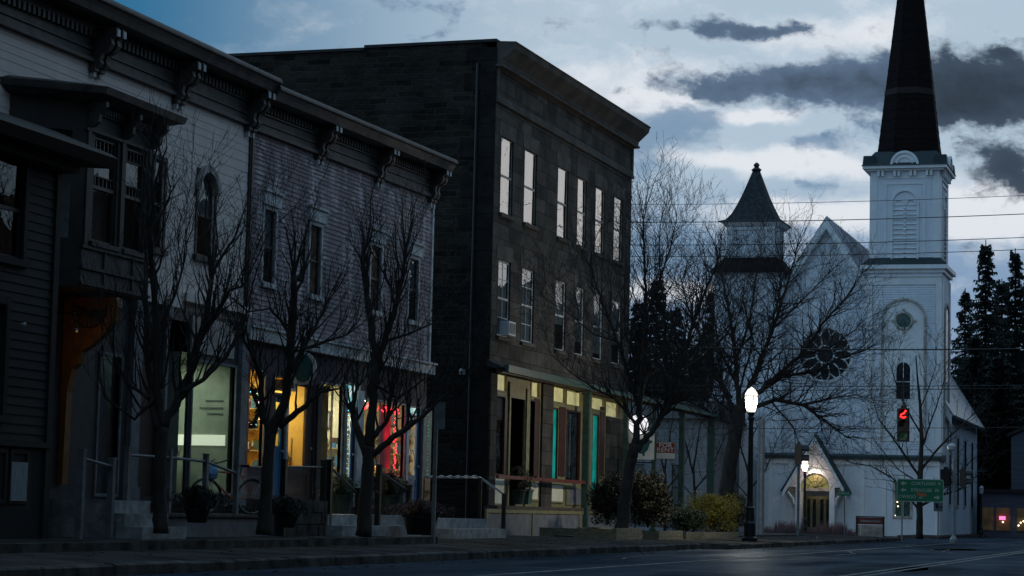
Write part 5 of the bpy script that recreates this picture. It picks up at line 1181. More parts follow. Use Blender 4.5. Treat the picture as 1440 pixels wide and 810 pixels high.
def railposts(name, label, pts, mat, w_, l, zb, rail=True, h0=None, capm=None, group=None):
    """pts: (px, ytop) posts; rail joins them"""
    t = thing(name, label, 'railing', (-l, yl(pts[0][0], l), zb), group); tops = []
    for px, py in pts:
        yy = yl(px, l, py); zt_ = hl(px, py, l); k = MB(); k.box(-l-w_, -l+w_, yy-w_, yy+w_, zb, zt_); k.box(-l-w_-.01, -l+w_+.01, yy-w_-.01, yy+w_+.01, zt_, zt_+.03); k.build('rail_post', mat, t); tops.append((yy, zt_-.12))
    if rail:
        k = MB(); k.tube([(-l, a, b) for a, b in tops], .028, 6); k.build('handrail', mat, t)
    return t
railposts('stair_railing', 'grey railing on turned posts along the boardwalk by the bicycle', [(180, 630), (239, 634), (290, 640), (333, 657)], 'grey', .045, 17.65, .42)
railposts('stair_railing', 'low grey stair rail nearest the grey building', [(116, 634), (158, 646)], 'grey', .05, 17.2, .42)
railposts('stair_railing', 'dark railing with two close posts above the block wall', [(400, 648), (456, 649)], 'black', .055, 17.4, .42)
railposts('stair_railing', 'dark stair rail running down from the close pair of posts', [(464, 648), (504, 688)], 'black', .055, 17.35, .42)
railposts('stair_railing', 'dark stair rail in front of the red lit window', [(533, 655), (575, 684)], 'black', .055, 17.2, .42)
t = thing('iron_handrail', 'thin iron handrail sloping down the steps by the stone shopfront', 'railing', (-17.3, yl(675, 17.3), .3))
k = MB(); k.tube([(-17.8, yl(600, 17.8), hl(600, 671, 17.8)), (-17.8, yl(676, 17.8), hl(676, 672, 17.8)), (-16.9, yl(710, 16.9), hl(710, 696, 16.9))], .03, 6); k.build('handrail', 'steel', t)
k = MB(); k.box(-17.65, -17.57, yl(676, 17.6)-.03, yl(676, 17.6)+.03, .8, hl(676, 672, 17.6)); k.build('rail_post', 'black', t); k = MB(); k.box(-16.96, -16.87, yl(710, 16.9)-.05, yl(710, 16.9)+.05, .28, hl(710, 694, 16.9)); k.build('rail_post', 'black', t)
k = MB(); pts = [(-17.6, yl(598+i*2.0, 17.6), hl(598+i*2, 669+2.2*math.sin(i*.55)**2, 17.6)) for i in range(39)]; k.tube(pts, .022, 5)
tag(k.build('white_garland', 'creamt'), 'pale swagged garland wound on the handrail before the dark side wall', 'garland')

def leafblob(mb, c, rx, ry, rz_, n, size, rng, squash=1.0, shell_=.55):
    lobes = [(rng.uniform(-.52, .52), rng.uniform(-.52, .52), rng.uniform(-.5, .42), rng.uniform(.38, .66)) for _ in range(14)]
    for i in range(n):
        lx, ly_, lz, lr_ = rng.choice(lobes); v = Vector((rng.gauss(0, 1), rng.gauss(0, 1), rng.gauss(0, 1))).normalized()*lr_*rng.uniform(shell_, 1.08)
        p = Vector((c[0]+(lx+v.x)*rx, c[1]+(ly_+v.y)*ry, c[2]+(lz+v.z)*rz_))
        if p.z < c[2]-rz_*.97 or i % 9 == 0: p.z = c[2]-rz_*rng.uniform(.2, .97); a_ = rng.uniform(0, 6.28); p.x = c[0]+rx*.86*math.cos(a_)*rng.uniform(.6, 1); p.y = c[1]+ry*.86*math.sin(a_)*rng.uniform(.6, 1)
        d = Vector((rng.gauss(0, 1), rng.gauss(0, 1), rng.gauss(.35, 1))).normalized(); e = d.cross(Vector((rng.gauss(0, 1), rng.gauss(0, 1), 1))).normalized(); s_ = size*rng.uniform(.6, 1.4)
        mb.poly([p-e*s_*.3, p+d*s_*.5-e*s_*.05, p+d*s_, p+d*s_*.5+e*s_*.45])
def shrub(label, c, rx, ry, rz_, n, size, mat, cat='shrub', seed=1, group=None, core=True):
    rng = random.Random(seed); t = thing('shrub', label, cat, (c[0], c[1], c[2]-rz_), group)
    k = MB(); leafblob(k, c, rx, ry, rz_, n, size, rng); k.build('foliage', mat, t, fix=False)
    s_ = MB()
    for i in range(26):
        a = rng.uniform(0, 6.28); q = rng.uniform(.3, 1.05); s_.tube([(c[0], c[1], c[2]-rz_), (c[0]+rx*q*.45*math.cos(a), c[1]+ry*q*.45*math.sin(a), c[2]-rz_*.2), (c[0]+rx*q*math.cos(a)*1.02, c[1]+ry*q*math.sin(a)*1.02, c[2]+rz_*rng.uniform(0, 1.08)*(1-q*.4))], [.02, .012, .004], 4)
    s_.build('stems', 'twig', t); return t
def at(px, py, l): return Vector((-l, yl(px, l), hl(px, py, l)))
def shrubpx(label, px, py0, py1, wpx, l, n, size, mat, seed, group=None):
    Z = zl(px, l); r_ = wpx/2/FPX*Z; zt_, zb = hl(px, py0, l), hl(px, py1, l); c = (-l, yl(px, l), (zt_+zb)/2)
    return shrub(label, c, r_*.98, r_*.98, (zt_-zb)/2, n, size, mat, seed=seed, group=group)
shrubpx('large dark rounded shrub behind the trunk of the street tree', 912, 655, 742, 70, 15.9, 14000, .075, 'leafdark', 1)
shrubpx('dark shrub left of the tree trunk against the porch post', 855, 657, 738, 56, 16.3, 10000, .075, 'leafdark', 2)
shrubpx('low dark green mounded shrub between the large shrub and the golden one', 966, 711, 747, 66, 15.0, 9000, .055, 'leafgreen', 3)
shrubpx('golden leafed shrub lit by the street lamp', 1003, 690, 747, 84, 15.6, 14000, .06, 'leafgold', 4)
shrubpx('olive shrub at the right edge of the golden one behind the lamp post', 1036, 688, 742, 34, 16.2, 5000, .06, 'leafdark', 5)
for i, (a, b, zt_, l_, lab) in enumerate(((868, 905, .62, 14.9, 'low timber planter box at the foot of the big street tree'), (928, 962, .55, 14.5, 'short timber edging below the low green shrub'), (966, 1040, .50, 14.5, 'long timber edging below the golden shrub'), (818, 864, .60, 16.6, 'dark timber edging below the dark shrub'))):
    k = MB(); k.box(-l_-.12, -l_, yl(a, l_), yl(b, l_), .2, zt_-.16); k.box(-l_-.13, -l_-.01, yl(a, l_)+.05, yl(b, l_)-.04, zt_-.155, zt_); k.box(-l_-1.2, -l_-.12, yl(a, l_), yl(a, l_)+.12, .2, zt_-.03)
    tag(k.build('planter_box', 'timber'), lab, 'planter', 'timber planter boxes')
def potted(label, px, pyb, l, w_, h_, ph, mat, seed, n=700, potm='pot'):
    c = at(px, pyb, l); rng = random.Random(seed); t = thing('potted_plant', label, 'potted plant', c, 'potted plants on the shop terrace')
    k = MB(); k.lathe(c, [(w_*.34, 0), (w_*.45, h_*.9), (w_*.5, h_*.9), (w_*.5, h_), (w_*.42, h_), (w_*.42, h_-.03)], 14); k.build('pot', potm, t)
    k = MB()
    for i in range(n):
        a = rng.uniform(0, 6.28); q = abs(rng.gauss(0, .5)); top = Vector((c.x+w_*.9*q*math.cos(a), c.y+w_*.9*q*math.sin(a), c.z+h_+ph*rng.uniform(.25, 1)*(1-.35*q))); base_ = Vector((c.x+w_*.3*q*math.cos(a), c.y+w_*.3*q*math.sin(a), c.z+h_-.03)) if i % 5 == 0 else top-Vector((rng.gauss(0, .05), rng.gauss(0, .05), rng.uniform(.03, .1)))
        e = Vector((math.sin(a+1), math.cos(a+1), 0))*.012; k.poly([base_-e, base_+e, top])
    k.build('leaves', mat, t, fix=False)
potted('dark potted shrub on the boardwalk before the pale shop window', 279, 735, 16.9, .5, .25, .45, 'needle', 1, 1800, 'black')
potted('dark bushy pot between the bicycle and the block wall', 404, 742, 16.7, .5, .2, .45, 'needle', 2, 1200, 'black')
potted('green pot at the foot of the traced blue door', 481, 722, 17.9, .55, .40, .5, 'flower', 3, 900)
potted('green pot right of the low black post below the red window', 550, 722, 17.9, .55, .42, .6, 'leafdark', 4, 1200)
potted('square dark tub with trailing dry plant beside the grey sign post', 593, 752, 16.4, .85, .42, .40, 'deadplant', 5, 1500, 'black')
potted('dark green pot with a feathery plant on the stone porch', 727, 709, 18.85, .6, .42, .75, 'leafdark', 6, 1600)
potted('grassy plant in the display of the yellow lit brown door', 420, 662, 19.6, .35, .2, .45, 'flower', 7, 300)
t = thing('square_planter', 'small pale green planter on the porch deck beside the feathery plant', 'planter', at(738, 709, 18.72))
c = at(738, 709, 18.72); k = MB(); k.hexa([(c.x-.16, c.y-.16, c.z), (c.x+.16, c.y-.16, c.z), (c.x+.16, c.y+.16, c.z), (c.x-.16, c.y+.16, c.z), (c.x-.2, c.y-.2, c.z+.4), (c.x+.2, c.y-.2, c.z+.4), (c.x+.2, c.y+.2, c.z+.4), (c.x-.2, c.y+.2, c.z+.4)]); k.build('planter_body', 'greenlite', t); k = MB(); k.box(c.x-.22, c.x+.22, c.y-.22, c.y+.22, c.z+.38, c.z+.43); k.build('planter_rim', 'greenlite', t)
for px, l_, lab in ((536, 18.75, 'small shelf table of reddish pots below the red lit window'),):
    c = at(px, 690, l_); t = thing('plant_table', lab, 'table', (c.x, c.y, 1.05)); k = MB(); k.box(c.x-.15, c.x+.2, c.y-.7, c.y+.9, 1.55, 1.6); k.build('table_top', 'wood', t)
    for dy_ in (-.6, .8):
        k = MB(); k.box(c.x+.1, c.x+.15, c.y+dy_-.03, c.y+dy_+.03, .86, 1.55); k.build('leg', 'wood', t)
    for j, dy_ in enumerate((-.5, -.1, .3, .65)):
        q = MB(); q.lathe((c.x+.03, c.y+dy_, 1.6), [(.07, 0), (.1, .16), (.08, .16)], 10); fp_ = tag(q.build('flower_pot', 'redwood'), 'reddish flower pot on the shelf table under the red lit window', 'flower pot', 'reddish flower pots on the shelf table'); q = MB(); rng = random.Random(j)
        for i in range(90):
            a = rng.uniform(0, 6.28); p = Vector((c.x+.03+.14*rng.random()*math.cos(a), c.y+dy_+.14*rng.random()*math.sin(a), 1.76+rng.uniform(0, .18))); q.poly([p, p+Vector((.03, 0, .02)), p+Vector((0, .03, .04))])
        q.build('leaves', 'flower', fp_, fix=False)
t = thing('yellow_board', 'narrow yellow board leaning at the end of the purple shopfront', 'board', at(600, 712, 18.6)); c = at(600, 706, 18.6)
k = MB(); k.box(c.x-.02, c.x+.02, c.y-.2, c.y+.2, c.z-.0, c.z+.62); k.build('board', 'ochre', t)

# ------------------------------------------------------------------ bicycle (rear wheel nearest the street)
rw_ = at(355, 720, 17.95); rw_.z = .83
Bk = thing('bicycle', 'parked bicycle with a blue bag on its handlebar leaning by the pale shop window', 'bicycle', rw_, None, math.atan2(-.80, -.60), True)
wr_ = .34
def bw(x, name):
    k = MB(); k.tube([(x+wr_*math.cos(i*math.pi/16), 0, wr_+wr_*math.sin(i*math.pi/16)) for i in range(33)], .022, 6, cap=False); w = k.build(name, 'black', Bk, local=True)
    k = MB(); k.tube([(x+(wr_-.03)*math.cos(i*math.pi/16), 0, wr_+(wr_-.03)*math.sin(i*math.pi/16)) for i in range(33)], .010, 4, cap=False); k.build('rim', 'steel', w, local=True)
    k = MB()
    for i in range(20): a = i*math.pi/10; k.tube([(x, .015*(-1)**i, wr_), (x+(wr_-.03)*math.cos(a), 0, wr_+(wr_-.03)*math.sin(a))], .002, 3)
    k.tube([(x, -.05, wr_), (x, .05, wr_)], .02, 6); k.build('spokes', 'steel', w, local=True)
bw(0, 'wheel'); bw(1.04, 'wheel')
k = MB(); BB = (.44, 0, .29); ST_ = (.28, 0, .80); HT = (.86, 0, .82); HB = (.90, 0, .66); RA = (0, 0, wr_); FA = (1.04, 0, wr_)
for a, b, r_ in ((BB, ST_, .018), (ST_, HT, .018), (BB, HB, .02), (HT, HB, .022), (RA, BB, .011), (RA, ST_, .010)): k.tube([a, b], r_, 6)
k.build('frame', 'orange', Bk, local=True)
k = MB()
for s_ in (-.06, .06): k.tube([(HB[0]+.005, s_*.6, .66), (.95, s_, .5), (1.04, s_, wr_)], .012, 5)
k.build('fork', 'steel', Bk, local=True)
k = MB(); k.tube([HT, (.83, 0, .98)], .014, 6); k.tube([(.70, -.30, 1.06), (.80, -.24, 1.02), (.84, -.1, .99), (.84, .1, .99), (.80, .24, 1.02), (.70, .30, 1.06)], .014, 6); k.build('handlebar', 'black', Bk, local=True)
k = MB(); k.tube([ST_, (.26, 0, .92)], .013, 6); k.hexa([(.12, -.07, .92), (.40, -.02, .93), (.40, .02, .93), (.12, .07, .92), (.12, -.07, .975), (.40, -.015, .965), (.40, .015, .965), (.12, .07, .975)]); k.build('saddle', 'black', Bk, local=True)
k = MB(); k.tube([(BB[0]+.09*math.cos(i*.52), -.04, BB[2]+.09*math.sin(i*.52)) for i in range(13)], .01, 4); k.tube([(BB[0], -.05, BB[2]), (BB[0]+.1, -.07, BB[2]-.13), (BB[0]+.1, -.14, BB[2]-.13)], .012, 5); k.tube([(BB[0], .05, BB[2]), (BB[0]-.1, .07, BB[2]+.13), (BB[0]-.1, .14, BB[2]+.13)], .012, 5); k.build('crank', 'steel', Bk, local=True)
k = MB(); k.box(-.25, .22, -.06, .06, .73, .75); k.tube([(-.2, .05, .73), (0, .06, wr_)], .008, 4); k.tube([(-.2, -.05, .73), (0, -.06, wr_)], .008, 4); k.build('rear_rack', 'steel', Bk, local=True)
t = thing('blue_bag', 'crumpled pale blue bag hung on the bicycle handlebar', 'bag', (0, 0, 0))
M_ = Matrix.Translation(rw_) @ Matrix.Rotation(math.atan2(-.80, -.60), 4, 'Z'); k = MB(); rng = random.Random(3)
k.lathe((0, 0, 0), [(.05, 0), (.10, .03), (.13, .12), (.12, .2), (.07, .27), (.02, .33)], 12)
k.v = [tuple(M_ @ (Vector((v[0]*1.1+.93+rng.uniform(-.012, .012), v[1]+rng.uniform(-.012, .012), v[2]+.66)))) for v in k.v]
MT['bagblue'] = basic('blue_bag', (.14, .32, .52), .5, .2, 8); t.location = rw_; ORG[t.name] = rw_.copy(); k.build('bag_body', 'bagblue', t)

# ================================================================== STREET LAMPS
def lamp(scale, lit, label, loc, power):
    t = thing('street_lamp', label, 'street lamp', loc, 'old style street lamps'); x, y, z = loc; s_ = scale
    k = MB(); k.lathe(loc, [(r_*s_, h_*s_) for r_, h_ in ((.24, 0), (.24, .12), (.17, .16), (.17, .55), (.14, .62), (.12, .95), (.155, 1.0), (.10, 1.06), (.085, 1.2), (.07, 3.6), (.10, 3.64), (.10, 3.7), (.07, 3.74), (.13, 3.86))], 16); k.build('lamp_post', 'black', t, smooth=False)
    k = MB(); k.lathe(loc, [(r_*s_, h_*s_) for r_, h_ in ((.12, 3.87), (.155, 3.95), (.185, 4.2), (.19, 4.33))], 16); g_ = k.build('lamp_globe', 'lampglass' if lit else 'lampoff', t, smooth=True)
    k = MB(); k.lathe(loc, [(r_*s_, h_*s_) for r_, h_ in ((.20, 4.35), (.20, 4.37), (.175, 4.45), (.11, 4.55), (.03, 4.60), (.01, 4.62))], 16); k.build('lamp_dome', 'lampglass' if lit else 'lampoff', t, smooth=True)
    k = MB(); k.tube([(x+.20*s_*math.cos(i*math.pi/12), y+.20*s_*math.sin(i*math.pi/12), z+4.34*s_) for i in range(25)], .018*s_, 5, cap=False)
    for i in range(6): a = i*math.pi/3; k.tube([(x+.13*s_*math.cos(a), y+.13*s_*math.sin(a), z+3.87*s_), (x+.198*s_*math.cos(a), y+.198*s_*math.sin(a), z+4.34*s_)], .010*s_, 4)
    k.build('lamp_cage', 'black', t)
    if lit: plight('lamp_light', (x, y, z+4.15*s_), power, (1, .93, .78), .09, t)
    return t
p = at(1055, 759, 12.9); lamp(1, True, 'lit black street lamp at the kerb in front of the tree and porch', (p.x, p.y, .26), 560)
p = pz(1131, 740, 110); lamp(.80, True, 'smaller lit street lamp standing before the church door', (p.x, p.y, RZ), 240)
p = pz(1380, 740, 126); lamp(.62, False, 'unlit pale headed street lamp far down the street', (p.x, p.y, RZ), 0)
p = pz(1069, 740, 84); t = thing('utility_pole', 'plain grey pole rising behind the street lamp', 'pole', (p.x, p.y, .1)); k = MB(); k.tube([(p.x, p.y, .1), (p.x, p.y, 4.6)], [.15, .13], 12); k.box(p.x-.17, p.x+.17, p.y-.17, p.y+.17, .1, .3); k.build('pole_shaft', 'steel', t)
# grey sign post with blades seen from behind
p = at(611, 762, 15.0); t = thing('sign_post', 'tall grey sign post with a narrow plate seen nearly edge on', 'sign post', (p.x, p.y, .27))
k = MB(); k.box(p.x-.035, p.x+.035, p.y-.035, p.y+.035, .27, 3.25); k.build('post', 'grey', t); k = MB(); k.box(p.x-.02, p.x+.20, p.y-.05, p.y-.04, 2.65, 3.2); k.build('sign_plate', 'grey', t)

# ================================================================== SIGNALS, SIGNS
def signal(name, label, P_, rz, n, lens, scale=1.0, group='traffic signals'):
    t = thing(name, label, 'traffic light', P_, group, rz, True); t.scale = (scale,)*3; h = .36*n
    k = MB(); k.box(-.2, .2, -.1, .14, 0, h); k.box(-.08, .08, -.06, .06, h, h+.1); k.build('housing', 'black', t, local=True)
    for i in range(n):
        z = h-.18-.36*i; k = MB(); a = [(.14*math.cos(j*math.pi/10), z+.14*math.sin(j*math.pi/10)) for j in range(20)]; k.prism(a, lambda p, q, s_: (p, s_, q), -.112, -.102); k.build('lens', lens[i], t, local=True)
        k = MB(); pts = [(math.pi*(-.12+1.24*j/12)) for j in range(13)]
        for u_, v_ in zip(pts, pts[1:]):
            k.hexa([(.15*math.cos(u_), -.38, z+.15*math.sin(u_)), (.15*math.cos(v_), -.38, z+.15*math.sin(v_)), (.15*math.cos(v_), -.1, z+.15*math.sin(v_)), (.15*math.cos(u_), -.1, z+.15*math.sin(u_)), (.165*math.cos(u_), -.38, z+.165*math.sin(u_)), (.165*math.cos(v_), -.38, z+.165*math.sin(v_)), (.165*math.cos(v_), -.1, z+.165*math.sin(v_)), (.165*math.cos(u_), -.1, z+.165*math.sin(u_))])
        k.build('visor', 'black', t, local=True)
    return t
Z1 = 74; p = pz(1270, 621, Z1); sg = signal('traffic_signal', 'hanging traffic light showing a curved red arrow before the church tower', p, TH-.2, 3, ['black', 'black', 'edimsig'])
k = MB(); k.tube([(.09, -.13, .36*3-.07), (.03, -.13, .36*3-.16), (-.08, -.13, .36*3-.22), (-.09, -.13, .36*3-.27), (.0, -.13, .36*3-.31), (.09, -.13, .36*3-.28)], .03, 6); k.build('lit_arrow', 'esignal', sg, local=True)
k = MB(); k.tube([(0, 0, 1.18), (0, 0, 1.18+.9)], .02, 5); k.build('hanger', 'black', sg, local=True)
p = pz(1122, 748, 88); t = thing('signal_pole', 'slim grey signal pole left of the church door lamp', 'pole', (p.x, p.y, .0)); k = MB(); k.tube([(p.x, p.y, 0), (p.x, p.y, 3.05)], .055, 8); k.lathe((p.x, p.y, 0), [(.12, 0), (.12, .15), (.06, .3)], 10); k.build('pole_shaft', 'grey', t)
signal('traffic_signal', 'small side facing traffic light with two hoods above the church lamp', (p.x, p.y, 3.06), TH+R(80), 2, ['black', 'black'], 1.05)
p = pz(1341, 755, 96); t = thing('signal_pole', 'grey signal pole at the right corner of the church', 'pole', (p.x, p.y, 0)); k = MB(); k.tube([(p.x, p.y, 0), (p.x, p.y, 3.7)], .075, 8); k.lathe((p.x, p.y, 0), [(.16, 0), (.16, .25), (.08, .4)], 10); k.build('pole_shaft', 'steel', t)
k = MB(); k.lathe((p.x-.1, p.y, 3.95), [(.05, 0), (.16, .05), (.18, .2), (.1, .3), (.02, .33)], 10); k.build('pole_cap_light', 'lampoff', t)
a = p+Vector((-.36, 0, 2.3-p.z)); signal('traffic_signal', 'dark traffic light on the left of the grey corner signal pole', (p.x-.33, p.y, 2.45), TH+R(150), 2, ['black', 'black'])
signal('traffic_signal', 'dark traffic light on the right of the grey corner signal pole', (p.x+.40, p.y-.05, 2.45), TH+R(75), 2, ['black', 'black'])
k = MB(); k.tube([(p.x-.45, p.y, 2.4), (p.x+.5, p.y, 2.4)], .025, 5); tag(k.build('signal_bracket', 'grey'), 'horizontal bracket carrying the pair of dark signals', 'bracket')
def flat(px0, px1, py0, py1, Z):
    a, b = pz(px0, py1, Z), pz(px1, py0, Z); return a, b
# green destination sign, facing the camera across the street
Zs = 94; a, b = pz(1261, 705, Zs), pz(1327, 674.5, Zs); w_ = (b-a).xy.length; h_ = b.z-a.z; c = (a+b)/2
G1 = thing('destination_sign', 'green road sign with white lettering for Cortland, Syracuse and Owego on a thin post', 'road sign', (c.x, c.y, a.z), None, TH, True)
def rrect(w, h, r_, n_=5):
    pts = []
    for cx_, cz_, a0 in ((w/2-r_, h-r_, 0), (-w/2+r_, h-r_, 90), (-w/2+r_, r_, 180), (w/2-r_, r_, 270)):
        for i in range(n_): t_ = R(a0+90*i/(n_-1)); pts.append((cx_+r_*math.cos(t_), cz_+r_*math.sin(t_)))
    return pts
k = MB(); k.prism(rrect(w_, h_, .09), lambda p, q, s_: (p, s_, q), 0, .03); k.build('border', 'signletter', G1, local=True)
k = MB(); k.prism([(p*(1-.05/w_), .03+q*(1-.06/h_)) for p, q in rrect(w_, h_, .08)], lambda p, q, s_: (p, s_, q), -.005, -.001); k.build('panel', 'signgreen', G1, local=True)
sz = h_*.30
for s_, x, z in (('CORTLAND  8', .24, .80), ('SYRACUSE  30', .20, .51), ('OWEGO  31', -.42, .21)): text('lettering', s_, sz*.66, 'signletter', G1, (x*w_/2 if s_[0] != 'O' else -.20*w_, -.012, h_*z), (R(90), 0, 0))
def arrow(mb, x, z, L_, d):
    mb.prism([(x-d*L_/2, z), (x-d*0, z+.10), (x-d*0, z+.035), (x+d*L_/2, z+.035), (x+d*L_/2, z-.035), (x-d*0, z-.035), (x-d*0, z-.10)], lambda p, q, s_: (p, s_, q), -.012, -.006)
for ax_, az_, ad_ in ((-.36, .80, 1), (-.36, .51, 1), (.36, .21, -1)): k = MB(); arrow(k, w_*ax_, h_*az_, .24, ad_); k.build('arrow', 'signletter', G1, local=True)
k = MB(); rng = random.Random(5); k.prism([(.02+(.19+.04*rng.random())*math.cos(t_)*(1.1 if math.cos(t_) > 0 else .9), h_*.33+(.06+.03*rng.random())*math.sin(t_)-.04*math.cos(t_)) for t_ in [i*math.pi/9 for i in range(18)]], lambda p, q, s_: (p, s_, q), -.018, -.013); k.build('orange_smear', 'orange', G1, local=True)
k = MB(); k.tube([(-w_*.38, .06, -a.z), (-w_*.38, .06, h_*.8)], .035, 6); k.build('sign_leg', 'steel', G1, local=True)
a, b = pz(1313, 719, 95.5), pz(1326, 706.5, 95.5); c = (a+b)/2; t = thing('direction_sign', 'small pale direction sign on its own post under the right end of the green sign', 'sign', (c.x, c.y, 0), None, TH, True); w_ = (b-a).xy.length
k = MB(); k.box(-w_/2, w_/2, 0, .02, a.z, b.z); k.build('plate', 'grey', t, local=True); k = MB(); k.box(-w_*.28, -w_*.02, -.008, -.001, a.z+.12, b.z-.06); k.prism([(.03, a.z+.2), (.12, a.z+.2), (.12, a.z+.25), (.18, a.z+.185), (.12, a.z+.12), (.12, a.z+.17), (.03, a.z+.17)], lambda p, q, s_: (p, s_, q), -.008, -.001); k.build('marking', 'black', t, local=True)
k = MB(); k.tube([(0, .03, 0), (0, .03, b.z)], .03, 6); k.build('post', 'grey', t, local=True)
a, b = pz(1178, 697, 104), pz(1195.5, 691, 104); c = (a+b)/2; t = thing('street_name_sign', 'small green street name blade on a leaning thin pole by the church porch', 'street sign', (c.x, c.y, 0), None, TH-.25, True); w_ = (b-a).xy.length
k = MB(); k.box(-w_/2, w_/2, -.01, .01, a.z, b.z); k.build('blade', 'signgreen', t, local=True); text('lettering', 'MAIN ST', .14, 'signletter', t, (0, -.018, (a.z+b.z)/2), (R(90), 0, 0))
k = MB(); k.tube([(.06, .02, 0), (.0, .02, b.z+.25)], .028, 6); k.build('pole', 'grey', t, local=True)
a, b = pz(1204, 752, 113), pz(1244, 727, 113); c = (a+b)/2; t = thing('church_notice_board', 'low black framed notice board with a dark red header on the church lawn', 'notice board', (c.x, c.y, 0), None, TH, True); w_ = (b-a).xy.length; h_ = b.z
k = MB(); k.box(-w_/2, w_/2, 0, .18, 0, .07); k.box(-w_/2, -w_/2+.07, 0, .18, .07, h_); k.box(w_/2-.07, w_/2, 0, .18, .07, h_); k.box(-w_/2, w_/2, 0, .18, h_-.04, h_+.02); k.build('frame', 'black', t, local=True)
k = MB(); k.box(-w_/2+.08, w_/2-.08, .02, .16, h_*.66, h_-.05); k.build('header', 'boardred', t, local=True); k = MB(); k.box(-w_/2+.24, w_/2-.09, .03, .15, .08, h_*.63); k.box(-w_/2+.08, -w_/2+.2, .03, .15, .08, h_*.63); k.build('board', 'boardpale', t, local=True)
k = MB(); rng = random.Random(9)
for z, x0_, x1_ in ((.50, -.3, .6), (.40, .0, .2), (.30, -.35, .62), (.22, -.3, .55), (.13, -.1, .2)):
    x = x0_
    while x < x1_: q = rng.uniform(.03, .07); k.box(x, x+q, .022, .029, z*h_-.02, z*h_+.02); x += q+rng.choice((.015, .015, .05))
x = -w_/2+.22
while x < w_/2-.25: q = rng.uniform(.05, .08); k.box(x, x+q, .012, .019, h_*.76, h_*.84); x += q+.025
k.build('worn_lettering', 'grey', t, local=True)

# ================================================================== OVERHEAD WIRES
pp = Vector((14, 96, 0)); t = thing('wire_pole', 'wooden utility pole carrying the overhead wires across the street', 'pole', pp); k = MB(); k.tube([pp, pp+Vector((0, 0, 16.5))], [.18, .13], 10); k.box(12.6, 15.4, 95.94, 96.06, 15.5, 15.65); k.build('pole_shaft', 'wood', t)
def wire(label, pa, pb, r_, sag=.1):
    a, b = Vector(pa), Vector(pb); k = MB(); n_ = 24; k.tube([a.lerp(b, i/n_)-Vector((0, 0, 4*sag*(i/n_)*(1-i/n_))) for i in range(n_+1)], r_, 4); o = k.build('overhead_wire', 'black'); tag(o, label, 'wire', 'overhead wires'); return o
def wpx(label, pyl, pyr, Z, r_, sag=.15, pxl=840, pxr=1560):
    s_ = (pyr-pyl)/540.0; wire(label, pz(pxl, pyl+s_*(pxl-900), Z), pz(pxr, pyl+s_*(pxr-900), Z), r_, sag)
wpx('thin topmost overhead wire crossing the sky in front of the spire base', 286, 272, 92, .011)
wpx('second overhead wire from the top crossing the belfry louvres', 311, 298, 92, .017)
wpx('third overhead wire from the top crossing the lower louvres', 343, 331, 92, .015)
wpx('fourth overhead wire from the top just above the belfry foot', 359, 348, 92, .014)
wpx('thick lone cable crossing below the round tower window', 485, 489, 74, .022, .1, 860, 1500)
wpx('upper of the close pair of thin cables holding the signal', 541, 541, 74, .012, .05, 860, 1500)
wpx('lower of the close pair of thin cables holding the signal', 548, 545, 74, .012, .05, 860, 1500)
wpx('faint low cable crossing behind the signal head', 601, 600, 80, .011, .05, 860, 1500)

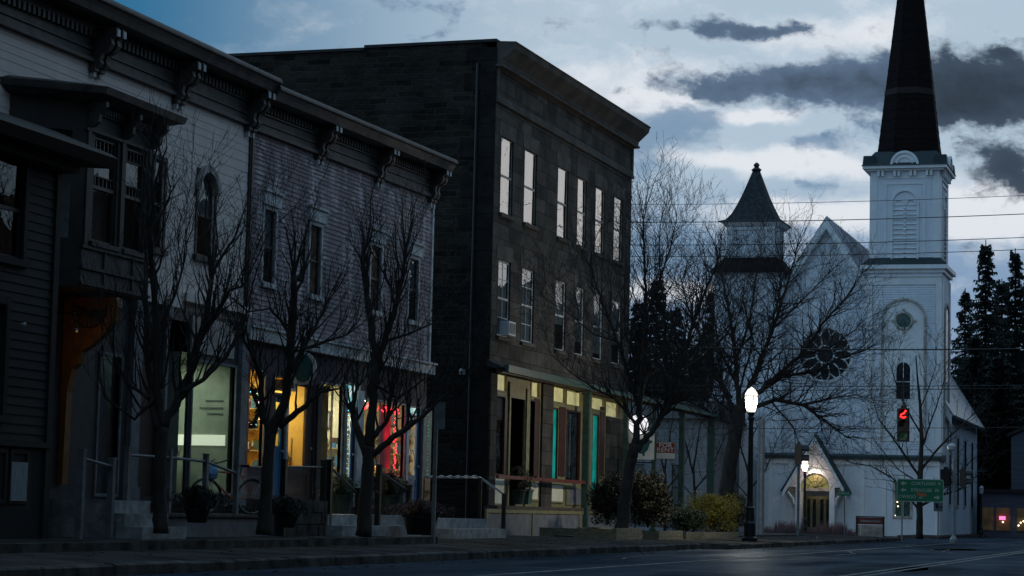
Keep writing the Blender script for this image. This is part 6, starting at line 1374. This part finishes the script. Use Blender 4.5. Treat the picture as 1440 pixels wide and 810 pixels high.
# ================================================================== TREES
def tree(label, base_px, base_py, Z, limbs, seed, reach=1.0, dens=1.0, up=.35, spread=.25, depth=3, twigmat='twig', group=None, minr=.0045, stub=1.0, seglen=.3, name='bare_tree', tips=1, tk=1.0, lk=1.0, sub=4, mult=1):
    rng = random.Random(seed); b0_ = pz(base_px, base_py, Z); t = thing(name, label, 'tree', (b0_.x, b0_.y, b0_.z), group)
    ax = Vector((-ST, CT, 0)); tr, cr = MB(), MB()
    def twig(p, d, r_, L_, lev):
        n_ = max(3, int(L_/seglen)); pts = [p]; rad = [r_]; q = p.copy(); d = d.normalized()
        for i in range(n_):
            d = (d+Vector((rng.gauss(0, .16), rng.gauss(0, .16), rng.gauss(0, .12)+up*.20))).normalized(); q = q+d*(L_/n_); pts.append(q.copy()); rad.append(max(minr*.6, r_*(1-.82*(i+1)/n_)))
            if lev > 0 and i > 0:
                for s_ in range(2 if rng.random() < .5*dens else 1):
                    if rng.random() < .85*dens:
                        sd_ = Vector((rng.gauss(0, 1), rng.gauss(0, 1), rng.gauss(.3, .7))).normalized(); nd = (d*.75+sd_*.75).normalized()
                        twig(q.copy(), nd, max(minr, rad[-1]*.6), L_*rng.uniform(.35, .62)*(1-.3*i/n_), lev-1)
        cr.tube(pts, rad, 4 if r_ > .012 else 3, cap=False)
    for li, lb in enumerate(limbs):
        lb = [(a_, b_, c_*(lk if li else tk)) for a_, b_, c_ in lb]; pts = []; off = 0; od = rng.uniform(-spread, spread) if li else 0; flexible = len(lb) > 0
        for i, (px, py, r_) in enumerate(lb):
            zt_ = Z; v = pz(px, py, zt_)
            if li: off = od*(i/max(1, len(lb)-1))*abs(v.z-pz(lb[0][0], lb[0][1], Z).z+.6)
            pts.append(v+ax*off)
        # smooth a little by subdividing
        P2, R2 = [], []
        for i in range(len(pts)-1):
            for s_ in range(sub):
                f_ = s_/sub; w = pts[i].lerp(pts[i+1], f_)
                if s_: w += Vector((rng.gauss(0, 1), rng.gauss(0, 1), 0))*lb[i][2]*(.05 if li == 0 else .22)
                P2.append(w); R2.append(lb[i][2]*(1-f_)+lb[i+1][2]*f_)
        P2.append(pts[-1]); R2.append(lb[-1][2]); R2 = [r_*rng.uniform(.95, 1.07) for r_ in R2]; tr.tube(P2, R2, 12 if lb[0][2] > .1 else 7)
        if li == 0: continue
        m_ = len(P2)
        for i in range(2 if lb[0][2] < .07 else 4, m_):
            d = (P2[i]-P2[i-1]).normalized()
            for s_ in range(mult*rng.choice((1, 1, 2)) if rng.random() < dens else (1 if rng.random() < .5 else 0)):
                sd_ = Vector((rng.gauss(0, 1), rng.gauss(0, 1), rng.gauss(.2, .6))).normalized(); nd = (d*.6+sd_*.8+Vector((0, 0, up))).normalized()
                twig(P2[i], nd, min(R2[i]*.5, .03), reach*rng.uniform(.55, 1.15), depth-1)
        for s_ in range(2+tips):
            sd_ = Vector((rng.gauss(0, 1), rng.gauss(0, 1), .6)).normalized(); twig(P2[-1], (P2[-1]-P2[-2]).normalized()*.8+sd_*.45+Vector((0, 0, up*.5)), min(R2[-1]*.8, .03), reach*rng.uniform(.8, 1.3)*stub, depth-1)
    tr.build('trunk', 'bark', t, smooth=True, fix=False); cr.build('crown', twigmat, t, fix=False); return t
zz = lambda px, l: zl(px, l)
gtr = 'bare street trees along the terrace'
tree('tall bare street tree with long upright shoots before the pale building', 226, 748, zz(226, 15.6), [
    [(226, 750, .20), (224, 700, .16), (226, 640, .15), (230, 600, .13)],
    [(228, 620, .10), (214, 570, .08), (205, 500, .07), (200, 420, .05), (198, 345, .045)],
    [(230, 600, .12), (250, 560, .09), (268, 520, .08), (282, 460, .06), (292, 390, .05)],
    [(229, 605, .09), (222, 540, .08), (224, 460, .07), (222, 380, .06), (224, 330, .05)],
    [(255, 553, .07), (290, 530, .045), (320, 500, .035), (340, 465, .02)],
    [(282, 465, .05), (305, 440, .04), (325, 410, .03), (345, 405, .02)],
    [(210, 560, .05), (180, 540, .03), (165, 500, .02)],
    [(218, 560, .06), (190, 590, .03), (150, 560, .018)],
    [(224, 460, .04), (245, 410, .03), (252, 370, .02)]], 21, 1.15, .75, up=1.0, spread=.3, depth=3, group=gtr, stub=1.5, seglen=.18, tk=.62, lk=.75, sub=5)
tree('bare street tree with a thick cut off upper limb before the brown door', 372, 750, zz(372, 15.5), [
    [(371, 752, .21), (374, 700, .16), (377, 650, .145), (381, 605, .14)],
    [(379, 612, .08), (369, 575, .07), (370, 530, .05), (358, 500, .035), (348, 480, .02)],
    [(381, 610, .12), (400, 570, .10), (409, 520, .09), (415, 460, .085), (420, 395, .07)],
    [(392, 600, .08), (425, 575, .06), (452, 552, .035), (480, 548, .015)],
    [(408, 525, .07), (425, 490, .055), (440, 460, .04), (452, 430, .03)],
    [(425, 492, .04), (455, 480, .03), (485, 470, .02)],
    [(412, 480, .05), (395, 450, .035), (380, 435, .02), (350, 440, .015)],
    [(420, 395, .06), (428, 370, .03), (430, 340, .02)]], 22, .9, .8, up=.8, spread=.3, depth=3, group=gtr, seglen=.15, tk=.66, lk=.8, sub=5)
tree('forked bare street tree before the red lit shop window', 513, 752, zz(513, 15.6), [
    [(511, 754, .23), (514, 700, .19), (518, 650, .17), (519, 628, .17)],
    [(516, 640, .11), (501, 600, .09), (494, 575, .07), (500, 545, .035), (512, 530, .02)],
    [(520, 630, .13), (524, 580, .11), (527, 520, .10), (522, 450, .08), (514, 395, .06), (511, 360, .04)],
    [(526, 530, .09), (541, 480, .08), (556, 430, .07), (566, 385, .05), (570, 350, .035)],
    [(522, 640, .09), (560, 610, .07), (595, 585, .055), (618, 562, .03), (640, 545, .018)],
    [(524, 615, .07), (545, 590, .05), (548, 560, .04), (556, 535, .02)],
    [(556, 432, .05), (548, 400, .035), (535, 375, .02)],
    [(541, 480, .04), (575, 470, .03), (610, 455, .018)],
    [(525, 540, .04), (560, 560, .03), (600, 530, .02), (645, 545, .012)]], 23, 1.0, .8, up=.95, spread=.3, depth=3, group=gtr, seglen=.16, stub=1.3, tk=.68, lk=.8, sub=5)
tree('big bare street tree spreading in front of the porch and stone facade', 876, 745, zz(876, 15.2), [
    [(874, 747, .25), (879, 700, .21), (886, 655, .20), (893, 625, .19)],
    [(893, 630, .15), (899, 575, .13), (903, 520, .11), (906, 450, .08), (903, 380, .05), (900, 330, .03)],
    [(892, 640, .14), (918, 605, .12), (940, 570, .11), (955, 520, .09), (968, 470, .07), (985, 420, .05), (1003, 375, .03)],
    [(899, 575, .09), (885, 530, .08), (868, 480, .06), (848, 430, .045), (830, 380, .03)],
    [(898, 600, .07), (865, 560, .05), (835, 545, .035), (800, 520, .025), (775, 495, .015)],
    [(940, 570, .07), (938, 500, .06), (935, 430, .05), (930, 370, .03), (932, 320, .02)],
    [(906, 450, .05), (925, 400, .04), (945, 345, .03), (955, 300, .018)],
    [(868, 480, .04), (835, 470, .03), (800, 440, .02), (770, 420, .012)],
    [(955, 520, .05), (985, 500, .04), (1015, 470, .03), (1040, 440, .018)],
    [(940, 570, .05), (970, 560, .035), (1000, 565, .02)],
    [(903, 520, .05), (880, 470, .04), (880, 400, .03), (885, 340, .02)],
    [(950, 545, .03), (975, 580, .015), (1000, 610, .01)]], 24, 1.5, .9, up=.45, spread=.4, depth=3, seglen=.2, tk=.8, lk=.68, sub=8, minr=.0055)
tree('wide crowned bare tree sweeping towards the rose window', 1020, 700, 92, [
    [(1018, 748, .42), (1019, 705, .38), (1027, 650, .34), (1036, 600, .33), (1040, 570, .32)],
    [(1036, 590, .18), (1015, 540, .16), (990, 480, .11), (970, 430, .07), (962, 390, .04)],
    [(1040, 575, .20), (1035, 510, .16), (1030, 450, .11), (1022, 395, .07), (1018, 365, .04)],
    [(1040, 575, .20), (1065, 520, .16), (1090, 460, .12), (1112, 400, .08), (1130, 350, .05)],
    [(1045, 572, .20), (1085, 535, .16), (1125, 500, .12), (1155, 455, .08), (1185, 420, .05)],
    [(1045, 578, .18), (1090, 562, .15), (1130, 570, .11), (1160, 592, .08), (1190, 615, .04)],
    [(1055, 560, .13), (1100, 530, .11), (1150, 520, .08), (1190, 500, .05), (1218, 492, .03)],
    [(1060, 540, .12), (1080, 480, .09), (1095, 420, .07), (1100, 370, .04)],
    [(1035, 600, .11), (1000, 580, .09), (965, 560, .06), (940, 545, .03)],
    [(1125, 500, .08), (1165, 490, .06), (1200, 465, .035)],
    [(1090, 460, .07), (1125, 425, .05), (1165, 385, .03)],
    [(1015, 540, .08), (985, 520, .06), (955, 490, .03)],
    [(1130, 568, .07), (1170, 560, .05), (1205, 555, .03), (1225, 560, .015)],
    [(1085, 565, .07), (1115, 600, .05), (1125, 630, .025)],
    [(1035, 510, .09), (1055, 450, .07), (1065, 390, .05), (1075, 350, .025)],
    [(1030, 560, .10), (1000, 520, .08), (985, 450, .06), (1000, 400, .03)],
    [(1036, 540, .10), (1012, 490, .08), (1005, 430, .05), (985, 385, .025)],
    [(1040, 550, .09), (1060, 480, .07), (1045, 420, .04), (1050, 380, .02)],
    [(1030, 580, .08), (990, 550, .06), (955, 525, .03)]], 25, 1.8, .9, up=.12, spread=.45, depth=3, minr=.0062, seglen=.26, tk=.85, lk=.58, sub=8, mult=2)
tree('slender bare tree beside the green road sign in front of the church', 1293, 757, 99, [
    [(1293, 758, .19), (1293, 715, .17), (1294, 670, .15), (1296, 620, .11), (1294, 570, .08), (1290, 530, .05), (1288, 500, .03)],
    [(1293, 718, .09), (1275, 695, .07), (1255, 672, .05), (1225, 655, .035), (1195, 650, .02)],
    [(1294, 712, .09), (1318, 698, .07), (1345, 690, .05), (1368, 672, .025)],
    [(1294, 672, .09), (1272, 640, .07), (1252, 612, .05), (1235, 590, .03), (1225, 560, .018)],
    [(1295, 662, .09), (1320, 630, .07), (1345, 605, .05), (1366, 585, .025)],
    [(1296, 630, .07), (1310, 590, .05), (1322, 555, .035), (1330, 525, .02)],
    [(1295, 610, .06), (1275, 575, .045), (1262, 545, .03), (1255, 520, .018)],
    [(1294, 680, .05), (1262, 660, .035), (1230, 625, .02)],
    [(1294, 575, .04), (1305, 545, .03), (1312, 515, .018)],
    [(1318, 698, .04), (1345, 665, .03), (1372, 640, .015)]], 26, 1.35, .8, up=.35, spread=.35, depth=3, minr=.009, seglen=.27, tk=.8, lk=.7, sub=4)
# thin saplings between the porch and the church
for i, (px, h_, lab) in enumerate(((975, 560, 'thin bare sapling seen through the porch posts'), (1052, 600, 'thin bare sapling behind the tall lamp post'), (935, 570, 'thin bare sapling behind the rent sign'))):
    tree(lab, px, 745, 100, [[(px, 748, .08), (px+2, 700, .07), (px, 660, .05)], [(px, 665, .05), (px-12, 620, .03), (px-20, 580, .02)], [(px, 660, .05), (px+8, 610, .03), (px+15, h_, .015)], [(px+1, 690, .04), (px+25, 660, .03), (px+40, 620, .015)], [(px+1, 700, .03), (px-25, 670, .02), (px-35, 640, .01)]], 40+i, 1.3, .6, up=.3, depth=3, minr=.008, seglen=.35, name='bare_sapling')
# conifers
def conifer(seed, h_, r_, label, loc, name='conifer'):
    rng = random.Random(seed); t = thing(name, label, 'tree', loc, 'dark conifers behind the church', 0, True)
    k = MB(); k.tube([(0, 0, 0), (0, 0, h_)], [.28, .03], 7); k.build('trunk', 'bark', t, local=True); k = MB(); z = h_*.08
    while z < h_*.985:
        q = 1-z/h_; rr_ = r_*(q**.8)*rng.uniform(.62, 1.12)+.12; nb = int(5+6*q)
        for i in range(nb):
            a = rng.uniform(0, 6.28); L_ = rr_*rng.uniform(.6, 1.15); dr_ = -.28*L_+rng.uniform(-.35, .4)
            ca, sa = math.cos(a), math.sin(a); m_ = max(5, int(L_/.15))
            for j in range(m_):
                f_ = (j+.5)/m_; c_ = Vector((ca*L_*f_, sa*L_*f_, z+dr_*f_*f_+.22*L_*f_**4))
                for s_ in (-1, 1, 0):
                    wd = .34*(1-f_*.55)*rng.uniform(.3, 1.3); d_ = Vector((-sa*s_*wd+ca*.12, ca*s_*wd+sa*.12, -rng.uniform(.02, .30))); e = Vector((ca, sa, .1))*rng.uniform(.05, .13)
                    k.poly([c_-e*.5, c_+e, c_+d_+e*.3, c_+d_*.8-e*.3])
        z += rng.uniform(.10, .30)*(.7+.5*q)
    k.build('crown', 'needle', t, fix=False, local=True); return t
c1 = conifer(1, 18.5, 3.4, 'tallest dark conifer at the right with a bare spiked tip', tuple(pz(1385, 750, 150).xy)+(0,)); z_ = 150
h1 = pz(1385, 337, 150).z; c1.scale = (1, 1, h1/18.5)
c2 = conifer(2, 18.0, 3.6, 'broad dark conifer at the right edge of the view', tuple(pz(1427, 750, 152).xy)+(0,))
c2.scale = (1, 1, pz(1427, 349, 152).z/18)
def cdup(src, base_h, px, py, Z, s_, rz, label):
    o = dup(src, (pz(px, 750, Z).x, pz(px, 750, Z).y, 0), rz, label); o.scale = (s_, s_, pz(px, py, Z).z/base_h); return o
cdup(c2, 18, 1356, 405, 158, .95, 1.2, 'dark conifer nearest the church tower on its right')
cdup(c1, 18.5, 1408, 392, 162, 1.15, 2.2, 'dark conifer filling the gap between the two tallest at the right')
cdup(c1, 18.5, 1450, 372, 156, 1.2, 3.1, 'dark conifer cut by the right edge of the photo')
cdup(c2, 18, 1370, 470, 148, 1.3, 4.0, 'shorter dense conifer close behind the church side roof')
cdup(c2, 18, 1405, 500, 146, 1.5, 5.0, 'low dense conifer in front of the tallest one at the right')
cdup(c1, 18.5, 918, 388, 142, 1.1, .7, 'dark conifer just right of the stone building')
cdup(c2, 18, 945, 428, 146, 1.0, 1.9, 'conifer behind the big street tree, second from the stone building')
cdup(c1, 18.5, 893, 420, 138, 1.0, 2.9, 'conifer half hidden by the corner of the stone building')
cdup(c2, 18, 998, 405, 158, 1.1, 3.6, 'conifer directly left of the small church tower')
cdup(c1, 18.5, 972, 480, 150, 1.2, 4.4, 'shorter conifer in the dip left of the small church tower')
cdup(c2, 18, 905, 505, 128, 1.2, 5.2, 'lowest conifer beside the stone building')
cdup(c2, 18, 935, 540, 126, 1.2, .2, 'low dark conifer above the grey blue house roof')
# garden growth in front of the church
k = MB(); rng = random.Random(12)
for i in range(2600):
    px = rng.uniform(1066, 1202); Z = rng.uniform(108, 117); p = pz(px, 752, Z); p.z = .02; h_ = rng.uniform(.2, .75)*(1.2 if 1090 < px < 1130 or 1150 < px < 1190 else .8); q = p+Vector((rng.gauss(0, .1), rng.gauss(0, .1), h_)); e = Vector((.018, 0, 0)); k.poly([p-e, p+e, q])
tag(k.build('dry_garden_plants', 'deadplant', fix=False), 'purple brown dry perennials in front of the church entrance', 'plants', kind='stuff')

# ================================================================== BACKGROUND BUILDINGS
def house(name, label, px0, px1, Z, pyr, pye, mat, depth=9, roofm='roof', wins_=()):
    a, b = pz(px0, 745, Z), pz(px1, 745, Z); x0, x1 = a.x, b.x; y0 = (a.y+b.y)/2; zr, ze = pz(px1, pyr, Z).z, pz(px1, pye, Z).z
    t = thing(name, label, 'house', (x0, y0, 0)); fr = FY(y0); ops_ = [(x0+(x1-x0)*q[0], x0+(x1-x0)*q[1], ze*q[2], ze*q[3]) for q in wins_]
    wallmesh(fr, x0, x1, 0, ze, ops_, pitch=.18, proud=.02).build('front_wall', mat, t, fix=False)
    for q in ops_: window(t, fr, *q, casing='grey', ct=.1)
    k = MB(); k.poly([(x1, y0, 0), (x1, y0+depth, 0), (x1, y0+depth, ze), (x1, y0, ze)]); k.build('side_wall', mat, t, fix=False); k = MB(); k.poly([(x0, y0, 0), (x0, y0+depth, 0), (x0, y0+depth, ze), (x0, y0, ze)]); k.build('side_wall', mat, t, fix=False)
    k = MB(); k.hexa([(x0-.4, y0-.4, ze), (x1+.4, y0-.4, ze), (x1+.4, y0+depth, ze), (x0-.4, y0+depth, ze), (x0-.4, y0+depth*.45, zr), (x1+.4, y0+depth*.45, zr), (x1+.4, y0+depth*.55, zr), (x0-.4, y0+depth*.55, zr)]); k.build('roof', roofm, t); return t
house('clapboard_house', 'grey blue clapboard house seen through the porch posts', 860, 996, 118, 560, 590, 'greyblue' if 'greyblue' in MT else 'grey', wins_=((.2, .3, .2, .6), (.62, .72, .2, .6)))
MT['darkside'] = basic('dark_siding', (.02, .028, .036), .8, .3, 3)
t = house('low_dark_building', 'low dark building right of the church', 1348, 1376, 144, 655, 664, 'darkside', depth=5)
a = pz(1415, 745, 170); b = pz(1500, 745, 170); y0 = (a.y+b.y)/2
def bgb(name, label, px0, px1, py, Z, mat, depth=14, slope=0):
    a, b = pz(px0, 745, Z), pz(px1, 745, Z); y0 = (a.y+b.y)/2; h_ = pz(px0, py, Z).z; t = thing(name, label, 'building', (a.x, y0, 0)); k = MB(); k.hexa([(a.x, y0, 0), (b.x, y0, 0), (b.x, y0+depth, 0), (a.x, y0+depth, 0), (a.x, y0, h_), (b.x, y0, h_+slope), (b.x, y0+depth, h_+slope), (a.x, y0+depth, h_)]); k.build('walls', mat, t); k = MB(); k.hexa([(a.x-.2, y0-.2, h_), (b.x+.2, y0-.2, h_+slope), (b.x+.2, y0+depth, h_+slope), (a.x-.2, y0+depth, h_), (a.x-.2, y0-.2, h_+.2), (b.x+.2, y0-.2, h_+slope+.2), (b.x+.2, y0+depth, h_+slope+.2), (a.x-.2, y0+depth, h_+.2)]); k.build('roof', 'roof', t); return t, a, b, y0, h_
MT['navy'] = basic('dark_blue_grey_siding', (.085, .105, .14), .8, .25, 2, swz='uv', stretch=(.3, 6, 1))
bgb('blue_grey_building', 'tall plain blue grey building cut by the right edge', 1421, 1475, 614, 141, 'navy', depth=6, slope=1.2)
t, a, b, y0, h_ = bgb('corner_shop', 'low dark corner shop with a small glowing neon sign', 1378, 1478, 692, 136, 'navy', depth=5)
MT['shopglow'] = emit('dim_lit_shop_window', (.30, .20, .08), .05, (.03, .025, .02), 2.5)
for px0, px1 in ((1379, 1397), (1401, 1421), (1430, 1450)):
    k = MB(); x0, x1 = xy(px0, y0), xy(px1, y0); k.box(x0, x1, y0-.06, y0-.02, .5, 1.85); k = k.build('shop_window', 'shopglow', t)
k = MB(); x0, x1 = xy(1406, y0), xy(1414.5, y0); z0_, z1_ = hy(1410, 731, y0), hy(1410, 726, y0); k.box(x0, x1, y0-.35, y0-.3, z0_, z1_); s_ = k.build('neon_sign', 'eneon', None); tag(s_, 'small pink red neon sign glowing in the corner shop window', 'sign')
k = MB()
for px, py in ((1411, 734), (1436, 735), (1440, 733), (1433, 739)): k.ball((xy(px, y0), y0-.3, hy(px, py, y0)), .05, 6, 4)
k.build('window_bulbs', 'ewarm', t)
# brick row across the street: outside the picture, shades and is mirrored in the shop windows
MT['farbrick'] = stonemat('far_brick', (.20, .085, .05), (.15, .06, .04), (.1, .09, .08), .24, .08, .01, .3)
t = thing('opposite_brick_row', 'row of brick buildings across the street from the shops', 'building', (6.4, 20, 0))
k = MB()
for i, (ya, yb_, h_) in enumerate(((-14, 6, 26), (6.1, 22, 26.0), (22.1, 40, 20), (40.1, 58, 10), (58.1, 80, 11.5), (80.1, 100, 12), (100.1, 126, 16), (126.1, 152, 15.5), (152.1, 185, 16.5))): k.box(6.4, 18, ya, yb_, 0, h_)
k.build('brick_walls', 'farbrick', t)
k = MB(); k.box(-40, 14, -75, -48, 0, 17); tag(k.build('south_shade_block', 'farbrick'), 'unseen brick block added behind the camera to shade the near shopfronts', 'building')  # out of view, added to cut sky light on the near facades
k = MB(); k.box(-40, -14.2, -9, 7.9, 0, 22); tag(k.build('left_shade_block', 'farbrick'), 'unseen tall brick block added just left of the view to shade the facades', 'building')  # out of view, added so shade deepens towards the left
k = MB()
for ya in range(-12, 180, 4):
    for z in (1.0, 4.4, 7.2): k.box(6.33, 6.39, ya, ya+1.3, z, z+1.8)
k.build('windows', 'stained', t)


k = MB(); rng = random.Random(91)
for i in range(900):
    y = rng.uniform(22, 92); lc_ = LC1 if y < Yb else LC2
    x, z = (-lc_+rng.random()**2*.9+.05, RZ+.008) if rng.random() < .6 else (-lc_-rng.uniform(.2, 2.0), .345)
    a = rng.uniform(0, 6.28); r_ = rng.uniform(.02, .05); k.poly([(x+r_*math.cos(a), y+r_*math.sin(a), z), (x-r_*.5*math.sin(a), y+r_*.5*math.cos(a), z+.012), (x-r_*math.cos(a), y-r_*math.sin(a), z), (x+r_*.5*math.sin(a), y-r_*.5*math.cos(a), z+.004)])
MT['leaf'] = basic('dead_leaf', (.10, .065, .035), .9, .4, 9, spec=0); tag(k.build('fallen_leaves', 'leaf', fix=False), 'dead leaves and grit along the gutter and pavement', 'leaves', kind='stuff')
